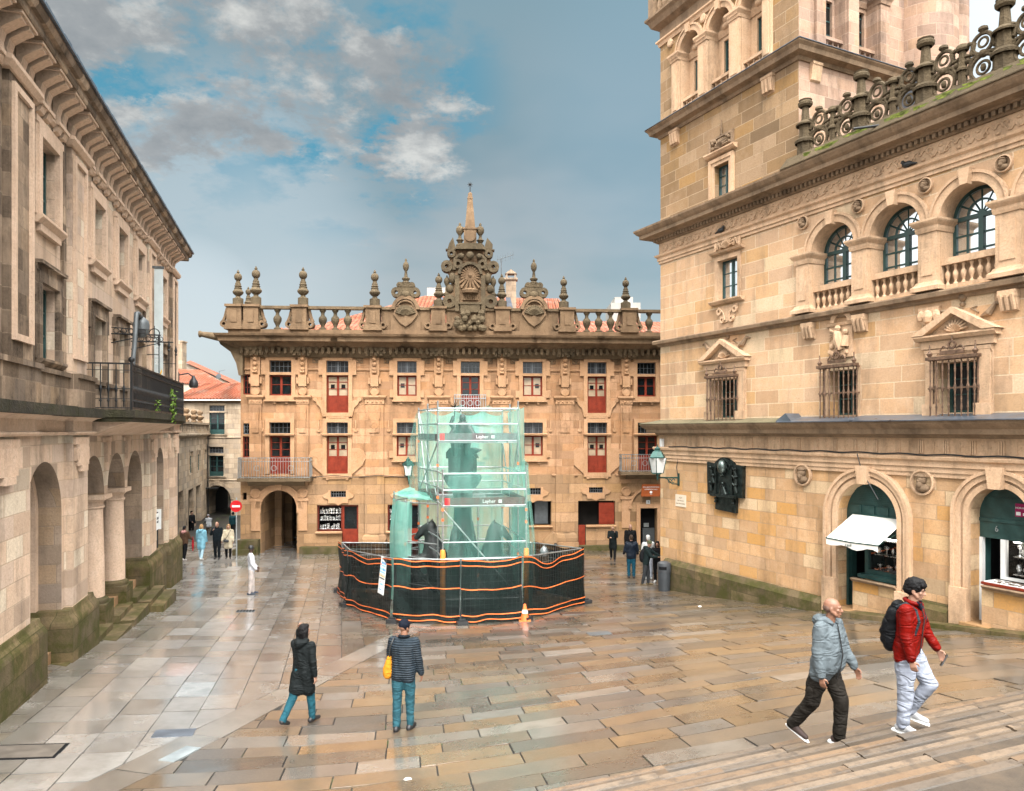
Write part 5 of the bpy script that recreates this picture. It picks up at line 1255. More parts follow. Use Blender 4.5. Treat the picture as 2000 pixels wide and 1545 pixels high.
# main floor: barred windows; loggia above
WB = [(u3(1395), u3(1443), 6.72, 8.02, 'p'), (u3(1618), u3(1676), 6.72, 8.0, 'r'), (u3(1835), u3(1912), 6.72, 7.95, 'p')]
WB.append((u3(2100), u3(2100) + 1.35, 6.72, 8.0, 'r'))
mb = MB(); mb.wall(0, UE, 6.2, 9.5, [(a, b, c, d) for a, b, c, d, _ in WB], 0, .5); build('middle_wall', mb, M['cream'], wing)
for a, b, z0, z1, k in WB:
    c = (a + b) / 2; hw_ = (b - a) / 2
    w = casement(wing, a, b, z0, z1, .42, M['greenwood'], M['glass'] if c < 10 else M['greyglass'], 2, 3, .07, .035, 'window', .1)
    mb = MB()
    if k == 'p':
        for q in (-1, 1): x = c + q * (hw_ + .16); mb.box(x - .15, x + .15, -.09, .003, z0 - .02, z1 + .3); mb.box(x - .2, x + .2, -.16, .003, 6.66, z0 + .22); mb.box(x + q * .15 - .04, x + q * .15 + .04, -.05, .003, z0 - .02, z1 + .3)
        mb.sweep([(0, z1 + .18), (.06, z1 + .18), (.1, z1 + .25), (.1, z1 + .34), (0, z1 + .36)], [(c - hw_ - .34, 0), (c + hw_ + .34, 0)]); mb.box(a - .01, b + .01, -.07, .003, z1, z1 + .18)
        zb_ = z1 + .56; e = hw_ + .52; pk = .50 * e / 1.1 + .16
        mb.box(c - e + .1, c + e - .1, -.12, .003, z1 + .36, zb_)
        mb.sweep([(0, zb_), (.2, zb_), (.28, zb_ + .08), (.28, zb_ + .12), (0, zb_ + .13)], [(c - e, 0), (c - e, -.02), (c + e, -.02), (c + e, 0)] if False else [(c - e, 0), (c + e, 0)])
        for q in (-1, 1): mb.prism([(c + q * (e + .06), zb_ + .132), (c, zb_ + .132 + pk), (c, zb_ + pk - .02), (c + q * (e - .28), zb_ + .132)], -.30, .003)
        mb.prism([(c - e + .3, zb_ + .13), (c + e - .3, zb_ + .13), (c, zb_ + pk)], -.08, .003)
        s_ = build('pediment_frame', mb, M['cream_trim'], w)
        mb = MB(); shell(mb, c, zb_ + .15, .30, -.1, 9); build('shell_carving', mb, M['cream_trim'], w)
        mb = MB()   # carved birds and urn above the pediment
        for q in (-1, 1): mb.tube([(c + q * (e * .55), -.03, zb_ + pk * .75), (c + q * e * .75, -.06, zb_ + pk * .75 + .05), (c + q * e * .9, -.05, zb_ + pk + .1), (c + q * (e + .05), -.04, zb_ + pk + .05)], [.03, .09, .05, .02], 6); mb.tube([(c + q * e * .5, -.03, zb_ + pk * .9), (c + q * e * .3, -.02, zb_ + pk * 1.1), (c + q * e * .45, -.02, zb_ + pk * 1.15)], .02, 5)
        mb.lathe((c + .12, -.04, zb_ + pk + .14), [(.05, 0), (.07, .06), (.03, .1), (.09, .18), (.08, .26), (.03, .3), (.05, .38)], 8)
        build('bird_carving', mb, M['cream_dark'], w)
    else:
        mb.box(a - .1, a, -.02, .003, z0, z1 + .1); mb.box(b, b + .1, -.02, .003, z0, z1 + .1); mb.sweep([(0, z0 - .06), (.1, z0 - .06), (.12, z0), (0, z0 + .001)], [(a - .1, 0), (b + .1, 0)])
        build('window_frame', mb, M['cream_trim'], w)
        x0, x1, q0, q1 = c - .42, c + .36, 8.45, 9.25
        mb = MB(); mb.box(x0, x1, -.06, .003, q0 - .1, q1); mb.sweep([(0, q1), (.1, q1), (.14, q1 + .08), (0, q1 + .1)], [(x0 - .1, 0), (x1 + .1, 0)]); mb.ring(c, q1 + .1, .22, .36, -.1, .003, 0, 180, 12)
        rl = build('relief_panel', mb, M['cream_trim'], w); mb = MB(); r4 = random.Random(6)
        mb.tube([(c - .12, -.12, q1 - .15), (c - .02, -.14, q1 - .4), (c + .04, -.12, q0 + .1)], [.09, .16, .12], 8); mb.ball((c - .06, -.14, q1 - .08), .09, 8); mb.tube([(c + .2, -.12, q1 - .3), (c + .16, -.13, q0 + .2)], [.08, .13], 8); mb.ball((c + .2, -.14, q1 - .2), .08, 8); mb.tube([(c - .05, -.14, q1 - .25), (c - .36, -.1, q1 - .1)], .035, 6)
        for i in range(5): mb.tube([(c - .2, -.08, q1 - .22), (c - .4, -.08, q1 - .05 - i * .09)], .015, 5)
        for i in range(22): mb.ball((r4.uniform(x0 + .05, x1 - .05), -.08, r4.uniform(q0 - .05, q0 + .3)), r4.uniform(.04, .09), 6)
        build('saint_carving', mb, M['cream_trim'], rl, 40)
    # projecting grille of turned iron bars
    mb = MB(); g0, g1 = z0 - .10, z1 + .06; gy = -.26
    n = 8
    def bar(x, y):
        mb.lathe((x, y, 0), [(.02, g0), (.02, g0 + .2), (.028, g0 + .24), (.018, g0 + .3), (.018, (g0 + g1) / 2 - .1), (.036, (g0 + g1) / 2 - .04), (.036, (g0 + g1) / 2 + .04), (.018, (g0 + g1) / 2 + .1), (.018, g1 - .3), (.028, g1 - .24), (.02, g1 - .2), (.02, g1)], 6)
    for i in range(n): bar(a - .06 + (b - a + .12) * i / (n - 1), gy)
    for y in (gy + .13,): bar(a - .06, y); bar(b + .06, y)
    for z in (g0, (g0 + g1) / 2, g1): mb.box(a - .12, b + .12, gy - .012, gy + .012, z - .02, z + .02); mb.box(a - .075, a - .05, gy, 0, z - .02, z + .02); mb.box(b + .05, b + .075, gy, 0, z - .02, z + .02)
    mb.box(a - .16, b + .16, gy - .06, gy + .1, g1, g1 + .08)
    for x in (a - .08, b + .08): mb.lathe((x, gy, g1 + .08), [(.03, 0), (.07, .08), (.02, .14), (.015, .3)], 8)
    mb.ring(c, g1 + .34, .06, .11, gy - .02, gy + .02, 0, 360, 12); mb.box(c - .3, c + .3, gy - .015, gy + .015, g1 + .12, g1 + .21)
    for q in (-1, 1): mb.tube([(c + q * .1, gy, g1 + .25), (c + q * .22, gy, g1 + .32), (c + q * .3, gy, g1 + .22)], .022, 6)
    mb.tube([(c, gy, g1 + .4), (c, gy, g1 + .55)], .015, 5)
    build('iron_grille', mb, M['rust_iron'], w, 40)
# carved corbels hanging from the string course
for px in (1583, 1684, 1818, 1975):
    c = u3(px); mb = MB()
    if px == 1818: mb.prism([(c - .28, 9.36), (c + .28, 9.36), (c + .22, 9.0), (c, 8.86), (c - .22, 9.0)], -.10, .003); mb.ball((c, -.13, 9.12), (.14, .09, .18), 8); [mb.ball((c + q, -.1, 9.15), (.12, .06, .14), 6) for q in (-.2, .2)]
    else:
        mb.box(c - .2, c + .2, -.2, .003, 9.30, 9.46); mb.prism([(0, 8.98), (-.07, 9.0), (-.12, 9.12), (-.18, 9.3), (0, 9.3)], c - .19, c + .19, axis='x')
        for q in (-.13, 0, .13): mb.tube([(c + q, -.1, 9.02), (c + q, -.16, 9.2), (c + q, -.2, 9.36)], .05, 6)
    build('corbel', mb, M['cream_trim'], wing)
mb = MB(); mb.sweep([(-.02, 9.48), (.06, 9.48), (.10, 9.55), (.22, 9.58), (.24, 9.68), (.20, 9.72), (-.02, 9.76)], P3); build('string_course', mb, M['cream_dark'], wing)
LO = [(1586.6, 1669), (1701, 1799), (1837, 1950)]
LO = [(u3(a), u3(b)) for a, b in LO]; pitch = LO[2][0] - LO[1][0]
LO = [(LO[0][0], LO[0][1]), LO[1], LO[2], (LO[2][0] + pitch, LO[2][1] + pitch)]
SPR = 11.5
tw_win = (u3(1403), u3(1442), L3.z(1420, 585), L3.z(1420, 506))
mb = MB(); mb.wall(0, UE, 9.5, 13.2, [tw_win] + [(a, b, 9.78, SPR, True, .62) for a, b in LO], 0, .5, 0, 1, 26); build('loggia_wall', mb, [M['cream'], M['cream_trim']], wing)
for i, (a, b) in enumerate(LO):
    c, r = (a + b) / 2, (b - a) / 2; f = .08
    mb = MB(); y = .48
    mb.ring(c, SPR, r - f, r + .01, y, y + .1, 0, 180, 24); mb.box(a, a + f, y, y + .1, 9.8, SPR); mb.box(b - f, b, y, y + .1, 9.8, SPR); mb.box(a + f, b - f, y - .01, y + .1, SPR - .05, SPR + .05); mb.box(c - .06, c + .06, y - .012, y + .1, 9.8, SPR - .05)
    for q in (.25, .75): x = a + (b - a) * q; mb.box(x - .022, x + .022, y + .02, y + .07, 9.8, SPR - .05)
    for z in np.linspace(10.35, SPR - .05, 4)[:-1]: mb.box(a + f, b - f, y + .022, y + .068, z - .022, z + .022)
    mb.ring(c, SPR + .04, r * .46, r * .46 + .045, y + .02, y + .07, 0, 180, 18); mb.ring(c, SPR + .04, 0, .1, y + .01, y + .08, 0, 180, 10)
    for k in range(1, 6): t = math.pi * k / 6; e = Vector((math.cos(t), 0, math.sin(t))); o_ = Vector((c, y + .045, SPR + .04)); mb.tube([o_ + e * .08, o_ + e * (r - .04)], .024, 4)
    w = build('arched_window', mb, M['greenwood'], wing)
    mb = MB(); pts = [(a + .01, 9.8)] + [(b - .01, 9.8)] + [(c + (r - .01) * math.cos(t), SPR + (r - .01) * math.sin(t)) for t in np.linspace(0, math.pi, 22)]; mb.prism(pts, y + .045, y + .055); build('pane', mb, M['skyglass'], w)
    mb = MB(); mb.ring(c, SPR, r + .002, r + .20, -.05, .003, 0, 180, 26); mb.ring(c, SPR, r + .20, r + .27, -.09, .003, 0, 180, 26); mb.prism([(c - .09, SPR + r - .06), (c + .09, SPR + r - .06), (c + .15, SPR + r + .32), (c - .15, SPR + r + .32)], -.2, 0); mb.lathe((c, -.14, SPR + r + .27), [(.09, -.17), (.09, .17)], 8, ax='y') if False else None
    build('arch_moulding', mb, M['cream_trim'], w)
    # balustrade in the opening
    mb = MB(); mb.box(a + .004, b - .004, .02, .24, 10.36, 10.52); mb.box(a + .004, b - .004, .02, .24, 9.765, 9.86); bl = build('balustrade', mb, M['cream_trim'], wing)
    n = 7
    for k in range(n): build('baluster', baluster(a + (b - a) * (k + .5) / n, .13, 9.86, .50, .062), M['cream_trim'], bl, 50)
    mb = MB(); mb.box(a + .01, b - .01, .30, .32, 9.77, 10.5); build('apron', mb, M['cream_trim'], bl)
    # pilaster to the left of each opening
    p0 = (LO[i - 1][1] if i else a - (LO[1][0] - LO[0][1]) * .95)
    x0, x1 = p0 + .02, a - .02; mb = MB(); mb.box(x0 - .01, x1 + .01, -.14, .003, 9.99, SPR - .28); mb.box(x0 + .10, x1 - .10, -.165, -.139, 10.15, SPR - .45); 
    pl_ = build('pilaster', mb, M['cream_trim'], wing)
    mb = MB(); mb.sweep([(0, SPR - .28), (.03, SPR - .28), (.05, SPR - .20), (.05, SPR - .14), (.12, SPR - .06), (.14, SPR - .02), (.14, SPR + .03), (0, SPR + .04)], [(x0 - .01, .5), (x0 - .01, -.14), (x1 + .01, -.14), (x1 + .01, .5)]); build('capital', mb, M['cream_trim'], pl_)
    mb = MB(); mb.sweep([(0, 9.762), (.13, 9.762), (.13, 9.86), (.06, 9.92), (.03, 9.99), (0, 9.99)], [(x0 - .01, .0), (x0 - .01, -.14), (x1 + .01, -.14), (x1 + .01, .0)]); build('pilaster_foot', mb, M['cream_trim'], pl_)
# roundels with heads
def roundel(name_z, u, z, r, parent=wing, y=0):
    mb = MB(); mb.lathe((u, y, z), [(r, .003), (r, -.09), (r * .86, -.10), (r * .8, -.04), (r * .8, .003)][::-1], 20, ax='y'); o = build('roundel', mb, M['cream_trim'], parent, 40)
    mb = MB(); mb.ball((u, y - .08, z + r * .18), (r * .34, .12, r * .40), 10); mb.ball((u + r * .05, y - .06, z - r * .42), (r * .58, .12, r * .34), 10); mb.ball((u, y - .1, z + r * .46), (r * .36, .1, r * .2), 8); mb.ball((u - r * .08, y - .17, z + r * .12), (r * .1, .06, r * .12), 6); mb.ball((u - r * .04, y - .15, z - r * .16), (r * .26, .08, r * .3), 8)
    build('portrait_head', mb, M['cream_dark'], o, 60)
roundel(0, u3(1570), L3.z(1570, 927), .33); roundel(0, u3(1804), L3.z(1804, 942), .33)
for px, py in ((1571, 435), (1679, 403), (1810, 363), (1963, 320)): roundel(0, u3(px), L3.z(px, py), .20)
# main entablature
mb = MB(); mb.sweep([(-.02, 12.66), (.05, 12.66), (.05, 12.76), (.09, 12.765), (.09, 12.88), (.16, 12.93), (.18, 12.99), (-.02, 13.0)], P3); build('architrave', mb, M['cream_trim'], wing)
mb = MB(); mb.sweep([(-.02, 13.001), (.04, 13.001), (.04, 13.44), (-.02, 13.44)], P3)
build('carved_frieze', mb, M['cream_trim'], wing)
mb = MB(); x = .2; k = 0
while x < 16:
    s = 1 if k % 2 else -1
    pts = [(x + .46 * t, -.05, 13.22 + s * .12 * math.sin(t * math.pi * 2)) for t in np.linspace(0, 1, 7)]; mb.tube(pts, .028, 5); mb.tube([(x + .23 + .09 * math.cos(t) * (1 - t / 9), -.055, 13.22 + s * .05 + .1 * math.sin(t) * (1 - t / 9)) for t in np.linspace(0, 6, 10)], .022, 5)
    mb.ball((x + .08, -.05, 13.22 - s * .11), (.07, .035, .05), 6); x += .46; k += 1
build('scroll_carving', mb, M['cream_trim'], wing)
mb = MB(); mb.sweep([(-.02, 13.441), (.10, 13.441), (.14, 13.48), (.14, 13.60), (-.02, 13.6)], P3)
x = -.14
while x < 16: mb.box(x, x + .085, -.235, -.12, 13.485, 13.595); x += .16
for yy in np.arange(.02, 3, .16): mb.box(-.235, -.12, yy, yy + .085, 13.485, 13.595)
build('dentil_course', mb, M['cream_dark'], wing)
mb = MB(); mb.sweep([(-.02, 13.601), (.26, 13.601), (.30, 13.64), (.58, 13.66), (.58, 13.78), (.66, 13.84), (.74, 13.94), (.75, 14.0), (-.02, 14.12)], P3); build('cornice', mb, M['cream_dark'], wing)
TW = u3(1560)   # width of the tower
mb = MB(); mb.sweep([(-.01, 14.121), (.74, 14.001), (.79, 14.0), (.79, 14.03), (.50, 14.38), (-.01, 14.42)], [(TW + .01, 0), (UE, 0)]); mb.box(TW, UE, .0, 10, 13.9, 14.40); build('parapet_ledge', mb, M['crest'], wing)
mb = MB(); rm = random.Random(8)
for _ in range(40):
    x = rm.uniform(TW + .6, 15.5); w_ = rm.uniform(.15, .6); o0 = rm.uniform(.52, .62); o1 = min(.77, o0 + rm.uniform(.08, .16)); q = lambda o: 14.03 + (.79 - o) * 1.207 + .008
    mb.add([(x, -o0, q(o0)), (x + w_, -o0 - .05, q(o0 + .05)), (x + w_ * .8, -o1, q(o1)), (x + w_ * .2, -o1 + .03, q(o1 - .03))], [(0, 1, 2, 3)])
build_each('moss_patch', mb, M['mossgreen'], wing)
# pierced cresting: fluted pinnacles with ring tracery between
CY = -.30; z0 = 14.33
PX = [(1573, 1), (1627, 0), (1682, 1), (1745, 0), (1808, 1), (1880, 0), (1963, 1)]
pin = [(L3.u(px, CY), b) for px, b in PX]; st = (pin[6][0] - pin[4][0]); pin += [(pin[5][0] + st, 0), (pin[6][0] + st, 1)]
proto = {}
def fluted(r, b, n=12): return [(r * (1 if k % 2 else .86), b) for k in range(n)]
for big in (0, 1):
    mb = MB()
    def drum(prof, seg=16, flute=True):
        vs = []
        for r, z in prof:
            for k in range(seg):
                a_ = 2 * math.pi * k / seg; rr = r * (1 if (k % 2 or not flute) else .84); vs.append((rr * math.cos(a_), rr * math.sin(a_), z))
        mb.add(vs, [(i * seg + k, i * seg + (k + 1) % seg, (i + 1) * seg + (k + 1) % seg, (i + 1) * seg + k) for i in range(len(prof) - 1) for k in range(seg)] + [tuple(range((len(prof) - 1) * seg, len(prof) * seg))])
    if big:
        drum([(.25, 0), (.24, .42)]); drum([(.29, .42), (.30, .50), (.25, .56), (.21, .60)], 16, False); drum([(.20, .60), (.18, 1.02)]); drum([(.26, 1.02), (.27, 1.07), (.17, 1.16), (.13, 1.2)], 16, False); drum([(.13, 1.2), (.10, 1.66)]); drum([(.15, 1.66), (.20, 1.72), (.21, 1.80), (.17, 1.85), (.19, 1.90)], 16, False)
    else:
        drum([(.11, 0), (.10, .5)]); drum([(.14, .5), (.14, .56), (.10, .62)], 12, False); drum([(.10, .62), (.075, 1.05)]); drum([(.12, 1.05), (.15, 1.1), (.14, 1.18), (.11, 1.22)], 12, False)
    proto[big] = build('pinnacle', mb, M['crest'], wing, 30); proto[big].hide_render = False
first = {0: True, 1: True}
for u, b in pin:
    if first[b]: o = proto[b]; first[b] = False
    else: o = proto[b].copy(); COL.objects.link(o)
    o.location = (u, CY, z0); o.scale = (1, 1, .86)
def torus(mb, c, R_, r, seg=18, ss=6, tilt=0):
    pts = [(c[0] + R_ * math.cos(t), c[1], c[2] + R_ * math.sin(t)) for t in np.linspace(0, 2 * math.pi, seg, endpoint=False)]; mb.tube(pts, r, ss, closed=True)
for i in range(len(pin) - 1):
    (ua, ba), (ub, bb) = pin[i], pin[i + 1]; mb = MB(); w_ = ub - ua; m_ = (ua + ub) / 2; L_ = w_ * .5
    s = 1 if ba else -1
    torus(mb, (m_, CY, z0 + .32), w_ * .30, .05); torus(mb, (m_, CY, z0 + .32), w_ * .15, .034); torus(mb, (m_ + s * .02, CY, z0 + .88), w_ * .24, .048); torus(mb, (m_, CY, z0 + .90), w_ * .11, .03)
    mb.tube([(ua + .1, CY, z0 + .30), (ua + w_ * .25, CY, z0 + .62), (m_, CY, z0 + .64), (ub - w_ * .25, CY, z0 + .62), (ub - .1, CY, z0 + .30)], .05, 7)
    mb.tube([(ua + .08, CY, z0 + .75), (ua + w_ * .22, CY, z0 + .72), (ua + w_ * .28, CY, z0 + .95), (ua + w_ * .16, CY, z0 + 1.0)], .06, 7); mb.tube([(ub - .08, CY, z0 + .75), (ub - w_ * .22, CY, z0 + .72), (ub - w_ * .28, CY, z0 + .95), (ub - w_ * .16, CY, z0 + 1.0)], .06, 7)
    mb.lathe((m_, CY, z0 + 1.08), [(.05, 0), (.06, .06), (.11, .1), (.10, .16), (.05, .19)], 8); mb.ball((m_, CY, z0 + .64), .1, 8); mb.ball((m_, CY, z0 + .32), (.07, .07, .1), 6)
    for q in (-1, 1): mb.ball((m_ + q * w_ * .3, CY, z0 + .1), .09, 6); mb.ball((m_ + q * w_ * .36, CY, z0 + .62), .08, 6)
    build('ring_tracery', mb, M['crest'], wing, 50)
# waterspout
mb = MB(); uu = u3(1760); mb.tube([(uu, -.5, 14.16), (uu - .55, -1.1, 14.14)], .035, 8); build('rain_spout', mb, M['iron'], wing)
# windows of the tower's lower stages
def framed(parent, a, b, z0, z1, y=0):
    w = casement(parent, a, b, z0, z1, .22, M['greenwood'], M['skyglass'], 2, 3, .06, .03, 'window', .08); return w
a, b, z0_, z1_ = tw_win; c = (a + b) / 2
w = framed(wing, a, b, z0_, z1_); mb = MB()
mb.box(a - .14, a, -.05, .003, z0_, z1_); mb.box(b, b + .14, -.05, .003, z0_, z1_); mb.box(a - .14, b + .14, -.052, .003, z1_, z1_ + .14); mb.sweep([(0, z1_ + .2), (.14, z1_ + .24), (.18, z1_ + .30), (0, z1_ + .31)], [(a - .3, 0), (b + .3, 0)]); mb.sweep([(0, z0_ - .14), (.12, z0_ - .12), (.2, z0_ - .04), (.2, z0_), (0, z0_)], [(a - .3, 0), (b + .3, 0)])
build('window_frame', mb, M['cream_trim'], w)
mb = MB(); shell(mb, c, z1_ + .36, .34, -.05, 9)
for q in (-1, 1): mb.tube([(c + q * .3, -.04, z1_ + .40), (c + q * .42, -.05, z1_ + .62), (c + q * .5, -.04, z1_ + .40)], .05, 6); mb.lathe((c + q * .58, -.04, z1_ + .34), [(.05, 0), (.06, .2), (.03, .3), (.05, .45)], 8)
mb.prism([(c - .5, z0_ - .2), (c + .5, z0_ - .2), (c + .42, z0_ - .55), (c + .2, z0_ - .8), (c, z0_ - .75), (c - .2, z0_ - .8), (c - .42, z0_ - .55)], -.035, .003)
for q in (-1, 1): mb.ring(c + q * .38, z0_ - .38, .06, .12, -.09, 0, 0, 360, 12); mb.ring(c + q * .22, z0_ - .68, .05, .11, -.09, 0, 0, 360, 12); mb.tube([(c + q * .4, -.06, z0_ - .25), (c + q * .15, -.07, z0_ - .45), (c + q * .1, -.06, z0_ - .7)], .035, 6)
build('carved_cartouche', mb, M['cream_trim'], w, 50)
# tower above the main cornice
TZ1 = 17.45
w2 = (u3(1396), u3(1425), L3.z(1410, 381), L3.z(1410, 320))
mb = MB(); mb.wall(0, TW, 13.9, TZ1, [w2], 0, .4); build('tower_wall', mb, M['tower'], wing)
a, b, z0_, z1_ = w2; c = (a + b) / 2; w = framed(wing, a, b, z0_, z1_); mb = MB()
for q, t in ((.12, .05), (.24, .09)):
    mb.box(a - q, a - q + .12, -t, .003, z0_ - .3, z1_ + q - .12); mb.box(b + q - .12, b + q, -t, .003, z0_ - .3, z1_ + q - .12); mb.box(a - q, b + q, -t - .002, .003, z1_ + q - .12, z1_ + q)
mb.sweep([(0, z1_ + .3), (.12, z1_ + .34), (.2, z1_ + .42), (.2, z1_ + .46), (0, z1_ + .48)], [(a - .38, 0), (b + .38, 0)])
build('window_frame', mb, M['cream_trim'], w); mb = MB(); shell(mb, c, z1_ + .52, .34, -.05, 9)
mb.box(c - .6, c - .5, -.08, .003, z1_ + .48, z1_ + .98); mb.box(c + .5, c + .6, -.08, .003, z1_ + .48, z1_ + .98); mb.box(c - .6, c + .6, -.05, .003, z1_ + .92, z1_ + .99)
for q in (-1, 1): [mb.ball((c + q * x, -.05, z1_ + z), .07, 6) for x, z in ((.42, .62), (.4, .8), (.3, .86), (.45, .9))]
mb.lathe((c, -.03, z1_ + 1.0), [(.04, 0), (.03, .1), (.06, .16), (.02, .24), (.015, .5)], 8); build('carved_cartouche', mb, M['cream_dark'], w, 50)
TD = 5.0
mb = MB(); mb.box(0.02, TW - .75, .8, TD, 13.4, 24); mb.add([(0, 0, 13.9), (0, TD, 13.9), (0, TD, 24), (0, 0, 24)], [(0, 1, 2, 3)])
build('tower_body', mb, M['tower'], wing)
PT = [(0, TD), (0, 0), (TW, 0), (TW, TD)]
mb = MB(); mb.sweep([(-.02, TZ1), (.05, TZ1), (.10, TZ1 + .1), (.30, TZ1 + .16), (.34, TZ1 + .28), (.42, TZ1 + .36), (.42, TZ1 + .40), (-.02, TZ1 + .52)], PT); build('tower_cornice', mb, M['cream_dark'], wing)
mb = MB(); mb.sweep([(-.01, TZ1 + .522), (.42, TZ1 + .402), (.45, TZ1 + .402), (.45, TZ1 + .42), (0, TZ1 + .54)], PT); build('lead_flashing', mb, M['slate_blue'], wing)
for x in (u3(1320), u3(1503)):
    mb = MB(); mb.box(x - .25, x + .25, -.16, .003, TZ1 - .06, TZ1 + .02); mb.prism([(0, TZ1 - .55), (-.06, TZ1 - .5), (-.14, TZ1 - .06), (0, TZ1 - .06)], x - .22, x + .22, axis='x'); [mb.tube([(x + q, -.1, TZ1 - .5), (x + q, -.15, TZ1 - .1)], .06, 6) for q in (-.14, 0, .14)]; build('corbel', mb, M['cream_trim'], wing)
# belfry stage: arches with busts over recessed windows
TB = TZ1 + .5; SB = L3.z(1320, 110); 
def belfry(parent, f, ops, ue, mat, z1=21.2, trim=None):
    mb = MB(); mb.wall(0, ue, TB - .05, z1, [(a, b, TB, SB, True, .5) for a, b in ops], 0, .5, 0, 1, 20); build('belfry_wall', mb, [mat, trim], parent)
    for i, (a, b) in enumerate(ops):
        c, r = (a + b) / 2, (b - a) / 2
        mb = MB(); wt_ = SB - .35
        mb.wall(a - .05, b + .05, TB, SB + r + .05, [(a + .28, b - .1, TB + .55, wt_)], .42, .2); mb.sweep([(0, SB - .22), (.04, SB - .22), (.1, SB - .06), (.12, SB), (0, SB + .01)], [(a, .42), (b, .42)]); nb = build('niche', mb, trim, parent)
        casement(nb, a + .28, b - .1, TB + .55, wt_, .52, M['greenwood'], M['glass'], 2, 4, .08, .03, 'window')
        mb = MB(); mb.ball((c, .30, SB + r * .52), (r * .22, .13, r * .27), 10); mb.ball((c, .34, SB + r * .12), (r * .46, .15, r * .24), 10); mb.ball((c, .18, SB + r * .5), (r * .05, .05, r * .08), 6); mb.ball((c, .33, SB + r * .68), (r * .24, .14, r * .16), 8); build('bust', mb, trim, nb, 60)
        mb = MB(); mb.ring(c, SB, r + .002, r + .18, -.05, .003, 0, 180, 22); mb.ring(c, SB, r + .18, r + .25, -.09, .003, 0, 180, 22); mb.prism([(c - .08, SB + r - .04), (c + .08, SB + r - .04), (c + .12, SB + r + .28), (c - .12, SB + r + .28)], -.16, 0); build('arch_moulding', mb, trim, parent)
        mb = MB(); mb.box(a + .004, b - .004, .1, .3, TB + .48, TB + .58); mb.box(a + .004, b - .004, .1, .3, TB + .02, TB + .08); bl = build('balustrade', mb, trim, parent)
        for k in range(4): build('baluster', baluster(a + (b - a) * (k + .5) / 4, .2, TB + .08, .4, .06), trim, bl, 50)
        mb = MB(); mb.box(a + .01, b - .01, .39, .41, TB, TB + .5); build('apron', mb, trim, bl)
    edges = [(ops[0][0] - .42, ops[0][0])] + [(ops[i][1], ops[i + 1][0]) for i in range(len(ops) - 1)] + [(ops[-1][1], ops[-1][1] + .42)]
    for x0, x1 in edges:
        mb = MB(); mb.box(x0 + .02, x1 - .02, -.10, .003, TB, SB - .25); mb.box(x0 + .1, x1 - .1, -.125, -.099, TB + .2, SB - .4); mb.sweep([(0, SB - .25), (.03, SB - .25), (.05, SB - .15), (.12, SB - .04), (.12, SB + .03), (0, SB + .04)], [(x0 + .02, .42), (x0 + .02, -.10), (x1 - .02, -.10), (x1 - .02, .42)])
        for q in np.arange(x0 + .03, x1 - .03, .07): mb.box(q, q + .035, -.185, -.14, SB - .16, SB - .09)
        build('pilaster', mb, trim, parent)
ops = [(u3(1329), u3(1366)), (u3(1385), u3(1427)), (u3(1448), u3(1491.6))]
belfry(wing, L3, ops, TW, M['tower'], 21.3, M['cream_trim'])
for c in [(ops[0][0] - .55), (ops[0][1] + ops[1][0]) / 2, (ops[1][1] + ops[2][0]) / 2]:
    mb = MB(); mb.lathe((c, 0, SB + .62), [(.16, .003), (.16, -.07), (.1, -.1)], 10, ax='y'); build('roundel', mb, M['cream_trim'], wing)
mb = MB(); mb.sweep([(-.02, 20.98), (.05, 20.98), (.08, 21.1), (.14, 21.14), (.14, 21.2), (-.02, 21.22)], PT); build('string_course', mb, M['cream_trim'], wing)
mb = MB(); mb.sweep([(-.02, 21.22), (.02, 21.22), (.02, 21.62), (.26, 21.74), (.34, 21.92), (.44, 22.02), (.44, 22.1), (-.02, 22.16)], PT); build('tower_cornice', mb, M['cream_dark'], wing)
mb = MB()
for x in np.arange(-.2, TW, .30): mb.lathe((x, -.12, 22.12), [(.09, 0), (.09, .1), (.06, .16), (.1, .35), (.06, .6), (.09, .75), (.09, .9)], 8)
mb.box(-.35, TW + .3, -.25, .0, 23.0, 23.15); mb.box(-.38, -.05, -.30, .05, 22.1, 23.3); build('tower_parapet', mb, M['cream_dark'], wing)
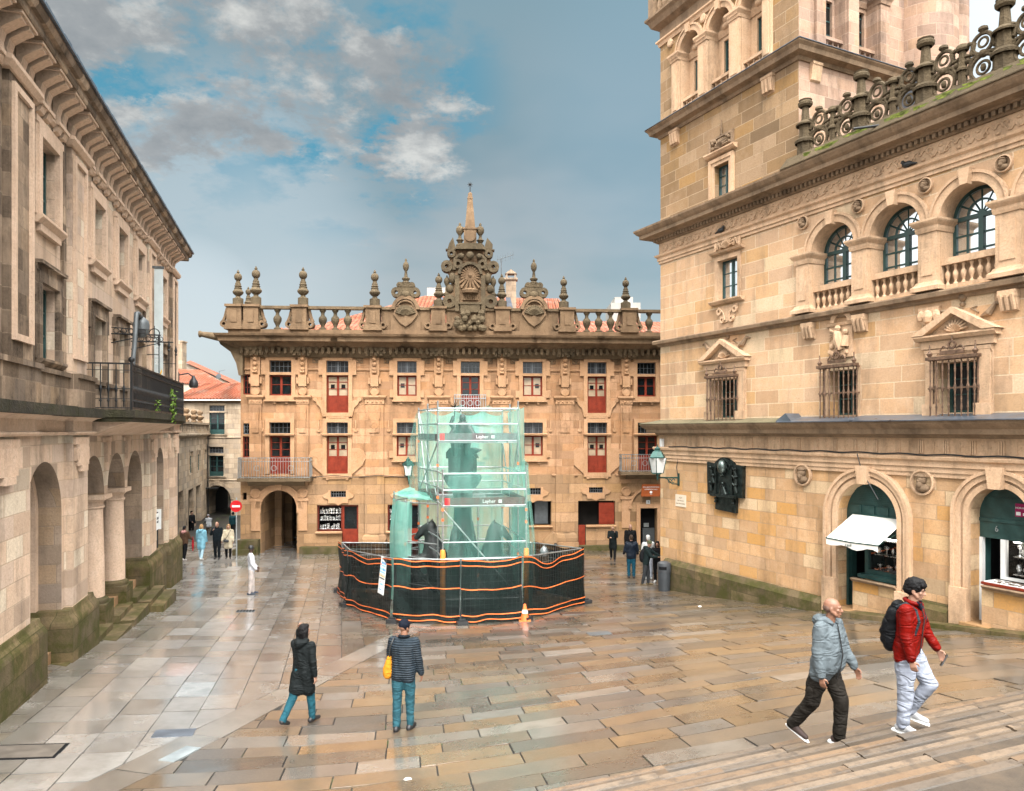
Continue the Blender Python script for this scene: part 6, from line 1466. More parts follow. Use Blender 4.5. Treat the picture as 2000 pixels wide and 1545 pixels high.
# right-hand side of the tower
side = bpy.data.objects.new('tower_side', None); COL.objects.link(side); side.parent = wing; side.location = (TW, 0, 0); side.rotation_euler = (0, 0, R(90))
mb = MB(); mb.wall(0, TD, 13.5, TZ1, [], 0, .4); build('side_wall', mb, M['tower_pink'], side)
def sidebelfry():
    mb = MB(); so = [(1.05, 2.0), (2.5, 3.45)]
    mb.wall(0, TD, TB - .05, 21.3, [(a, b, TB, SB, True, .5) for a, b in so], 0, .5, 0, 0, 20); build('belfry_side_wall', mb, M['tower_pink'], side)
    for a, b in so:
        c, r = (a + b) / 2, (b - a) / 2; mb = MB(); mb.wall(a - .05, b + .05, TB, SB + r + .05, [(a + .1, b - .1, TB + .55, SB - .35)], .42, .2); mb.sweep([(0, SB - .22), (.04, SB - .22), (.1, SB - .06), (.12, SB), (0, SB + .01)], [(a, .42), (b, .42)])
        mb.box(a + .1, b - .1, .52, .56, TB + .55, SB - .35, 1); mb.box(c - .03, c + .03, .50, .57, TB + .55, SB - .35, 2); [mb.box(a + .1, b - .1, .51, .565, z - .02, z + .02, 2) for z in np.linspace(TB + .9, SB - .5, 3)]
        mb.ball((c, .30, SB + r * .52), (r * .22, .13, r * .27), 10); mb.ball((c, .34, SB + r * .12), (r * .46, .15, r * .24), 10)
        mb.ring(c, SB, r + .002, r + .18, -.05, .003, 0, 180, 22); mb.ring(c, SB, r + .18, r + .25, -.09, .003, 0, 180, 22)
        mb.box(a + .004, b - .004, .1, .3, TB + .48, TB + .58); [mb.lathe((a + (b - a) * (k + .5) / 4, .2, TB), [(.05, 0), (.03, .1), (.06, .25), (.03, .4), (.05, .48)], 8) for k in range(4)]
        build('belfry_opening', mb, [M['tower_pink'], M['glass'], M['greenwood']], side)
    for x0, x1 in ((.62, 1.05), (2.0, 2.5), (3.45, 3.9)):
        mb = MB(); mb.box(x0 + .02, x1 - .02, -.10, .003, TB, SB - .25); mb.sweep([(0, SB - .25), (.03, SB - .25), (.05, SB - .15), (.12, SB - .04), (.12, SB + .03), (0, SB + .04)], [(x0 + .02, .42), (x0 + .02, -.10), (x1 - .02, -.10), (x1 - .02, .42)]); build('belfry_pilaster', mb, M['tower_pink'], side)
sidebelfry()
mb = MB(); x = .65; mb.box(x - .2, x + .2, -.16, .003, TZ1 - .06, TZ1 + .02); mb.prism([(0, TZ1 - .55), (-.06, TZ1 - .5), (-.14, TZ1 - .06), (0, TZ1 - .06)], x - .2, x + .2, axis='x'); build('side_corbel', mb, M['cream_trim'], side)
# round stair turret and the wall behind it
tc_ = L3.loc(*P(1790, 840, 25.2)[:2])
mb = MB(); mb.lathe((tc_[0] + .15, tc_[1], 0), [(1.12, 13.5), (1.12, 26)], 28); build('stair_turret', mb, M['tower_pink'], wing, 60)
q = L3.loc(*P(1853, 840, 26.0)[:2]); mb = MB(); mb.lathe((q[0], q[1], 0), [(.62, 13.5), (.62, 26)], 24); build('turret_buttress', mb, M['tower_pink'], wing, 60)
q = L3.loc(*P(1767, 840, 22.5)[:2]); mb = MB(); mb.prism([(q[0] - .35, 14.3), (q[0] + .45, 14.3), (q[0] + .45, 16.75), (q[0] - .35, 16.45)], q[1], q[1] + .6); build('roof_hatch', mb, M['slate_blue'], wing)
# shop fronts inside the two arches
def shopfront(c, r, s, g, which):
    a, b = c - r, c + r; y = .34
    mb = MB(); pts = [(a, s - .55)] + [(b, s - .55)] + [(c + r * math.cos(t), s + r * math.sin(t)) for t in np.linspace(0, math.pi, 20)]; mb.prism(pts, y, y + .08)
    if which == 1:
        for i in range(4): x0 = a + .1 + (2 * r - .2) * i / 4; mb.box(x0 + .05, x0 + (2 * r - .2) / 4 - .03, y - .03, y + .01, s - .12, s + .28); 
        for k in range(8): z = s + .36 + k * .05; mb.box(c - .62, c + .58, y - .03, y + .01, z, z + .035)
        mb.box(c - .68, c + .64, y - .02, y + .005, s + .34, s + .78)
    else:
        mb.box(a, b, y - .03, y + .01, s - .16, s - .08); mb.box(a, b, y - .02, y + .005, s + .36, s + .42)
    fr_ = build('shop_fascia', mb, M['greenwood'], wing)
    split = a + 2 * r * (.32 if which == 1 else .36)
    mb = MB(); f = .07; top = s - .55; sz = g + (1.05 if which == 1 else 1.10)
    mb.box(split, split + f * 1.6, y - .02, y + .1, sz, top); mb.box(a + .002, a + f, y - .02, y + .1, g, top)
    if which == 1: mb.box(split + f * 1.6, b - .002, y - .02, y + .1, sz, sz + .12); mb.box(b - f, b - .002, y - .018, y + .098, sz + .12, top); mb.box(split - .05, b - .002, y - .25, y, sz - .10, sz - .002)
    else: mb.box(split + f * 1.6, b - .002, y - .02, y + .1, sz, sz + .06)
    sw = build('shop_window', mb, M['greenwood'] if which == 1 else M['white'], wing)
    mb = MB(); mb.box(split + .05, b, y + .03, y + .04, sz + .1, top) ; build('pane', mb, CLEAR, sw)
    mb = MB(); mb.box(a - .3, b + .3, 1.9, 1.95, g - .2, s + r); mb.box(a - .06, a - .01, .56, 1.9, g - .2, s + r); mb.box(b + .25, b + .3, .6, 1.9, g - .2, s + r); build('shop_interior', mb, M['black'], wing)
    mb = MB(); mb.box(split - (.12 if which == 1 else .15), b - .003, -.02 if which == 1 else -.14, .52, g - .3, sz - .2); st_ = build('stall_riser', mb, M['cream_low'], wing)
    mb = MB(); mb.sweep([(0, sz - .2), (.10, sz - .19), (.16, sz - .12), (.14, sz - .10), (0, sz - .10)], [(split - .08, -.02 if which == 1 else -.14), (b - .003, -.02 if which == 1 else -.14)]); build('stone_sill', mb, M['cream_dark'], st_)
    if which == 2:
        mb = MB(); mb.box(split - .12, b - .003, -.22, .30, sz - .085, sz - .03); build('display_tray', mb, M['redwood'], sw); mb = MB(); mb.box(split - .08, b - .003, -.18, .28, sz - .03, sz - .015); build('tray_lining', mb, M['paper'], sw)
        mb = MB(); r5 = random.Random(3)
        for _ in range(46): x, yy = r5.uniform(split, b - .1), r5.uniform(-.14, .24); mb.box(x - .03, x + .03, yy - .02, yy + .02, sz - .016, sz - .004)
        build_each('trinket', mb, M['rust_iron'], sw)
    mb = MB(); r6 = random.Random(21 + which)
    for k, z in enumerate((sz + .14, sz + .55, sz + .95)):
        mb.box(split + .2, b - .05, y + .12, y + .45, z - .02, z)
        x = split + .26
        while x < b - .14:
            w_ = r6.uniform(.05, .11); h = r6.uniform(.10, .32)
            t = r6.random()
            if t < .4: mb.lathe((x, y + .28, z), [(w_ * .6, 0), (w_ * .2, .03), (w_ * .15, h * .5), (w_ * .7, h * .7), (w_ * .6, h)], 10)
            elif t < .7: mb.lathe((x, y + .3, z + w_ * 1.1), [(w_ * 1.1, 0), (w_ * 1.0, -.02), (w_ * .3, -.025)], 14, ax='y')
            else: mb.ball((x, y + .26, z + h * .4), (w_ * .6, w_ * .6, h * .4), 8)
            x += w_ * r6.uniform(1.4, 2.3)
    build('silverware', mb, M['silver'], sw, 40); mb = MB(); mb.box(split + .2, b - .1, y + .14, y + .18, top - .06, top - .04); build('shop_lamp', mb, M['lit'], sw)
    # door leaf standing open inside
    mb = MB(); mb.box(a + .02, a + .08, y + .1, y + .30, g, top); build('door_leaf', mb, M['greenwood'], wing)
    mb = MB(); mb.box(a - .1, split + .1, -.30, .6, g - .4, g + .04); build('threshold', mb, M['brown_low'], wing)
    return split, sz
def clear_glass():
    t = NT('clear shop glass'); tr = t.node('ShaderNodeBsdfTransparent'); gl = t.node('ShaderNodeBsdfGlossy'); gl.inputs['Roughness'].default_value = .02
    fr_ = t.node('ShaderNodeFresnel'); fr_.inputs[0].default_value = 1.45; mx = t.node('ShaderNodeMixShader'); t.l.new(fr_.outputs[0], mx.inputs[0]); t.l.new(tr.outputs[0], mx.inputs[1]); t.l.new(gl.outputs[0], mx.inputs[2]); t.l.new(mx.outputs[0], t.out.inputs[0]); return t.m
CLEAR = clear_glass()
g1_ = L3.gz(d1[0] + .4) + .12; g2_ = L3.gz(d2[0] + .4) + .12
sA = shopfront(sum(d1) / 2, r1_, sp1, g1_, 1); sB = shopfront(d2c, r2_, sp2, g2_, 2)
lettering('6', .20, M['palepane'], wing, (d2[0] + .42, .30, sp2 - .32), sx=.8)
mb = MB(); x = u3(1978); mb.box(x - .13, x + .15, .315, .335, sp2 + .02, sp2 + .32); nt = build('shop_notice', mb, plain('magenta notice', (.30, .02, .09), .6), wing)
lettering('HORARIO', .06, M['paper'], nt, (x + .01, .312, sp2 + .22)); mb = MB(); mb.box(x + .04, x + .13, .31, .318, sp2 + .05, sp2 + .11); mb.box(x - .11, x - .01, .31, .318, sp2 + .05, sp2 + .13); build('notice_panel', mb, M['paper'], nt)
mb = MB(); x = u3(1990); zq = g2_ + 2.0; mb.box(x - .16, x + .3, .38, .40, zq - .16, zq + .14); pf = build('picture_frame', mb, M['awning'], wing); mb = MB(); mb.box(x - .11, x + .25, .375, .381, zq - .11, zq + .09); build('picture', mb, plain('green print', (.12, .30, .10), .6), pf)
# steps of pavement at the foot of the wall near the doors
mb = MB(); mb.box(d1[0] - .1, d2[1] + .5, -.55, -.0, L3.gz(d1[0]) - .4, g1_ - .03); mb.v = [(x, y, z + (x - d1[0]) * (g2_ - g1_) / (d2[0] - d1[0])) for x, y, z in mb.v]; build('kerb_step', mb, M['moss'], wing)

# ---- things fixed to that wall
o = thing('shop_awning', 'cream canvas awning pulled down over the left arched shop window', 'awning', L3.w(0, 0, 0), L3.ang)
a, b = d1[0] + .25, d1[1] - .02; zt_ = sp1 - .0; out = .80; zd = zt_ - .60
mb = MB(); nn = 10
top = [(a + (b - a) * i / nn, .30, zt_ + .02) for i in range(nn + 1)]; bot = [(a - .02 + (b - a) * i / nn, .30 - out - .25, zd + .02 * math.sin(i * .9)) for i in range(nn + 1)]
val = [(x, y + .01, z - .17 - .035 * math.sin(i * 1.3)) for i, (x, y, z) in enumerate(bot)]
for A_, B_ in ((top, bot), (bot, val)):
    t_ = [(x, y, z - .006) for x, y, z in A_]; u_ = [(x, y + .004, z - .006) for x, y, z in B_]
    for i in range(nn): mb.add([A_[i], A_[i + 1], B_[i + 1], B_[i]], [(0, 1, 2, 3)])
build('canvas', mb, M['awning'], o)
mb = MB(); mb.tube([bot[0], bot[5], bot[-1]], .018, 6); mb.tube([(a, .3, zt_ - .2), bot[0]], .012, 6); mb.tube([(b, .3, zt_ - .2), bot[-1]], .012, 6); mb.tube([top[0], top[-1]], .03, 8); build('awning_frame', mb, M['green_iron'], o)
lettering('a·goll', .10, M['green_iron'], o, ((a + b) / 2 - .1, .30 - out - .262, zd - .10), depth=.002)
p = L3.w(u3(1326), -.02, L3.z(1326, 933)); lantern('corner_lantern', 'green iron lantern on a scrolled bracket at the cream tower corner', p, L3.ang, .95, 1.35)
mb = MB(); mb.tube([L3.w(u3(1326) + .02, -.05, 5.3), L3.w(u3(1324), -.06, 4.9), L3.w(u3(1326), -.05, 4.6)], .014, 5); tag(build('lamp_cable', mb, M['black_plastic']), 'short black cable running down to the green corner lantern', 'cable')
o = thing('bronze_relief', 'dark bronze relief plaque with swinging censer and figures on the cream wall', 'relief', L3.w(0, 0, 0), L3.ang)
a, b = u3(1388), u3(1456); c = (a + b) / 2; zt_, zm, zl = L3.z(1420, 905), L3.z(1420, 968), L3.z(1420, 996)
mb = MB(); hwid = (b - a) / 2
mb.prism([(a, zm), (b, zm - .02), (b + .02, zt_ - .05), (c + .5, zt_ - .02), (c + .38, zt_ + .10), (c + .2, zt_ + .18), (c, zt_ + .20), (c - .2, zt_ + .18), (c - .38, zt_ + .10), (c - .5, zt_ - .02), (a - .03, zt_ + .03), (a - .03, zt_ - .2)], -.14, -.0); build('back_plate', mb, M['bronze'], o)
mb = MB(); mb.prism([(c - hwid * .58, zl), (c - hwid * .55, zm + .02), (c + hwid * .62, zm), (c + hwid * .6, zl - .06), (c - hwid * .42, zl - .02)], -.11, -.0); mb.box(c - hwid * .66, c + hwid * .72, -.30, 0, zm - .03, zm + .05); [mb.ball((c + q * hwid * .5, -.16, zm - .12 - k * .1), .05, 8) for q in (-1, 1) for k in (0, 1)]; build('inscription_plate', mb, M['bronze'], o)
for k in range(5): lettering(['· OBRA · DE · SANTIAGO ·', 'ANNO · DOMINI', 'PEREGRINATIO', 'SANCTI · IACOBI', 'COMPOSTELLA'][k], .05, M['bronze_hi'], o, (c + .02, -.113, zm - .16 - k * .085), depth=.002) if False else None
mb = MB(); mb.ball((c - .02, -.22, zt_ - .12), (.17, .17, .25), 14); mb.lathe((c - .02, -.22, zt_ - .45), [(.05, 0), (.09, .06), (.05, .1)], 10); build('censer', mb, M['bronze_hi'], o, 60)
mb = MB(); r7 = random.Random(2)
mb.ring(c, zt_ - .25, .36, .42, -.2, -.1, 0, 180, 16); mb.box(c - .42, c - .36, -.2, -.1, zm + .05, zt_ - .25); mb.box(c + .36, c + .42, -.2, -.1, zm + .05, zt_ - .25); torus(mb, (c + .24, -.2, zt_ - .08), .08, .025)
for q in (-1, 1):
    for k in range(3): x = c + q * r7.uniform(.48, .66); z = zm + .15 + k * .26; mb.tube([(x, -.16, z), (x + r7.uniform(-.05, .05), -.2, z + .2)], [.08, .06], 7); mb.ball((x, -.2, z + .27), .055, 7); mb.tube([(x, -.2, z + .18), (x - q * .15, -.2, z + .3)], .025, 5)
mb.tube([(c - .06, -.18, zm + .05), (c - .02, -.2, zm + .36)], [.11, .06], 8); mb.ball((c - .02, -.2, zm + .42), .05, 8); mb.tube([(c + .1, -.18, zm + .05), (c + .02, -.2, zm + .3)], [.09, .05], 8); build('relief_figures', mb, M['bronze'], o, 60)
o = thing('stone_plaque', 'pale square inscribed stone plaque on the cream wall near the corner lantern', 'plaque', L3.w(u3(1330), 0, L3.z(1330, 978)), L3.ang)
mb = MB(); mb.box(-.30, .30, -.02, .004, -.22, .22); build('slab', mb, plain('pale plaque stone', (.66, .57, .45), .7, 0, .05), o)
for k, t in enumerate(('AQUÍ', 'NA PRAZA', 'DAS PRATERÍAS')): lettering(t, .075, M['cream_dark'], o, (0, -.021, .11 - .11 * k), depth=.002)
mb = MB(); mb.tube([L3.w(x, -.22, 5.69 + .015 * math.sin(x * 5)) for x in np.arange(.8, 16, .25)], .022, 5); mb.tube([L3.w(u3(1685), -.22, 5.66), L3.w(u3(1693), -.2, 5.2), L3.w(u3(1708), -.16, 4.8), L3.w(u3(1720), -.1, 4.45)], .014, 5); tag(build('facade_cable', mb, M['black_plastic']), 'black cable lying along the string course of the cream wing', 'cable')
def pigeon(u, y, z, lab, flip=1):
    o = thing('pigeon', lab, 'bird', L3.w(u, y, z), L3.ang); mb = MB(); mb.ball((0, 0, .11), (.15, .075, .085), 10); mb.ball((-.13 * flip, 0, .2), (.05, .045, .05), 8); mb.tube([(-.08 * flip, 0, .14), (-.13 * flip, 0, .2)], [.06, .04], 8); mb.tube([(.1 * flip, 0, .1), (.27 * flip, 0, .06)], [.05, .02], 6); mb.tube([(-.16 * flip, 0, .2), (-.2 * flip, 0, .19)], [.015, .004], 5); mb.tube([(.0, .03, .06), (0, .03, 0)], .01, 4); mb.tube([(0, -.03, .06), (0, -.03, 0)], .01, 4)
    build('body', mb, M['black_plastic'], o, 60)
pigeon(u3(1778), -.12, 12.995, 'dark pigeon perched on the carved frieze above the loggia windows'); pigeon(u3(1413), -.12, 12.995, 'dark pigeon perched on the carved frieze near the tower corner', -1)
mb = MB(); mb.box(-.06, .06, -.06, .06, 0, .3); o = tag(build('floodlight', mb, M['white'], loc=L3.w(u3(1299), -.15, 5.67), rz=L3.ang), 'small white floodlight box on the ledge at the tower corner', 'floodlight')
# ---------------------------------------------------------------- houses up the narrow street on the left
LA_ = Frame((-25.3, 60), (-19.6, 60))
ha = thing('street_house', 'weathered stone house with dark green windows over the street arch', 'building', (LA_.o.x, LA_.o.y, 0), LA_.ang)
ux = LA_.u
def za(py): return CAMZ - (py - HY) / F * 60
aa, ab, ac = ux(397), ux(451), za(948); rr_ = (ab - aa) / 2
gw = [(ux(409), ux(439), za(848), za(806)), (ux(408), ux(437), za(930), za(890))]
gt = [(ux(409), ux(439), za(803), za(792)), (ux(408), ux(437), za(885), za(873))]
M['greystone'] = stone('grey weathered house front', ((.46, .36, .265), (.35, .27, .195), (.54, .44, .335)), .8, .4, .6, mortar=(.22, .18, .13), och=.15)
mb = MB(); mb.wall(-1.6, 5.8, -2.2, 8.66, [(aa, ab, -2.2, ac - rr_, True, 2.5)] + gw + gt, 0, .3); build('wall', mb, M['greystone'], ha)
for (a, b, z0, z1), (c, d, t0, t1) in zip(gw, gt):
    w = casement(ha, a, b, z0, z1, .15, M['greenwood'], M['glass'], 2, 3, .07, .03, 'window', .12, (z1 - z0) * .22)
    mb = MB(); mb.box(a + .06, b - .06, .19, .20, z0 + .28, z0 + .75); build('lace_curtain', mb, M['white'], w)
    casement(ha, c, d, t0, t1, .15, M['greywood'], M['greyglass'], 5, 2, .03, .02, 'transom_window')
    mb = MB(); mb.box(a - .18, a, -.05, .003, z0, t1 + .15); mb.box(b, b + .18, -.05, .003, z0, t1 + .15); mb.box(a - .18, b + .18, -.06, .003, t1 + .02, t1 + .2); mb.sweep([(0, z0 - .12), (.1, z0 - .1), (.12, z0), (0, z0 + .001)], [(a - .2, 0), (b + .2, 0)]); mb.box(a - .22, b + .22, -.08, .003, z1 + .01, t0 - .01); build('surround', mb, M['greystone'], w)
mb = MB(); c = (aa + ab) / 2; mb.ring(c, ac - rr_, rr_, rr_ + .25, -.06, .003, 0, 180, 20); mb.box(c - .2, c + .2, -.12, 0, ac, ac + .4); build('arch_moulding', mb, M['greystone'], ha)
for zq in (za(855), za(938)): mb = MB(); mb.sweep([(0, zq - .08), (.08, zq), (.08, zq + .06), (0, zq + .08)], [(-1.6, 0), (5.8, 0)]); build('string_course', mb, M['greystone'], ha)
mb = MB(); mb.sweep([(0, 8.5), (.2, 8.55), (.34, 8.66), (.34, 8.73), (0, 8.76)], [(-1.6, 0), (5.8, 0)]); build('eave', mb, M['brown_dark'], ha)
mb = MB(); mb.box(-1.6, 5.8, -.42, -.345, 8.67, 8.77); build('gutter', mb, M['white'], ha)
mb = MB(); mb.add([(-2, -.42, 8.78), (5.8, -.42, 8.78), (4.6, 5, 10.3), (-2, 5, 10.4)], [(0, 1, 2, 3)])
for x in np.arange(-2, 5.8, .26): mb.tube([(x, -.45, 8.81), (x * .84 + .1, 5, 10.4)], .075, 6)
build('roof', mb, M['tiles'], ha)
mb = MB(); mb.box(-1.6, aa - .3, .3, 6, -2.2, 8.6); mb.box(ab + .3, 5.8, .3, 6, -2.2, 8.6); mb.box(aa - .3, ab + .3, .35, 6, ac + .1, 8.6); build('house_body', mb, M['dim'], ha)
hb_ = thing('lane_houses', 'row of stone houses lining the lane seen through the dark street arch', 'building', (-28.5, 66, 0))
mb = MB(); mb.box(-2.6, -1.0, 0, 18, -2, 6); mb.box(3.1, 5.5, 1.5, 18, -2, 6); mb.box(-1.2, 3.2, 18, 19, -2, 6)
for y in (1.5, 5, 9, 13): mb.box(-1.02, -.9, y, y + .8, -2, 2.2); mb.box(2.98, 3.11, y + 1.5, y + 2.2, -2, 2.2)
build('wall', mb, M['greystone'], hb_)
# house on the lane's left side with a parapet of urns
LB_ = Frame((-21.0, 47), (-24.66, 60))
hl = thing('urn_parapet_house', 'narrow stone house with urns on its parapet beside the lane', 'building', (LB_.o.x, LB_.o.y, 0), LB_.ang)
vu = LB_.u; vz = lambda px, py: LB_.z(px, py)
ws = [(vu(370), vu(376), vz(373, 925), vz(373, 882)), (vu(385.5), vu(391), vz(388, 920), vz(388, 880)), (vu(398), vu(402), vz(400, 916), vz(400, 878))]
ds = [(vu(347), vu(358), -2.0, vz(352, 960)), (vu(368), vu(378), -2.0, vz(373, 955)), (vu(383), vu(392), -2.0, vz(387, 948))]
mb = MB(); mb.wall(-3, 13.4, -2.2, 6.0, ws + ds, 0, .3); build('wall', mb, M['greystone'], hl)
mb = MB(); mb.box(-3, 13.4, .32, 6, -2.2, 5.9); build('house_body', mb, M['black'], hl)
for a, b, z0, z1 in ws:
    w = casement(hl, a, b, z0, z1, .12, M['greenwood'], M['glass'], 2, 3, .06, .03, 'window'); mb = MB(); mb.box(a - .15, a, -.05, .003, z0 - .1, z1 + .15); mb.box(b, b + .15, -.05, .003, z0 - .1, z1 + .15); mb.box(a, b, -.05, .003, z1, z1 + .15); mb.box(a, b, .06, .1, z1 - .3, z1 - .002); build('surround', mb, M['greystone'], w)
mb = MB(); mb.sweep([(0, 5.75), (.12, 5.8), (.3, 5.95), (.3, 6.05), (0, 6.1)], [(-3, 0), (13.4, 0)]); mb.box(-3, 13.4, -.15, .1, 6.1, 6.2); mb.box(-3, 13.4, -.2, .12, 6.72, 6.85); mb.box(-3, 13.4, -.02, .05, 6.2, 6.72)
for x in np.arange(-2.8, 13.2, .8): mb.box(x, x + .3, -.1, .1, 6.2, 6.72)
build('parapet', mb, M['greystone'], hl)
for px in (362, 377, 389): mb = MB(); mb.lathe((vu(px), -.05, 6.85), [(.2, 0), (.2, .1), (.1, .16), (.26, .3), (.3, .42), (.2, .5), (.12, .55), (.22, .68), (.2, .82), (.05, .92)], 12); build('urn', mb, M['brown_mid'], hl, 45)
mb = MB(); mb.tube([(vu(403), -.12, -1.5), (vu(403), -.12, 6)], .05, 6); build('rain_pipe', mb, M['iron'], hl)
mb = MB(); mb.box(12.6, 13.3, -.9, -.02, vz(398, 958) + .05, vz(398, 958) + .12); build('canopy', mb, M['iron'], hl)
# higher houses behind them
hh = thing('red_roof_house', 'plastered house with two red tile roofs and a tall chimney behind the lane', 'building', (-21, 68, 0))
def wp(px, py, D): p = P(px, py, D); return (p.x + 21, p.y - 68, p.z)
mb = MB(); mb.add([wp(340, 750, 68), wp(436, 750, 68), wp(390, 724, 72), wp(340, 722, 72)], [(0, 1, 2, 3)]); a = Vector(wp(340, 750, 68)); b = Vector(wp(436, 750, 68)); c = Vector(wp(340, 722, 72)); d = Vector(wp(392, 724, 72))
for i in range(26): t = i / 25; mb.tube([a.lerp(b, t) + Vector((0, 0, .03)), c.lerp(d, t) + Vector((0, 0, .03))], .07, 6)
build('roof', mb, M['tiles'], hh)
mb = MB(); mb.add([wp(362, 708, 76), wp(372, 704, 80), wp(480, 752, 80), wp(470, 756, 76)], [(0, 1, 2, 3)]); build('roof', mb, M['tiles'], hh)
mb = MB(); p0, p1 = wp(330, 750, 68.1), wp(436, 752, 68.1); mb.box(p0[0], p1[0], .1, 4, 2, p0[2] - .02); q0, q1 = wp(330, 712, 76.3), wp(480, 760, 76.3)
mb.prism([(q0[0], 2), (q1[0], 2), (q1[0], q1[2] - .15), (wp(362, 708, 76)[0], wp(362, 710, 76)[2]), (q0[0], q0[2])], 8.3, 12); build('wall', mb, plain('warm plaster', (.52, .42, .33), .85, 0, .15, 1.5), hh)
mb = MB(); p0, p1 = wp(338, 712, 74), wp(361, 669, 74); mb.box(p0[0], p1[0], 5.4, 6.4, p0[2] - 1, p1[2]); mb.box(p0[0] - .05, p1[0] + .08, 5.35, 6.45, p1[2], p1[2] + .12); build('chimney', mb, M['greystone'], hh)
mb = MB(); p0 = wp(428, 742, 74); mb.tube([p0, (p0[0], p0[1], p0[2] + .9)], .03, 6); mb.lathe((p0[0], p0[1] - .1, p0[2] + .35), [(.02, .1), (.25, 0), (.27, -.03)], 12, ax='y'); mb.tube([(p0[0], p0[1], p0[2] + .85), (p0[0] + .6, p0[1], p0[2] + 1.0)], .02, 5); build('dish_antenna', mb, M['greywood'], hh)
# roofs, chimney and aerial beyond the carved house
br_ = thing('roof_house', 'house rising behind the carved front with tiled ridge, chimney and white stair hut', 'building', (0, 50, 0))
def wq(px, py, D): p = P(px, py, D); return (p.x, p.y - 50, p.z)
mb = MB(); a, b, c, d = [Vector(wq(*q)) for q in ((640, 632, 47), (1110, 632, 47), (1090, 585, 53), (830, 580, 53))]
mb.add([a, b, c, d], [(0, 1, 2, 3)])
for i in range(70): t = i / 69; mb.tube([a.lerp(b, t) + Vector((0, 0, .02)), d.lerp(c, t) + Vector((0, 0, .02))], .07, 6)
build('roof', mb, M['tiles'], br_)
mb = MB(); mb.box(a.x, b.x, a.y, 8, 2, a.z - .05); p0, p1 = wq(840, 600, 55), wq(890, 572, 55); mb.box(p0[0], p1[0], 3, 6, 8, p1[2])
build('wall', mb, plain('pale plaster', (.42, .385, .34), .85, 0, .1, 1.5), br_)
for px0, px1, pt in ((988, 1008, 548),):
    p0, p1 = wq(px0, 605, 50), wq(px1, pt, 50); mb = MB(); mb.box(p0[0], p1[0], -.3, .3, p0[2] - 1, p1[2]); mb.box(p0[0] - .1, p1[0] + .1, -.4, .4, p1[2], p1[2] + .12); mb.box(p0[0], p0[0] + .12, -.3, .3, p1[2] + .12, p1[2] + .4); mb.box(p1[0] - .12, p1[0], -.3, .3, p1[2] + .12, p1[2] + .4); mb.prism([(p0[0] - .05, p1[2] + .4), (p1[0] + .05, p1[2] + .4), ((p0[0] + p1[0]) / 2, p1[2] + .7)], -.35, .35); build('chimney', mb, M['greystone'], br_)
p0 = wq(979, 600, 49); pt = wq(979, 505, 49); mb = MB(); mb.tube([p0, pt], .03, 6); d = Vector((1.0, .2, .35)).normalized(); s = Vector(pt)
mb.tube([s - d * .3, s + d * .9], .018, 5)
for k in range(7): e = s + d * (-.25 + k * .18); mb.tube([e + Vector((0, -.1, -.3)) * .9, e - Vector((0, -.1, -.3)) * .9], .01, 4)
build('television_aerial', mb, M['grey_metal'], br_)
p0, p1 = wq(1188, 612, 54), wq(1244, 598, 54); mb = MB(); mb.box(p0[0], p1[0], 2.5, 5.5, 9, p1[2]); q0, q1 = wq(1197, 600, 54), wq(1232, 585, 54); mb.box(q0[0], q1[0], 3, 5, p1[2], q1[2]); build('stair_hut', mb, plain('grey plaster', (.36, .35, .32), .8, 0, .12, 1.5), br_)
for px0, px1 in ((842, 866), (988, 1002)):
    p0 = wq(px0, 604, 48); p1 = wq(px1, 582, 48); mb = MB(); mb.prism([(p0[0], p0[2]), (p1[0], p0[2]), (p1[0], p1[2]), (p0[0] + (p1[0] - p0[0]) * .5, p1[2])] if px0 < 900 else [(p0[0], p0[2]), (p1[0], p0[2]), (p0[0] + .3, p1[2]), (p0[0], p1[2])], -2.2, -1.6); build('skylight', mb, M['slate_blue'], br_)

# ---------------------------------------------------------------- signs and fittings at the left
def post(name, label, cat, px, py, top_py, mat, r=.03):
    p = G(px, py); h = CAMZ - (top_py - HY) / F * p.y - p.z
    o = thing(name, label, cat, p); mb = MB(); mb.tube([(0, 0, -.05), (0, 0, h)], r, 8); build('post', mb, mat, o, 40); return o, h
o, h = post('no_entry_sign', 'round red no entry sign on a grey pole at the corner of the carved house', 'road sign', 462, 1088, 972, M['steel'], .035)
mb = MB(); mb.lathe((0, -.05, h - .42), [(.29, .0), (.29, -.02)], 28, ax='y'); dsc = build('sign_disc', mb, M['red_sign'], o); mb = MB(); mb.box(-.20, .20, -.076, -.07, h - .47, h - .37); build('white_bar', mb, M['paper'], dsc)
o, h = post('black_post', 'slim black post with two small white plates beside the arcade', 'sign post', 306.5, 1160, 1000, M['iron'], .045)
o.rotation_euler.z = L1.ang; mb = MB(); mb.box(-.55, -.03, -.07, -.05, h - .60, h - .02); pl_ = build('sign_plate', mb, M['paper'], o); lettering('ZONA', .12, M['black_plastic'], pl_, (-.29, -.072, h - .2)); lettering('PEONIL', .10, M['black_plastic'], pl_, (-.29, -.072, h - .33))
mb = MB(); mb.box(.0, .02, -.14, .12, h - .62, h + .1); build('edge_plate', mb, M['paper'], o)
o, h = post('grey_post', 'plain grey metal post at the far corner of the arcaded palace', 'post', 346, 1131, 1005, M['steel'], .06)
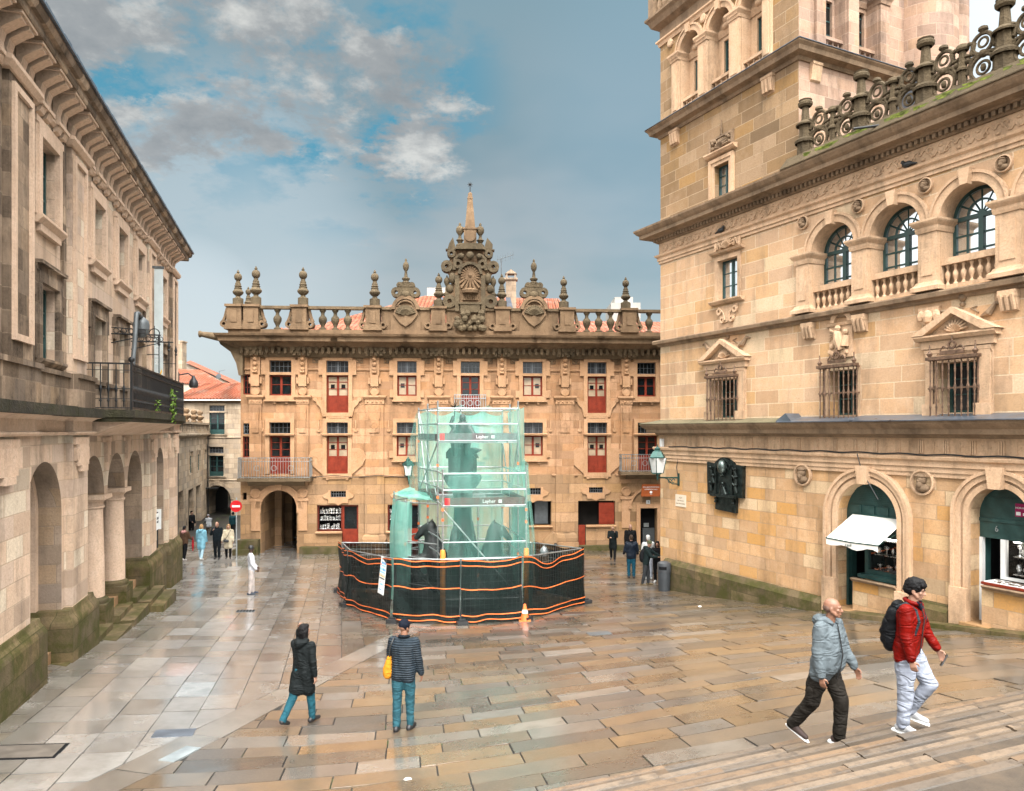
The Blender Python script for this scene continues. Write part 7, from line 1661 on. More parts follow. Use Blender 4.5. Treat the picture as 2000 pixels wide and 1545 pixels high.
# banner, iron brackets and camera over the balcony
o = thing('hanging_banner', 'tall pale grey museum banner hanging from the palace front above the balcony', 'banner', L1.w(13.2, -.14, 0), L1.ang)
mb = MB(); za_, zb_ = L1.z(306, 516, -.4), L1.z(306, 752, -.4); mb.box(-.015, .015, -.34, -.06, zb_, za_); bn = build('banner_cloth', mb, plain('pale grey banner', (.50, .55, .55), .6, 0, .1, 2), o)
mb = MB(); mb.box(-.04, .04, -.37, -.0, za_, za_ + .08); mb.box(-.03, .03, -.36, -.0, zb_ - .05, zb_); build('banner_arm', mb, M['grey_metal'], o)
lettering('MUSEO', .20, M['white'], bn, (-.018, -.16, za_ - 3.0), rot=(90, -90, 270), depth=.002)
lettering('DAS PEREGRINACIÓNS', .09, M['white'], bn, (-.018, -.29, za_ - 2.6), rot=(90, -90, 270), depth=.002)
mb = MB(); zq = zb_ + .1; mb.prism([(-.08, zq), (-.13, zq), (-.16, zq + .4), (-.2, zq + .2), (-.29, zq + .5), (-.31, zq + .4), (-.21, zq + .05), (-.13, zq + .25)], -.019, -.0155, axis='x'); build('yellow_mark', mb, plain('yellow print', (.75, .42, .02), .6), bn)
def flag_bracket(u, px, py, lab, ln):
    z = L1.z(px, py, -.6); o = thing('iron_flag_bracket', lab, 'bracket', L1.w(u, -.02, z), L1.ang); mb = MB()
    mb.tube([(0, 0, 0), (0, -ln, 0)], .02, 6); mb.tube([(0, 0, -.25), (0, -ln * .6, -.06), (0, -ln * .7, 0)], .016, 6); mb.tube([(0, 0, .18), (0, -ln * .5, .14)], .014, 6)
    for k in range(5): mb.tube([(0, -ln * (.1 + .15 * k) + .07 * math.cos(t), .09 + .07 * math.sin(t)) for t in np.linspace(0, 6, 10)], .012, 5)
    t_ = np.linspace(0, 2 * math.pi, 14); mb.tube([(0, -ln * .55 + .15 * math.cos(t), .26 + .15 * math.sin(t)) for t in t_], .016, 5); mb.tube([(0, -ln * .55, .1), (0, -ln * .55, .5)], .014, 5); mb.tube([(-.1, -ln * .55, .26), (.1, -ln * .55, .26)], .014, 5)
    build('scroll_iron', mb, M['iron'], o)
flag_bracket(7.9, 240, 640, 'scrolled black iron flag bracket nearest the viewer above the balcony', 1.25); flag_bracket(10.4, 275, 655, 'scrolled black iron flag bracket beside the surveillance camera', 1.2)
for i, (u, lab) in enumerate(((12.6, 'spear topped black iron rod left of the banner'), (14.6, 'spear topped black iron rod just right of the banner'), (16.2, 'spear topped black iron rod furthest along the palace front'))):
    z0_, z1_ = 7.0, 9.55; o = thing('iron_spear_rod', lab, 'iron rod', L1.w(u, -.45, 0), L1.ang); mb = MB(); mb.tube([(0, 0, z0_), (0, 0, z1_ - .4)], .018, 6); mb.lathe((0, 0, z1_ - .4), [(.02, 0), (.05, .05), (.02, .1), (.055, .2), (.006, .4)], 8); mb.tube([(0, .45, z1_ - .7), (0, 0, z1_ - .7)], .014, 6); mb.tube([(0, .43, 7.2), (0, 0, 7.2)], .014, 6); build('rod', mb, M['iron'], o)
o = thing('surveillance_camera', 'grey dome surveillance camera on a bent pole at the balcony corner', 'camera', L1.w(5.35, -1.05, 7.9), L1.ang)
mb = MB(); mb.tube([(0, 0, 0), (.15, -.02, .6), (.25, -.03, 1.2), (.3, -.03, 1.32), (.5, -.04, 1.36), (.85, -.05, 1.30)], [.055, .055, .055, .06, .05, .05], 8); build('camera_pole', mb, M['grey_metal'], o, 40)
mb = MB(); mb.lathe((.85, -.05, .78), [(.03, .0), (.10, .03), (.15, .1), (.165, .16), (.165, .20), (.185, .21), (.185, .34), (.16, .44), (.10, .5), (.05, .54)], 18); cb_ = build('camera_housing', mb, M['grey_metal'], o, 40); mb = MB(); mb.box(.66, .80, -.17, .07, .88, .97); build('lens_slot', mb, M['black_plastic'], cb_)
o = thing('street_lamp', 'dark bell shaped lamp on a wall arm at the far end of the palace', 'lamp', L1.w(18.75, -.1, L1.z(350, 742, -.3)), L1.ang); mb = MB(); mb.box(-.1, .1, -.1, .1, -.1, .35); mb.tube([(0, -.1, .25), (0, -.45, .32), (0, -.62, .2)], .03, 6); build('lamp_arm', mb, M['iron'], o); mb = MB(); mb.lathe((0, -.66, -.28), [(.15, 0), (.19, .1), (.16, .28), (.07, .42), (.04, .52)], 14); build('lamp_shade', mb, M['black_plastic'], o, 40)
# ---------------------------------------------------------------- the fountain under scaffolding
def cone_caps(mb, p0, p1, r0, r1, seg=12, m=0):
    """tapered limb with round ends"""
    p0, p1 = Vector(p0), Vector(p1); d = p1 - p0; L = d.length
    if L < 1e-5: mb.ball(tuple(p0), r0, seg, m); return
    d /= L; a = d.orthogonal().normalized(); b = d.cross(a); vs = []; n = 4
    rings = [(-r0 * math.cos(t), r0 * math.sin(t)) for t in np.linspace(0.15, math.pi / 2, n)] + [(L + r1 * math.sin(t), r1 * math.cos(t)) for t in np.linspace(0, math.pi / 2 - .15, n)]
    for h, r in rings:
        for k in range(seg): q = 2 * math.pi * k / seg; vs.append(p0 + d * h + (a * math.cos(q) + b * math.sin(q)) * r)
    R_ = len(rings); fs = [(i * seg + k, i * seg + (k + 1) % seg, (i + 1) * seg + (k + 1) % seg, (i + 1) * seg + k) for i in range(R_ - 1) for k in range(seg)] + [tuple(range(seg))[::-1], tuple(range((R_ - 1) * seg, R_ * seg))]
    mb.add(vs, fs, m)
def chain(mb, pts, rs, seg=12):
    for i in range(len(pts) - 1): cone_caps(mb, pts[i], pts[i + 1], rs[i], rs[i + 1], seg)
def melt(o, voxel, smooth=3, disp=0.0, dscale=.1):
    """fuse overlapping limbs into one continuous skin"""
    r = o.modifiers.new('fuse', 'REMESH'); r.mode = 'VOXEL'; r.voxel_size = voxel; r.use_smooth_shade = True
    if smooth: s = o.modifiers.new('soften', 'SMOOTH'); s.iterations = smooth; s.factor = .5
    if disp:
        key = 'folds %g' % dscale
        tx = bpy.data.textures.get(key) or bpy.data.textures.new(key, 'CLOUDS'); tx.noise_scale = dscale; tx.noise_depth = 3
        d = o.modifiers.new('folds', 'DISPLACE'); d.texture = tx; d.strength = disp; d.mid_level = .5; d.texture_coords = 'LOCAL'
    return o
FC = Vector((-1.68, 25.3)); fg = gz(*FC)
ft = thing('horse_fountain', 'dark stone fountain with rearing horses and a seated figure wrapped in scaffolding', 'fountain', (FC.x, FC.y, fg), R(-6))
M['wetdark'] = plain('dark wet granite', (.022, .026, .025), .5, 0, .5, 5, .5)
mb = MB(); mb.lathe((0, 0, 0), [(2.3, 0), (2.35, .12), (2.15, .2), (2.2, .55), (2.3, .62), (2.28, .72), (2.0, .72), (1.95, .5), (.5, .45)], 40); build('basin', mb, M['wetdark'], ft, 40)
mb = MB(); mb.lathe((0, 0, 0), [(.85, .4), (.8, 1.0), (.6, 1.5), (.42, 2.0), (.33, 2.6), (.30, 3.25), (.36, 3.35), (.30, 3.45), (.36, 3.85), (.55, 4.05), (.66, 4.28), (.62, 4.38), (.45, 4.42)], 20); build('pedestal', mb, M['wetdark'], ft, 50)
mb = MB(); mb.box(-.42, .42, -.42, .42, 4.40, 4.95); mb.prism([(-.5, 4.95), (.5, 4.95), (.42, 5.1), (.62, 5.22), (.38, 5.3), (-.38, 5.3), (-.5, 5.15)], -.4, .4); build('casket', mb, M['wetdark'], ft)
mb = MB(); sc_ = Vector((0, 0, 5.25))
for q in (-1, 1):
    chain(mb, [sc_ + Vector((q * .12, .05, .25)), sc_ + Vector((q * .22, -.38, .25)), sc_ + Vector((q * .2, -.36, -.15))], [.17, .14, .1]); chain(mb, [sc_ + Vector((q * .24, 0, .72)), sc_ + Vector((q * .42, -.1, .45)), sc_ + Vector((q * .34, -.3, .3))], [.11, .09, .07])
chain(mb, [sc_ + Vector((0, .08, .15)), sc_ + Vector((0, .02, .75)), sc_ + Vector((0, 0, .9))], [.27, .24, .1]); mb.ball(sc_ + Vector((0, -.03, 1.06)), (.12, .14, .16), 12)
chain(mb, [sc_ + Vector((-.26, 0, .72)), sc_ + Vector((-.40, -.05, .85)), sc_ + Vector((-.32, -.05, 1.1))], [.1, .08, .06])
fgm = melt(build('seated_figure', mb, M['wetdark'], ft), .03, 3)
mb = MB(); o_ = sc_ + Vector((-.25, -.05, 1.42)); mb.tube([sc_ + Vector((-.3, -.05, .95)), o_], .02, 6); r8 = random.Random(5)
for k in range(26): d = Vector((r8.gauss(0, 1), r8.gauss(0, 1), r8.gauss(0, 1))).normalized(); mb.tube([o_, o_ + d * r8.uniform(.16, .34)], [.016, .003], 4)
build('star', mb, M['bronze'], ft)
horse0 = None
for k in range(4):
    a = R(45 + 90 * k - 45)
    if horse0 is None:
        mb = MB()     # rising out of the basin, chest outward (+x)
        chain(mb, [(.35, 0, .6), (.75, 0, 1.1), (1.0, 0, 1.7)], [.42, .46, .40]); chain(mb, [(1.0, 0, 1.75), (1.05, 0, 2.2), (1.12, 0, 2.55)], [.38, .28, .2]); chain(mb, [(1.1, 0, 2.6), (1.35, 0, 2.5), (1.6, 0, 2.22)], [.19, .15, .10])
        chain(mb, [(.9, 0, 2.0), (.93, 0, 2.45), (1.05, 0, 2.75)], [.12, .11, .07])
        for q in (-1, 1): chain(mb, [(1.1, q * .2, 1.6), (1.5, q * .26, 1.5), (1.62, q * .26, 1.05), (1.5, q * .26, .85)], [.19, .13, .08, .10]); chain(mb, [(1.08, q * .09, 2.72), (1.06, q * .11, 2.9)], [.05, .02]); chain(mb, [(.6, q * .35, .7), (.85, q * .5, .6)], [.22, .15])
        horse0 = melt(build('horse', mb, M['wetdark'], ft), .04, 2); horse0.rotation_euler.z = a
    else: c = horse0.copy(); COL.objects.link(c); c.rotation_euler.z = a
# scaffold
SC = {'FL': (-2.40, 24.0), 'FR': (.20, 24.35), 'BR': (-.35, 27.0), 'BL': (-3.35, 26.65), 'LL': (-2.12, 22.75), 'LR': (.44, 23.1), 'XL': (-3.55, 24.75), 'XB': (-4.05, 25.5)}
sc = thing('scaffold_tower', 'galvanised tube scaffolding with brown toe boards standing around the fountain', 'scaffold', (0, 0, 0))
ZT, ZU, ZM = 7.0, 5.94, 3.98
def v3(k, z): return Vector((*SC[k], z))
posts = [('FL', ZT + .25), ('FR', ZT + .25), ('BR', ZT + .1), ('BL', ZT + .1), ('LL', 5.1), ('LR', 5.2), ('XL', 4.0), ('XB', 4.2)]
mid = {'FM': ('FL', 'FR', .5), 'BM': ('BL', 'BR', .5), 'SL': ('FL', 'BL', .5), 'SR': ('FR', 'BR', .5)}
for k, (a, b, t) in mid.items(): SC[k] = tuple(Vector(SC[a]).lerp(Vector(SC[b]), t)); posts.append((k, ZT + .2 if k in ('SL', 'SR', 'BM') else 4.0))
for k, zt in posts:
    mb = MB(); z0 = gz(*SC[k]); mb.tube([v3(k, z0), v3(k, zt)], .028, 8); mb.box(SC[k][0] - .08, SC[k][0] + .08, SC[k][1] - .08, SC[k][1] + .08, z0 - .02, z0 + .02)
    for z in np.arange(z0 + .5, zt, .5): mb.lathe((*SC[k], z), [(.055, -.008), (.055, .008)], 8)
    build('standard', mb, M['steel'], sc, 40)
def ledger(a, b, z, r=.024, zb=None): mb = MB(); mb.tube([v3(a, z), v3(b, z if zb is None else zb)], r, 8); build('ledger', mb, M['steel'], sc, 40)
for z in (ZT, ZT - .5, ZU + .02):
    for a, b in (('FL', 'FR'), ('FR', 'BR'), ('BR', 'BL'), ('BL', 'FL')): ledger(a, b, z)
for z in (4.96, 4.46, ZM, 2.85, 2.35, 1.1):
    for a, b in (('LL', 'LR'), ('LR', 'BR'), ('BR', 'BL'), ('BL', 'FL'), ('FL', 'LL')): ledger(a, b, z)
for z in (3.9, 2.6, 2.1, 1.2):
    for a, b in (('XL', 'FL'), ('XL', 'XB'), ('XB', 'BL')): ledger(a, b, z)
for a, z0, b, z1 in (('LL', ZM - .1, 'LR', .85), ('FL', 5.9, 'BL', 4.1), ('BL', 7.0, 'FL', 4.0), ('SR', 4.0, 'BR', 5.9), ('FR', 5.9, 'SR', 4.0), ('BL', 6.9, 'SL', 4.0)):
    mb = MB(); mb.tube([v3(a, z0), v3(b, z1)], .024, 8); build('brace', mb, M['steel'], sc, 40)
def plank(a, b, z, w=.32, off=0):
    pa, pb = v3(a, z), v3(b, z); d = (pb - pa).normalized(); n = Vector((-d.y, d.x, 0)); mb = MB()
    q = [pa + n * off, pb + n * off, pb + n * (off + w), pa + n * (off + w)]; mb.add(q + [p + Vector((0, 0, .05)) for p in q], [(3, 2, 1, 0), (4, 5, 6, 7), (0, 1, 5, 4), (1, 2, 6, 5), (2, 3, 7, 6), (3, 0, 4, 7)]); build('deck_plank', mb, M['steel'], sc)
for k in range(3): plank('LL', 'LR', ZM - .06, .30, .05 + k * .33); plank('FL', 'FR', ZU - .06, .30, .05 + k * .33)
for k in range(2): plank('BL', 'FL', ZM - .06, .3, -.9 + .32 * k) if False else plank('LR', 'BR', ZM - .06, .3, .05 + .33 * k); plank('FR', 'BR', ZU - .06, .3, .05 + .33 * k); plank('BR', 'BL', ZM - .06, .3, .05 + .33 * k)
def toe(a, b, z, mat, h=.22, txt=None):
    pa, pb = v3(a, z), v3(b, z); d = pb - pa; L = d.length; ang = math.atan2(d.y, d.x)
    mb = MB(); mb.box(.05, L - .05, -.02, .012, 0, h); o = build('toe_board', mb, mat, sc, loc=pa, rz=ang)
    if txt: lettering(txt, .15, M['white'], o, (L * .55, -.022, h * .5), depth=.002); mb = MB(); mb.box(L * .55 + .30, L * .55 + .40, -.0235, -.0205, h * .3, h * .7); build('maker_mark', mb, M['white'], o); mb = MB(); mb.box(.06, .22, -.03, -.0205, .01, h - .01); build('end_clip', mb, M['red_sign'], o)
toe('LL', 'LR', ZM, M['toe'], .24, 'Layher'); toe('FL', 'FR', ZU + .02, M['grey_toe'], .24, 'Layher')
for a, b in (('LR', 'BR'), ('BR', 'BL'), ('BL', 'FL')): toe(a, b, ZM, M['toe'])
for a, b in (('FR', 'BR'), ('BL', 'FL')): toe(a, b, ZU + .02, M['grey_toe'])
r9 = random.Random(12)
mb = MB()
for k, zt in posts:
    for _ in range(2): z = r9.uniform(1.4, zt - .2); mb.box(SC[k][0] - .035, SC[k][0] + .035, SC[k][1] - .04, SC[k][1] + .04, z, z + .09)
build('orange_clip', mb, M['orange'], sc)
for k in ('LL', 'LR'):
    o = thing('foam_sleeve', 'orange foam sleeve around the %s foot of the front scaffold tubes' % ('left' if k == 'LL' else 'right'), 'foam sleeve', v3(k, gz(*SC[k]) + .02)); mb = MB(); mb.lathe((0, 0, .02), [(.085, 0), (.085, 1.9), (.07, 2.0)], 12); build('sleeve', mb, M['amber'], o, 40)
# green debris netting
def net_mat(name='green debris netting', lo=.55, hi=.80):
    t = NT(name); co = t.coord()
    df = t.node('ShaderNodeBsdfDiffuse'); tl = t.node('ShaderNodeBsdfTranslucent'); tr = t.node('ShaderNodeBsdfTransparent')
    n = t.noise(co, 1.2, 4, .6); c = t.mix(t.rng(n, .35, .7), (.22, .60, .50), (.42, .76, .66)); t.l.new(c, df.inputs[0]); t.l.new(c, tl.inputs[0])
    a = t.node('ShaderNodeMixShader'); a.inputs[0].default_value = .5; t.l.new(df.outputs[0], a.inputs[1]); t.l.new(tl.outputs[0], a.inputs[2])
    v = t.mapping(co, (3.5, 3.5, .35)); f = t.rng(t.noise(v, 1.5, 4, .6), .4, .7, lo, hi)
    m = t.node('ShaderNodeMixShader'); t.l.new(f, m.inputs[0]); t.l.new(tr.outputs[0], m.inputs[1]); t.l.new(a.outputs[0], m.inputs[2]); t.l.new(m.outputs[0], t.out.inputs[0]); return t.m
M['net'] = net_mat(); M['net_mid'] = net_mat('medium green debris netting', .25, .45); M['net_thin'] = net_mat('thin green debris netting', .16, .36)
nt_ = thing('debris_netting', 'torn mint green debris netting draped over the scaffold around the fountain', 'netting', (0, 0, 0))
def sheet(pts_top, pts_bot, n=24, m=18, bulge=.10, sag=.12, seed=1, out=.05, mat='net'):
    """hanging sheet between an upper and a lower line"""
    rr = random.Random(seed); ph = [rr.uniform(0, 6) for _ in range(6)]; mb = MB(); vs = []
    def along(pl, t):
        x = t * (len(pl) - 1); i = min(int(x), len(pl) - 2); return pl[i].lerp(pl[i + 1], x - i)
    for j in range(m + 1):
        s = j / m
        for i in range(n + 1):
            t = i / n; a, b = along(pts_top, t), along(pts_bot, t); p = a.lerp(b, s)
            d = along(pts_top, min(1, t + .02)) - along(pts_top, max(0, t - .02)); nn = Vector((d.y, -d.x, 0)).normalized() if d.length else Vector((0, -1, 0))
            w = math.sin(t * 21 + ph[0] + 1.5 * s) * .035 + math.sin(t * 9 + ph[1] + s * 4) * .05 + math.sin(s * 7 + ph[2] + t * 5) * .04
            p = p + nn * (out + bulge * math.sin(math.pi * s) * .6 + w)
            p.z -= sag * (1 - s) * abs(math.sin(t * math.pi * 3 + ph[3])) * .9
            vs.append(p)
    mb.add(vs, [(j * (n + 1) + i, j * (n + 1) + i + 1, (j + 1) * (n + 1) + i + 1, (j + 1) * (n + 1) + i) for j in range(m) for i in range(n)])
    return build('net_sheet', mb, M[mat], nt_, 180)
def hv(k, z, ox=0, oy=0): return Vector((SC[k][0] + ox, SC[k][1] + oy, z))
sheet([hv('BL', 7.0, -.15), hv('FL', 7.15)], [hv('BL', 3.9, -.25), hv('FL', 3.95, -.05)], 26, 20, .12, .25, 1, .05, 'net_mid')
sheet([hv('FL', 7.15), hv('FR', 7.1, .06)], [hv('FL', 4.3), hv('FR', 4.2, .06)], 28, 20, .06, .18, 2, .05, 'net_thin')
sheet([hv('FR', 7.1, .06), hv('BR', 6.95, .1)], [hv('FR', .9, .25), hv('BR', .9, .15)], 20, 26, .15, .1, 3, .08)
sheet([hv('BR', 7.0), hv('BL', 7.0)], [hv('BR', .8), hv('BL', .8)], 28, 26, .1, .2, 4)
sheet([Vector((-1.95, 22.7, 5.0)), hv('LR', 5.25, .05, -.05)], [Vector((-2.0, 22.65, .9)), hv('LR', .75, .08, -.05)], 24, 24, .04, .05, 5, .03, 'net_thin')
sheet([hv('LR', 5.25, .06), hv('FR', 5.4, .08)], [hv('LR', .8, .12), hv('FR', .8, .2)], 10, 20, .08, .05, 6, .05, 'net_mid')
sheet([hv('BL', 4.25, -.2), hv('XB', 4.0, -.05), hv('XL', 3.95, -.05), hv('XL', 3.98, .22)], [hv('BL', .6, -.3), hv('XB', .55, -.1), hv('XL', .55, -.08), hv('XL', .55, .18)], 26, 22, .08, .08, 7, .06)
sheet([hv('BL', 4.3, -.2), hv('SL', 4.2, -.1), hv('FL', 4.1, -.1)], [hv('XB', 4.1), hv('XL', 4.1, -.1), hv('XL', 3.95, .2)], 14, 8, .05, .05, 8)
# temporary fence round the site: panels on feet, black cloth with orange bands tied to it
FP = [G(668, 1156), G(684, 1184), G(771, 1215), G(900, 1219), G(1018, 1211), G(1136, 1180)]
FP.append(Vector((.75, 27.6, gz(.75, 27.6)))); FP.append(Vector((-3.0, 27.6, gz(-3, 27.6))))
FH = 1.86
labs = ['shadowed left end', 'left side', 'front left beside the safety poster', 'front right beside the traffic cone', 'right side with the sagging cloth', 'right rear', 'rear centre', 'rear left']
def cloth_mat():
    t = NT('black green shade cloth'); co = t.coord(); n = t.noise(co, 1.3, 5, .6)
    df = t.node('ShaderNodeBsdfPrincipled'); df.inputs['Roughness'].default_value = .7; df.inputs['Specular IOR Level'].default_value = .15; t.l.new(t.mix(t.rng(n, .35, .7), (.002, .004, .004), (.006, .012, .011)), df.inputs['Base Color'])
    tr = t.node('ShaderNodeBsdfTransparent'); m = t.node('ShaderNodeMixShader'); t.l.new(t.rng(n, .4, .65, .84, .96), m.inputs[0]); t.l.new(tr.outputs[0], m.inputs[1]); t.l.new(df.outputs[0], m.inputs[2]); t.l.new(m.outputs[0], t.out.inputs[0]); return t.m
M['cloth'] = cloth_mat()
cl = thing('fence_cloth', 'black shade cloth with orange stripes tied around the site fence', 'fence cloth', (0, 0, 0))
for i in range(len(FP)):
    a, b = FP[i], FP[(i + 1) % len(FP)]; d = b - a; L = d.length; dn = d.normalized(); n = Vector((dn.y, -dn.x, 0)).normalized()
    o = thing('site_barrier', 'wire mesh barrier panel at the %s of the fountain site' % labs[i], 'barrier', a, 0, 'temporary fence panels round the fountain')
    mb = MB(); z = Vector((0, 0, 1)); e = d - dn * .03
    for p in (dn * .03, e): mb.tube([p, p + z * FH], .022, 8)
    for h in (.12, FH): mb.tube([dn * .03 + z * h, e + z * h], .02, 8)
    build('frame', mb, M['steel'], o, 40)
    mb = MB()
    for k in range(1, int(L / .14)): p = dn * (L * k / int(L / .14)); mb.tube([p + z * .12, p + z * FH], .0035, 4)
    for h in np.arange(.3, FH, .22): mb.tube([dn * .03 + z * h, e + z * h], .0035, 4)
    build('wire_mesh', mb, M['steel'], o)
    mb = MB(); ang = math.atan2(d.y, d.x); mb.box(-.16, .16, -.32, .32, -.02, .14); mb.box(-.10, .10, -.22, .22, .14, .19); build('foot_block', mb, M['black_plastic'], o, rz=ang)
    # cloth with slumps and folds
    rr = random.Random(40 + i); N, Mv = 28, 16; vs = []; ph = [rr.uniform(0, 6) for _ in range(5)]; sg = {4: .38, 2: .08, 3: .10, 1: .20, 0: .15}.get(i, .12)
    def cl_p(t, s, push=0):
        top = FH + .03 - sg * .8 * math.sin(math.pi * t) ** 2 * (1 - .3 * math.sin(t * 9 + ph[0])) ; h = .06 + (top - .06) * s
        w = .035 + .03 * math.sin(t * 17 + ph[1] + s * 3) + .03 * math.sin(t * 7 + ph[2] - s * 5) + .05 * math.sin(math.pi * t) * (1 - s) + .05 * (1 - s) ** 2
        return a + d * t + n * (w + .05 + push) + Vector((0, 0, h + .02 * math.sin(t * 11 + ph[3])))
    mb = MB(); mb.add([cl_p(t / N, s / Mv) for s in range(Mv + 1) for t in range(N + 1)], [(s * (N + 1) + t, s * (N + 1) + t + 1, (s + 1) * (N + 1) + t + 1, (s + 1) * (N + 1) + t) for s in range(Mv) for t in range(N)])
    c_ = build('cloth', mb, M['cloth'], cl, 180)
    for s0 in (.03, .115, .52 + .03 * math.sin(i), .90, .985):
        mb = MB(); w_ = .0085
        mb.add([cl_p(t / N, s0 + q, .006) for q in (-w_, w_) for t in range(N + 1)] + [cl_p(t / N, s0 + q, .002) for q in (-w_, w_) for t in range(N + 1)], [(t, t + 1, N + 2 + t, N + 1 + t) for t in range(N)] + [(2 * N + 3 + t, 2 * N + 2 + t, 3 * N + 3 + t, 3 * N + 4 + t) for t in range(N)])
        build('orange_stripe', mb, M['orange'], c_, 180)
# the poster hung on it
a, b = FP[1], FP[2]; d = (b - a); dn = d.normalized(); ang = math.atan2(d.y, d.x)
o = thing('safety_poster', 'white site safety poster with blue and orange pictograms hung on the fence', 'poster', a + d * .83 + Vector((dn.y, -dn.x, 0)) * .19 + Vector((0, 0, .78)), ang); o.rotation_euler = (R(-5), R(3), ang)
W_, H_ = .40, 1.10; mb = MB(); mb.box(-W_ / 2, W_ / 2, -.006, .006, 0, H_); build('sheet', mb, M['paper'], o)
BL_ = plain('blue print', (.05, .32, .62), .6); LB2 = plain('light blue print', (.28, .60, .80), .6); PK = plain('pink print', (.75, .25, .30), .6); OG = plain('orange print', (.80, .36, .02), .6)
def disc(x, z, r, m): mb = MB(); mb.lathe((x, -.0065, z), [(r, -.002), (r, 0)], 16, ax='y'); return build('pictogram', mb, m, o)
def bar_(x0, x1, z0, z1, m, nm='text_band'): mb = MB(); mb.box(x0, x1, -.0085, -.0062, z0, z1); build(nm, mb, m, o)
lettering('OBRA EN CURSO', .038, M['black_plastic'], o, (.02, -.007, 1.03), depth=.001)
for x in (-.06, .04, .14): disc(x, .93, .042, BL_)
bar_(-.10, .18, .83, .865, LB2); bar_(-.19, -.12, .84, .9, PK)
for x in (-.15, -.05, .05, .15): disc(x, .74, .042, BL_ if x > 0 else LB2)
bar_(-.18, .18, .63, .67, LB2)
for x in (-.15, -.05, .05, .15): mb = MB(); mb.prism([(x - .042, .52), (x + .042, .52), (x, .60)], -.0085, -.0062); build('warning_triangle', mb, OG, o)
bar_(-.18, .18, .45, .485, M['black_plastic']); bar_(-.08, .1, .27, .32, LB2); bar_(-.14, .06, .12, .14, BL_); bar_(-.12, -.08, .33, .37, PK)
p = G(1025, 1213); o = thing('traffic_cone', 'orange traffic cone at the front right foot of the fountain fence', 'traffic cone', p); mb = MB(); mb.box(-.17, .17, -.17, .17, 0, .04); mb.lathe((0, 0, .04), [(.13, 0), (.035, .46)], 16); build('cone', mb, M['orange'], o, 40); mb = MB(); mb.lathe((0, 0, .04), [(.094, .20), (.073, .30)], 16); build('white_band', mb, M['paper'], o, 60)
bgp = P(1063, 1068, 26.9); o = thing('plastic_bag', 'translucent plastic bag tied to the rear fence inside the site', 'plastic bag', (bgp.x, bgp.y, bgp.z - .35)); mb = MB(); mb.lathe((0, 0, 0), [(.05, 0), (.14, .05), (.17, .18), (.12, .3), (.04, .38), (.06, .42)], 12); build('bag', mb, M['palepane'], o, 60)
# ---------------------------------------------------------------- people
def cloth_of(name, c, rough=.8, quilt=0.0, var=.25, sheen=.2):
    c = tuple(x * (.45 if max(c) < .3 else .85) for x in c)
    t = NT(name); co = t.coord(); n = t.noise(co, 5, 5, .6); n2 = t.noise(co, 16, 4, .6)
    base = t.mix(t.rng(n, .3, .7), tuple(x * (1 - var) for x in c), tuple(min(1, x * (1 + var)) for x in c))
    cr = t.noise(t.mapping(co, (2.4, 2.4, 6.0), (0, 0, 0), (.35, .25, 0)), 1.3, 2, .5, .8); cr = t.math('ABSOLUTE', t.math('SUBTRACT', cr, .5))
    base = t.mix(t.rng(cr, .0, .035, .10, 0), base, tuple(x * .35 for x in c))  # crease lines darkened: shade of the folds painted into the cloth
    h = t.math('ADD', t.math('ADD', t.math('MULTIPLY', n, .8), t.math('MULTIPLY', n2, .3)), t.math('MULTIPLY', t.rng(cr, 0, .13), .75)); st = .75
    if quilt:
        w = t.node('ShaderNodeTexWave', wave_type='BANDS', bands_direction='Z'); t.l.new(co, w.inputs[0]); w.inputs['Scale'].default_value = quilt; w.inputs['Distortion'].default_value = .6; w.inputs['Detail'].default_value = 1
        h = t.math('ADD', h, t.math('MULTIPLY', t.math('POWER', w.outputs[1], .5), 3.0)); base = t.mix(t.rng(w.outputs[1], 0, .22, .3, 0), base, tuple(x * .25 for x in c)); st = .5  # quilt grooves darkened in the colour as well, as painted shade
    t.set(Base_Color=base, Roughness=rough, Normal=t.bump(h, st, .02), Sheen_Weight=0.0, Specular_IOR_Level=.12); return t.m
def skin_of(name, c):
    c = tuple(x * .58 for x in c)
    t = NT(name); co = t.coord(); n = t.noise(co, 9, 4); t.set(Base_Color=t.mix(t.rng(n, .3, .7), tuple(x * .85 for x in c), c), Roughness=.5, Subsurface_Weight=.0); return t.m
SK = {'light': skin_of('light skin', (.56, .30, .20)), 'tan': skin_of('tanned skin', (.42, .20, .12)), 'dark': skin_of('dark skin', (.10, .045, .025))}
HAIR = {k: plain(k + ' hair', c, .6, 0, .35, 30, .4) for k, c in {'black': (.004, .0035, .004), 'brown': (.045, .025, .014), 'blond': (.34, .20, .09), 'grey': (.36, .34, .32), 'white': (.62, .60, .57)}.items()}
HAIR_BUZZ = plain('cropped hair', (.13, .075, .055), .7, 0, .3, 20); CC = {}
def C(name, c, **k):
    if name not in CC: CC[name] = cloth_of(name, c, **k)
    return CC[name]
EYE = plain('dark eyes', (.012, .010, .010), .3, 0, .1); LIP = plain('lips', (.26, .09, .075), .5, 0, .1)

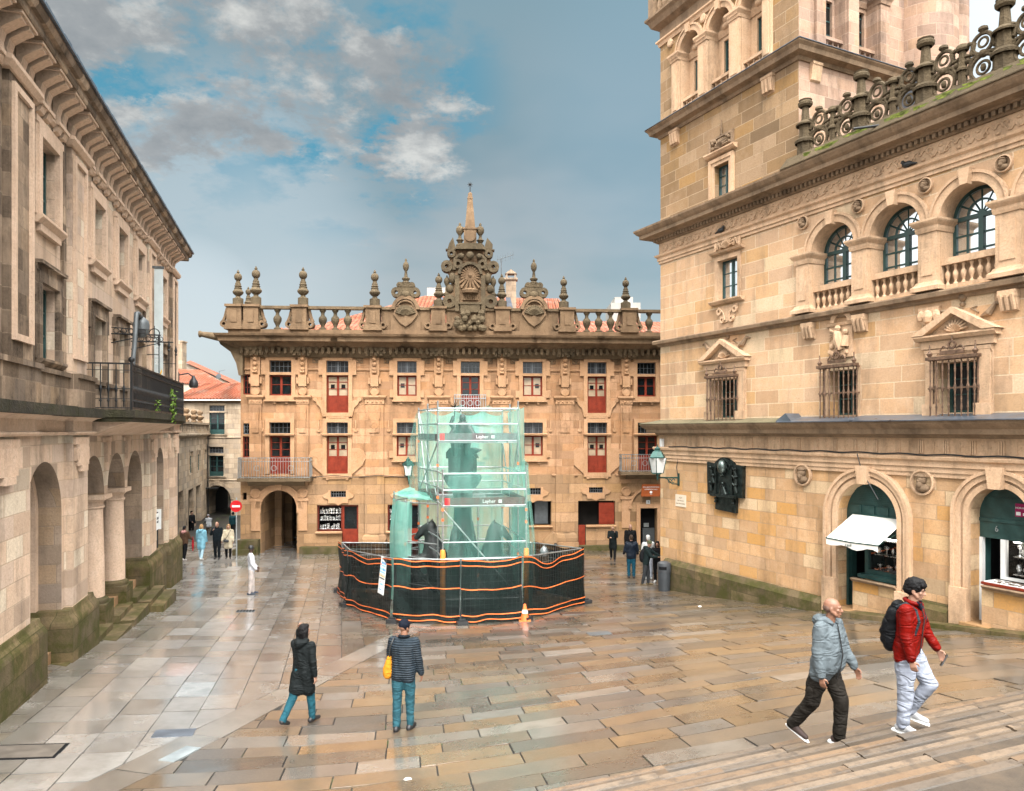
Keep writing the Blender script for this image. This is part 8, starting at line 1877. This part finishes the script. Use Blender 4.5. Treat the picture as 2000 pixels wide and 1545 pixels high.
def person(label, at, H, face, top, legs, shoes, skin='light', hair=('short', 'brown'), lean=0, legL=(0, 0), legR=(0, 0), armL=(5, 8, 10), armR=(5, 8, 10), inL=0, inR=0,
           head=(0, 0), coat=0.0, bulk=1.0, near=False, collar=None, flare=1.0, tw=1.0, belly=0.0, hoodc=None, sole=None, footL=0, footR=0, shirt=None, group=None):
    k = H / 1.75; vox = .0075 if near else .016; cv = .013 if near else .02
    root = thing('person', label, 'person', (0, 0, 0), R(face), group)
    L = R(lean); lv = lambda p: Vector((p[0], p[1] * math.cos(L) - p[2] * math.sin(L), p[2] * math.cos(L) + p[1] * math.sin(L)))
    hip = .93
    J = {}
    for s, nm, (h, kn), ft in ((1, 'L', legL, footL), (-1, 'R', legR, footR)):
        h_, q_ = R(h), R(h - kn); a = Vector((s * .095, 0, hip)); b = a + Vector((s * .01, -math.sin(h_), -math.cos(h_))) * .43; c = b + Vector((0, -math.sin(q_), -math.cos(q_))) * .42
        fp = R(h - kn - ft) if ft else min(0, R((h - kn) * .55)); fd = Vector((s * .12, -math.cos(fp), -math.sin(-fp) if fp < 0 else math.sin(fp)))
        J[nm] = (a, b, c, fd.normalized())
    lo = min(min(J[n][2].z - .085, (J[n][2] + J[n][3] * .17).z - .05) for n in 'LR'); off = Vector((0, 0, -lo))
    for n in 'LR': J[n] = tuple(p + off for p in J[n][:3]) + (J[n][3],)
    hz = hip - lo
    up = lambda p: lv(p) + Vector((0, 0, hz))
    sh = {}
    for s, nm, (f, ab, el), inn in ((1, 'L', armL, inL), (-1, 'R', armR, inR)):
        a = up((s * .185, 0, .50)); f_, b_, e_ = R(f), R(ab), R(f + el)
        u = Vector((s * math.sin(b_), -math.sin(f_) * math.cos(b_), -math.cos(f_) * math.cos(b_))); el_ = a + u * .29
        w = Vector((s * math.sin(b_) * .5 - s * math.sin(R(inn)), -math.sin(e_), -math.cos(e_))).normalized(); wr = el_ + w * .25
        sh[nm] = (a, el_, wr, w)
    hc = up((0, -.02, .735)) + Vector((0, -math.sin(L) * .02, 0)); HR = Matrix.Rotation(R(head[0]), 3, 'Z') @ Matrix.Rotation(R(head[1]) + 0, 3, 'X')
    hd = lambda p: hc + HR @ Vector(p)
    # ---- body: one continuous skin
    mb = MB(); bb = lambda c, r, seg=14: mb.ball(tuple(c), r, seg)
    chain(mb, [up((0, 0, 0)), up((0, 0, .2)), up((0, 0, .42))], [.09, .075, .075]); chain(mb, [up((-.15, 0, .48)), up((.15, 0, .48))], [.05, .05]); chain(mb, [up((0, .0, .5)), hc + Vector((0, .01, -.07))], [.062, .056])
    for n in 'LR': a, b, c, fd = J[n]; chain(mb, [a, b, c], [.075, .052, .036])
    for s, n in ((1, 'L'), (-1, 'R')):
        a, e, w, wd = sh[n]; chain(mb, [a, e, w], [.05, .04, .028])
        # hand: palm, four curled fingers, thumb
        side = Vector((0, -1, 0)) - wd * wd.dot(Vector((0, -1, 0)));
        side = side.normalized() if side.length > .2 else Vector((s, 0, 0)); inn = wd.cross(side).normalized(); inn = inn if inn.x * s < 0 else -inn
        pc = w + wd * .05
        for q in (-.024, 0, .024): cone_caps(mb, w + side * q * .6 + wd * .01, w + side * q + wd * .085, .015, .0125, 8)
        fr_ = .0095 if near else .012
        for i, (q, ln) in enumerate(((.030, .072), (.011, .082), (-.009, .076), (-.029, .058))):
            p0 = w + side * q + wd * .085; p1 = p0 + (wd * .8 + inn * .35).normalized() * ln * .55; p2 = p1 + (wd * .45 + inn * .85).normalized() * ln * .45
            cone_caps(mb, p0, p1, fr_, fr_ * .92, 7); cone_caps(mb, p1, p2, fr_ * .92, fr_ * .75, 7)
        p0 = w + side * .022 + wd * .03; p1 = p0 + (side * .8 + wd * .6 + inn * .3).normalized() * .042; p2 = p1 + (wd * .9 + inn * .4 + side * .1).normalized() * .032
        cone_caps(mb, p0, p1, .014, .0115, 8); cone_caps(mb, p1, p2, .0115, .009, 8)
    mb2 = MB(); b2 = lambda c, r, seg=16: mb2.ball(c, r, seg)
    b2((0, .008, .025), (.076, .096, .092)); b2((0, -.022, -.045), (.062, .068, .068)); b2((0, -.068, -.088), (.030, .026, .024)); b2((0, -.055, -.02), (.058, .042, .055))
    cone_caps(mb2, (-.036, -.082, .022), (.036, -.082, .022), .014, .014, 8); cone_caps(mb2, (0, -.090, .012), (0, -.112, -.026), .010, .0145, 8); b2((-.011, -.100, -.030), (.010, .010, .008), 8); b2((.011, -.100, -.030), (.010, .010, .008), 8); cone_caps(mb2, (-.018, -.088, -.060), (.018, -.088, -.060), .011, .011, 8)
    for q in (-1, 1): b2((q * .078, .006, -.008), (.010, .020, .031), 8); b2((q * .042, -.066, -.016), (.022, .02, .02), 8); cone_caps(mb2, (q * .07, .0, -.03), (q * .045, -.045, -.07), .02, .02, 8)
    mb.add([hd(v) for v in mb2.v], mb2.f)
    body = melt(build('body', mb, SK[skin], root), vox, 2)
    # ---- clothes
    sc_ = bulk; W = tw
    mb = MB(); lz = .02
    chain(mb, [up((-.15, .005, .475)), up((.15, .005, .475))], [.085 * sc_, .085 * sc_]); chain(mb, [up((0, .01, .5)), up((0, .0, .57))], [.10, .068])
    for q in (-1, 1):
        chain(mb, [up((q * .075 * W, 0, .42)), up((q * .07 * W, -.015 - belly * .5, .24)), up((q * .075 * W, -belly * .6, .06)), up((q * .08 * W, 0, -.06))], [.125 * sc_, .118 * sc_ + belly * .3, .118 * sc_ + belly * .4, .112 * sc_])
        if coat: 
            n = 'L' if q > 0 else 'R'; a, b, _, _ = J[n]; m_ = a.lerp(b, min(1, coat / .43)); m_.x *= .9
            mm = Vector((m_.x, m_.y * .75, m_.z)); chain(mb, [up((q * .075, 0, 0)), mm], [.125 * sc_, .125 * sc_ * flare])
    if coat: mz = (J['L'][0].z - coat); chain(mb, [up((0, 0, 0)), Vector((0, (J['L'][1].y + J['R'][1].y) * .2, mz + .02))], [.12 * sc_, .11 * sc_ * flare])
    for n in 'LR':
        a, e, w, wd = sh[n]; chain(mb, [a + Vector((0, 0, .0)), e, w - wd * .015], [.078 * sc_, .062 * sc_, .050 * sc_])
    chain(mb, [up((0, .01, .42)), up((0, 0, .2)), up((0, 0, .0))], [.125 * sc_, .12 * sc_, .12 * sc_])
    jk = melt(build('jacket', mb, top, root), cv, 4, .030 if near else .022, .15)
    if near: pass
    mb = MB()
    if hoodc is not None:
        chain(mb, [up((-.09, .06, .565)), up((0, .12, .54)), up((.09, .06, .565))], [.055, .085, .055]); chain(mb, [up((-.075, .02, .60)), up((-.06, -.06, .565))], [.04, .03]); chain(mb, [up((.075, .02, .60)), up((.06, -.06, .565))], [.04, .03]); melt(build('hood', mb, hoodc, root), cv, 2, .012, .08)
    elif collar is not None:
        pts = [up((.078 * math.cos(t), .082 * math.sin(t) - .005, .59 + .012 * math.sin(t))) for t in np.linspace(R(-60), R(240), 12)]; chain(mb, pts, [.026] * 12, 8); melt(build('collar', mb, collar, root), cv * .8, 1)
    mb = MB(); tr_ = .115
    chain(mb, [up((-.06, 0, .06)), up((.06, 0, .06))], [.11, .11])
    for n in 'LR':
        a, b, c, fd = J[n]; s = 1 if n == 'L' else -1; chain(mb, [a + Vector((-s * .02, 0, .02)), a.lerp(b, .5), b, c + (c - b).normalized() * .005], [.115, .097 * W, .078 * W, .062 * W])
    melt(build('trousers', mb, legs, root), cv, 4, .032 if near else .022, .14)
    for n in 'LR':
        a, b, c, fd = J[n]; d = fd; u_ = Vector((d.x * d.z, d.y * d.z, 1 - d.z * d.z)).normalized() if abs(d.z) < .95 else Vector((0, 1, 0))
        mb = MB(); he = c - u_ * .045 - d * .055; chain(mb, [c - u_ * .005, he], [.050, .046]); chain(mb, [he, he + d * .13 - u_ * .002, he + d * .225 - u_ * .012], [.046, .043, .034]); chain(mb, [c - u_ * .0, he + d * .14 + u_ * .0], [.046, .036])
        so = melt(build('shoe', mb, shoes, root), .010 if near else .018, 1)
        if sole:
            mb = MB(); sd = d.cross(u_); pr = [(-.075, .030), (-.04, .040), (.05, .040), (.15, .046), (.22, .040), (.255, .018)]; ot = [he + d * x + sd * y - u_ * .036 for x, y in pr] + [he + d * x - sd * y - u_ * .036 for x, y in reversed(pr)]
            n_ = len(ot); mb.add(ot + [p - u_ * .022 for p in ot], [tuple(range(n_)), tuple(range(2 * n_ - 1, n_ - 1, -1))] + [(i, i + n_, (i + 1) % n_ + n_, (i + 1) % n_) for i in range(n_)]); build('sole', mb, sole, so)
    # ---- hair and face
    kind, hcol = hair; hm = HAIR.get(hcol, hcol) if isinstance(hcol, str) else hcol
    mb2 = MB()
    if kind in ('short', 'thick', 'long', 'bob'):
        e = .008 if kind != 'thick' else .018
        b2((0, .018, .04), (.080 + e * .6, .094 + e, .088 + e)); b2((0, .045, -.01), (.074 + e * .6, .070 + e, .075)); b2((0, -.035, .088 + e * .3), (.062, .055, .032 + e))
        if kind == 'thick':
            for i in range(7): b2((-.06 + i * .02, -.07 - .006 * (3 - abs(i - 3)), .078 - .004 * (i % 2)), (.02, .022, .026), 8)
        if kind in ('long', 'bob'):
            z1 = -.26 if kind == 'long' else -.14
            for q in (-1, 0, 1): cone_caps(mb2, (q * .055, .045 - abs(q) * .02, 0), (q * .065, .065 - abs(q) * .02, z1), .048, .036, 10)
            for q in (-1, 1): cone_caps(mb2, (q * .075, -.01, .03), (q * .082, .0, z1 * .8), .026, .024, 8)
    elif kind == 'bald':
        b2((0, .036, .0), (.0795, .074, .058))
    elif kind in ('cap', 'beanie'):
        b2((0, .006, .048), (.087, .105, .084)); cone_caps(mb2, (0, .0, .03), (0, .01, .045), .092, .09, 16)
        if kind == 'cap':
            for q in (-.045, -.02, 0, .02, .045): cone_caps(mb2, (q, -.085, .052), (q * .95, -.165 + abs(q) * .4, .036), .009, .007, 8)
    elif kind == 'hood':
        b2((0, .02, .03), (.098, .115, .115)); b2((0, .05, -.05), (.10, .10, .12)); cone_caps(mb2, (-.07, -.05, .05), (.07, -.05, .05), .04, .04, 10)
    if mb2.v:
        mb = MB(); mb.add([hd(v) for v in mb2.v], mb2.f); melt(build('cap' if kind in ('cap', 'beanie') else 'hood' if kind == 'hood' else 'hair', mb, hm, root), .009 if near else .015, 1, .022 if near and kind in ('thick', 'short', 'long') else 0, .022)
    mb = MB(); mb2 = MB()
    for q in (-1, 1): b2((q * .030, -.083, .001), (.009, .006, .0045), 8)
    mb.add([hd(v) for v in mb2.v], mb2.f); build('eyes', mb, EYE, root, 60)
    if near:
        mb = MB(); mb2 = MB()
        for q in (-1, 1): cone_caps(mb2, (q * .015, -.098, .026), (q * .048, -.086, .026), .0055, .004, 6)
        mb.add([hd(v) for v in mb2.v], mb2.f); build('eyebrows', mb, HAIR_BUZZ if kind == 'bald' else hm, root, 60)
        mb = MB(); mb2 = MB(); cone_caps(mb2, (-.017, -.0975, -.060), (.017, -.0975, -.060), .005, .005, 6); mb.add([hd(v) for v in mb2.v], mb2.f); build('mouth', mb, LIP, root, 60)
    root.scale = (k, k, k)
    p = at; root.location = (p.x, p.y, stand(p.x, p.y) + .006)
    info = dict(root=root, up=up, sh=sh, hd=hd, J=J, hc=hc); return info
def on_ray(px, py):
    """feet on whatever lies under the pixel: paving or steps"""
    lo, hi = 3.0, 70.0
    for _ in range(40):
        m = (lo + hi) / 2; p = P(px, py, m)
        if p.z > stand(p.x, p.y): lo = m
        else: hi = m
    return P(px, py, lo)
def part(info, name, mb, mat, smooth=50): return build(name, mb, mat, info['root'], smooth)
def held(info, name, label, cat):
    """a thing that a person carries: placed like the person, but an object of its own"""
    r = info['root']; o = thing(name, label, cat, r.location, r.rotation_euler.z); o.scale = r.scale; return o

# the two men climbing the steps
gj = C('pale blue grey shell jacket', (.225, .27, .295), rough=.55); ol = C('dark olive trousers', (.036, .030, .024)); br = plain('brown suede shoe', (.05, .034, .03), .7, 0, .25, 12)
a = person('balding man in pale grey blue jacket and dark cargo trousers climbing the steps', on_ray(1610, 1450), 1.74, 40, gj, ol, br, 'tan', ('bald', HAIR_BUZZ), 6, legL=(22, 26), legR=(-14, 22), armL=(14, 12, 14), armR=(-2, 10, 14), head=(22, 2), bulk=1.16, tw=1.16, near=True, hoodc=gj, belly=.06, sole=M['white'], footR=0)
mb = MB(); mb.tube([a['up']((0.0, -.105, .56)), a['up']((.0, -.150, .42)), a['up']((.0, -.205, .22)), a['up']((.0, -.195, .06)), a['up']((.0, -.165, -.08))], .007, 6); part(a, 'zip', mb, M['black_plastic'])
mb = MB(); chain(mb, [a['J']['R'][0].lerp(a['J']['R'][1], .75) + Vector((-.075, 0, .06)), a['J']['R'][0].lerp(a['J']['R'][1], .95) + Vector((-.065, 0, -.02))], [.05, .05]); melt(part(a, 'cargo_pocket', mb, ol), .014, 2)
rj = C('bright red shell jacket', (.295, .006, .002), rough=.5); pj = C('pale lilac grey jogging trousers', (.31, .335, .40)); nv = C('navy lining', (.015, .02, .04))
b = person('young dark haired man in red jacket and pale joggers climbing the steps', on_ray(1772, 1426), 1.75, 46, rj, pj, plain('white and black trainers', (.45, .45, .46), .5, 0, .4, 9), 'light', ('thick', 'black'), 5, legL=(30, 62), legR=(2, 6), armL=(16, 12, 14), armR=(2, 8, 12), head=(6, 14), bulk=1.10, tw=1.12, near=True, collar=rj, sole=M['white'], footL=-20)
mb = MB(); chain(mb, [b['up']((-.05, .16, .43)), b['up']((-.05, .19, .25)), b['up']((-.05, .17, .04))], [.085, .105, .09]); chain(mb, [b['up']((.05, .16, .43)), b['up']((.05, .19, .25)), b['up']((.05, .17, .04))], [.085, .105, .09]); chain(mb, [b['up']((-.06, .25, .18)), b['up']((.06, .25, .18)), b['up']((.05, .24, .08)), b['up']((-.05, .24, .08))], [.06, .06, .06, .06]); chain(mb, [b['up']((-.05, .15, .51)), b['up']((.05, .15, .51))], [.06, .06])
bp = held(b, 'backpack', 'black backpack on the back of the young man in red', 'backpack'); melt(build('bag', mb, C('black nylon', (.014, .015, .018), rough=.5), bp), .014, 3, .012, .08)
mb = MB()
for q in (-1, 1): mb.tube([b['up']((q * .10, .13, .50)), b['up']((q * .115, .03, .575)), b['up']((q * .12, -.08, .52)), b['up']((q * .125, -.125, .40)), b['up']((q * .15, -.10, .24)), b['up']((q * .16, .05, .14))], .020, 8)
build('strap', mb, C('grey webbing', (.05, .06, .07)), bp, 60)
mb = MB(); mb.tube([b['up']((0, -.10, .56)), b['up']((0, -.148, .42)), b['up']((0, -.142, .2)), b['up']((0, -.135, .0))], .006, 6); part(b, 'zip', mb, M['black_plastic'])
mb = MB(); chain(mb, [b['up']((-.05, -.075, .595)), b['up']((0, -.105, .52)), b['up']((.05, -.075, .595))], [.022, .018, .022]); melt(part(b, 'shirt', mb, nv), .012, 1)
ph = held(b, 'mobile_phone', 'small dark mobile phone held by the young man in red', 'phone'); w = b['sh']['L'][2] + b['sh']['L'][3] * .11; mb = MB(); mb.box(-.036, .036, -.006, .006, -.075, .075); po = build('handset', mb, M['black_plastic'], ph, loc=w + Vector((-.025, -.02, -.02))); po.rotation_euler = (R(30), R(15), R(30))
# the pair in the middle seen from behind
bk = C('black parka', (.016, .021, .022), rough=.65); je = C('teal blue jeans', (.03, .15, .20))
c = person('woman in a long black parka and teal jeans with one hand raised to her head', on_ray(590, 1414), 1.66, 158, bk, je, plain('black boots', (.012, .012, .013), .5), 'light', ('long', 'black'), 3, legL=(-16, 26), legR=(16, 10), armL=(80, 22, 112), armR=(-6, 12, 10), head=(-20, 0), coat=.30, bulk=1.02, near=True, hoodc=bk, flare=1.05, inL=20)
nvp = C('navy quilted jacket', (.045, .065, .085), rough=.45, quilt=8.5)
d = person('man in navy quilted jacket, dark cap and light teal trousers seen from behind', on_ray(788, 1426), 1.77, 170, nvp, C('light teal trousers', (.05, .17, .215)), plain('black trainers', (.012, .012, .014), .5), 'tan', ('cap', C('navy cap cloth', (.012, .016, .03))), 2, legL=(-3, 2), legR=(6, 6), armL=(16, 14, 34), armR=(4, 12, 8), head=(-28, 0), bulk=1.14, tw=1.0, near=True, collar=C('navy collar', (.02, .028, .038)), sole=M['black_plastic'])
bg_ = held(d, 'shoulder_bag', 'mustard yellow cloth bag hanging from the shoulder of the man in navy', 'bag'); mb = MB(); chain(mb, [d['up']((.235, .02, .22)), d['up']((.25, .03, .06)), d['up']((.25, .03, -.02))], [.05, .085, .09]); chain(mb, [d['up']((.235, -.06, .18)), d['up']((.25, -.08, .02))], [.04, .07]); melt(build('pouch', mb, C('mustard cloth', (.55, .22, .018)), bg_), .014, 2, .02, .08)
mb = MB(); mb.tube([d['up']((.235, .02, .2)), d['up']((.20, .10, .42)), d['up']((.15, .08, .56)), d['up']((.15, -.06, .56)), d['up']((.2, -.12, .42)), d['up']((.235, -.05, .2))], .014, 6); build('strap', mb, M['black_plastic'], bg_, 60)
# the person in white near the drain
wt_ = C('white sweatshirt', (.66, .66, .70)); ct = C('cream joggers', (.58, .50, .46))
person('person in white sweatshirt, cream joggers and dark cap standing alone by the drain grate', on_ray(491, 1161), 1.76, 112, wt_, ct, plain('navy trainers', (.02, .03, .05), .5), 'dark', ('cap', M['black_plastic']), -2, legL=(6, 4), legR=(-3, 3), armL=(10, 8, 30), armR=(4, 6, 34), head=(30, 0), bulk=1.02, near=False, sole=None)
# the street group at the corner
SG = 'people walking at the mouth of the lane'
dk = plain('dark shoes', (.02, .018, .018), .5)
e = person('woman in a brown jacket walking away with a red umbrella under her arm', on_ray(360, 1094), 1.62, 172, C('brown jacket', (.16, .085, .05)), C('black trousers', (.012, .012, .014)), plain('pale trainers', (.5, .45, .42), .6), 'light', ('short', 'black'), 0, legL=(8, 4), legR=(-8, 8), armR=(20, 12, 40), bulk=1.1, hoodc=C('dusty pink scarf', (.45, .22, .2)), group=SG)
u_ = held(e, 'umbrella', 'furled red umbrella carried by the woman in the brown jacket', 'umbrella'); mb = MB(); w = e['sh']['R'][2]; mb.lathe((w.x - .02, w.y, w.z - .62), [(.01, 0), (.03, .08), (.06, .35), (.055, .55), (.02, .68), (.012, .78)], 10); build('canopy', mb, C('red umbrella cloth', (.45, .02, .03)), u_, 50)
lb = C('light blue coat', (.20, .42, .52)); person('woman in a light blue coat with long blond hair walking up the lane', on_ray(393, 1093), 1.68, 180, lb, C('pale blue jeans', (.36, .52, .60)), plain('white trainers', (.6, .6, .58), .6), 'light', ('long', 'blond'), 0, legL=(10, 6), legR=(-10, 12), coat=.32, bulk=1.08, hoodc=lb, group=SG)
person('bald man in dark suit and coat holding a hand to his mouth in the lane', on_ray(424, 1092), 1.78, 8, C('dark navy coat', (.012, .020, .026)), C('dark trousers', (.014, .018, .022)), dk, 'light', ('none', 'grey'), 0, legL=(5, 2), legR=(-5, 6), armR=(38, 10, 110), inR=35, bulk=1.12, collar=C('dark navy coat', (.012, .020, .026)), group=SG)
cr = C('cream puffer coat', (.62, .52, .37), quilt=6.0); f_ = person('blond woman in a cream coat with black shoulder bag facing the square', on_ray(446, 1091), 1.64, 14, cr, C('black leggings', (.012, .012, .013)), dk, 'light', ('bob', 'blond'), 0, legL=(4, 2), legR=(-4, 4), armR=(15, 14, 20), coat=.30, bulk=1.14, hoodc=cr, group=SG)
q_ = held(f_, 'handbag', 'black shoulder bag hanging in front of the woman in cream', 'bag'); mb = MB(); chain(mb, [f_['up']((-.16, -.17, .02)), f_['up']((-.02, -.19, .0))], [.08, .08]); melt(build('pouch', mb, M['black_plastic'], q_), .02, 1); mb = MB(); mb.tube([f_['up']((-.16, -.16, .05)), f_['up']((0, -.16, .30)), f_['up']((.12, -.1, .55)), f_['up']((.12, .1, .5))], .012, 6); build('strap', mb, M['black_plastic'], q_)
# further up the lane
tl = C('teal padded jacket', (.015, .07, .085)); person('person in teal dark jacket walking away beyond the no entry sign', on_ray(455, 1047), 1.60, 185, tl, C('charcoal trousers', (.02, .02, .022)), plain('white sole trainers', (.55, .55, .55), .6), 'light', ('short', 'black'), 0, legL=(14, 6), legR=(-12, 16), bulk=1.12, group=SG)
person('person in dark clothes with teal top standing by the lane wall at the left', on_ray(357, 1052), 1.66, 170, C('dark teal coat', (.016, .05, .06)), C('black trousers', (.012, .012, .014)), dk, 'light', ('short', 'grey'), 0, legL=(5, 3), legR=(-5, 5), coat=.2, bulk=1.1, group=SG)
person('man in black standing by the dark shop opening in the lane', on_ray(374, 1048), 1.72, 60, C('black jacket', (.012, .012, .014)), C('black trousers', (.012, .012, .014)), dk, 'light', ('short', 'black'), 0, legL=(3, 2), legR=(-3, 4), armR=(20, 8, 50), bulk=1.08, group=SG)
sl = C('silver padded jacket', (.36, .37, .38), quilt=6); person('person in a silver padded jacket bending forward before the street arch', on_ray(408, 1050), 1.55, 210, sl, C('beige trousers', (.24, .19, .14)), dk, 'light', ('cap', C('grey knit', (.30, .28, .28))), 22, legL=(14, 10), legR=(-8, 12), armL=(45, 8, 20), armR=(45, 8, 20), bulk=1.15, group=SG)
person('dark figure walking in the far passage beyond the street arch', Vector((-26.0, 65.5, 0)), 1.75, 180, C('black jacket', (.012, .012, .014)), C('black trousers', (.012, .012, .014)), dk, 'light', ('short', 'black'), 0, legL=(12, 6), legR=(-12, 14), group=SG)
# the group at the corner of the cream tower
RG = 'people standing by the cream tower corner'
g1 = person('woman in black coat walking towards the square with hands at her face', on_ray(1197, 1095), 1.66, -12, C('black wool coat', (.016, .022, .022)), C('charcoal trousers', (.03, .031, .034)), dk, 'light', ('bob', 'blond'), 0, legL=(10, 4), legR=(-12, 14), armL=(48, 6, 112), armR=(30, 6, 70), inL=25, inR=30, coat=.28, bulk=1.04, group=RG)
person('bearded bald man in a black coat facing the viewer behind the man in jeans', on_ray(1231, 1101), 1.80, 4, C('black heavy coat', (.012, .012, .013)), C('dark trousers', (.014, .018, .022)), dk, 'light', ('none', 'black'), 0, legL=(2, 1), legR=(-2, 3), coat=.2, bulk=1.2, collar=C('black heavy coat', (.012, .012, .013)), group=RG)
person('man in navy jacket and blue jeans seen from behind with feet apart', on_ray(1233, 1129), 1.74, 178, C('navy leather jacket', (.018, .028, .048), rough=.4), C('blue jeans', (.02, .13, .20)), dk, 'light', ('short', 'brown'), 0, legL=(2, 2), legR=(-2, 2), armL=(6, 14, 40), armR=(6, 14, 40), bulk=1.2, collar=C('black leather collar', (.015, .015, .018)), group=RG)
person('white haired man in a white jacket half hidden behind the man with the backpack', on_ray(1266, 1131), 1.76, 190, C('white jacket', (.66, .66, .64)), C('pale grey trousers', (.40, .42, .48)), plain('white trainers', (.6, .6, .58), .6), 'light', ('short', 'white'), 0, legL=(4, 2), legR=(-4, 4), bulk=1.12, group=RG)
h_ = person('man in dark green jacket, olive cap and black backpack reaching to the litter bin', on_ray(1262, 1143), 1.72, 74, C('dark green shell jacket', (.02, .035, .035)), C('grey trousers', (.07, .075, .08)), plain('yellow sole shoes', (.10, .07, .03), .5), 'light', ('cap', C('olive cap cloth', (.16, .17, .09))), 8, legL=(8, 6), legR=(-6, 6), armL=(52, 10, 8), armR=(30, 8, 60), head=(0, 10), bulk=1.14, hoodc=C('dark green shell jacket', (.02, .035, .035)), group=RG)
mb = MB(); chain(mb, [h_['up']((0, .16, .40)), h_['up']((0, .19, .22)), h_['up']((0, .16, .04))], [.10, .13, .11]); bp2 = held(h_, 'backpack', 'black backpack worn by the man reaching to the litter bin', 'backpack'); melt(build('bag', mb, C('black nylon', (.014, .015, .018)), bp2), .02, 3)
person('woman in black with sunglasses on her hair standing beside the litter bin', on_ray(1284, 1138), 1.62, -20, C('black jacket', (.012, .012, .014)), C('black trousers', (.012, .012, .014)), plain('white trainers', (.6, .6, .58), .6), 'tan', ('long', 'black'), 0, legL=(4, 2), legR=(-4, 4), armL=(30, 6, 70), armR=(30, 6, 70), inL=25, inR=25, bulk=1.02, group=RG)
person('person whose smiling face shows above the fence behind the fountain site', Vector((P(1085, 1058, 29.2).x, 29.2, 0)), 1.62, -10, C('grey cardigan', (.10, .10, .11)), C('dark trousers', (.014, .018, .022)), dk, 'light', ('short', 'black'), 0)
# litter bin at the corner of the cream wall
p = P(1297, 1150, 27.5); p.z = gz(p.x, p.y); o = thing('litter_bin', 'dark grey cylindrical litter bin at the mossy corner of the cream wall', 'litter bin', p, R(-25)); mb = MB()
mb.lathe((0, 0, 0), [(.21, 0), (.215, .02), (.235, .72), (.23, .74)], 28); build('body', mb, plain('anthracite plastic', (.032, .037, .042), .5), o, 40)
mb = MB(); mb.lathe((0, 0, 0), [(.245, .73), (.25, .76), (.25, 1.0), (.235, 1.05), (.15, 1.10), (.05, 1.12)], 28); hd_ = build('hood', mb, plain('anthracite lid', (.045, .05, .056), .45), o, 40)
mb = MB(); mb.ring(0, 0, .0, .01, 0, .01, 0, 360, 6); vs = []
for t in np.linspace(R(-125), R(-55), 9): vs += [(.252 * math.cos(t), .252 * math.sin(t), .82), (.252 * math.cos(t), .252 * math.sin(t), .94)]
mb = MB(); mb.add(vs + [(x * .97, y * .97, z) for x, y, z in vs], [(2 * i, 2 * i + 2, 2 * i + 3, 2 * i + 1) for i in range(8)]); build('slot', mb, M['black'], hd_)
# white paper scraps on the paving
for px, py, lab in ((797, 1524, 'small white paper scrap on the slabs at the bottom of the square'), (1367, 1185, 'tiny white paper scrap on the paving before the cream wall')):
    q = G(px, py); mb = MB(); mb.ball((0, 0, .012), (.06, .045, .02), 8); tag(build('paper_scrap', mb, M['paper'], loc=(q.x, q.y, q.z)), lab, 'litter')
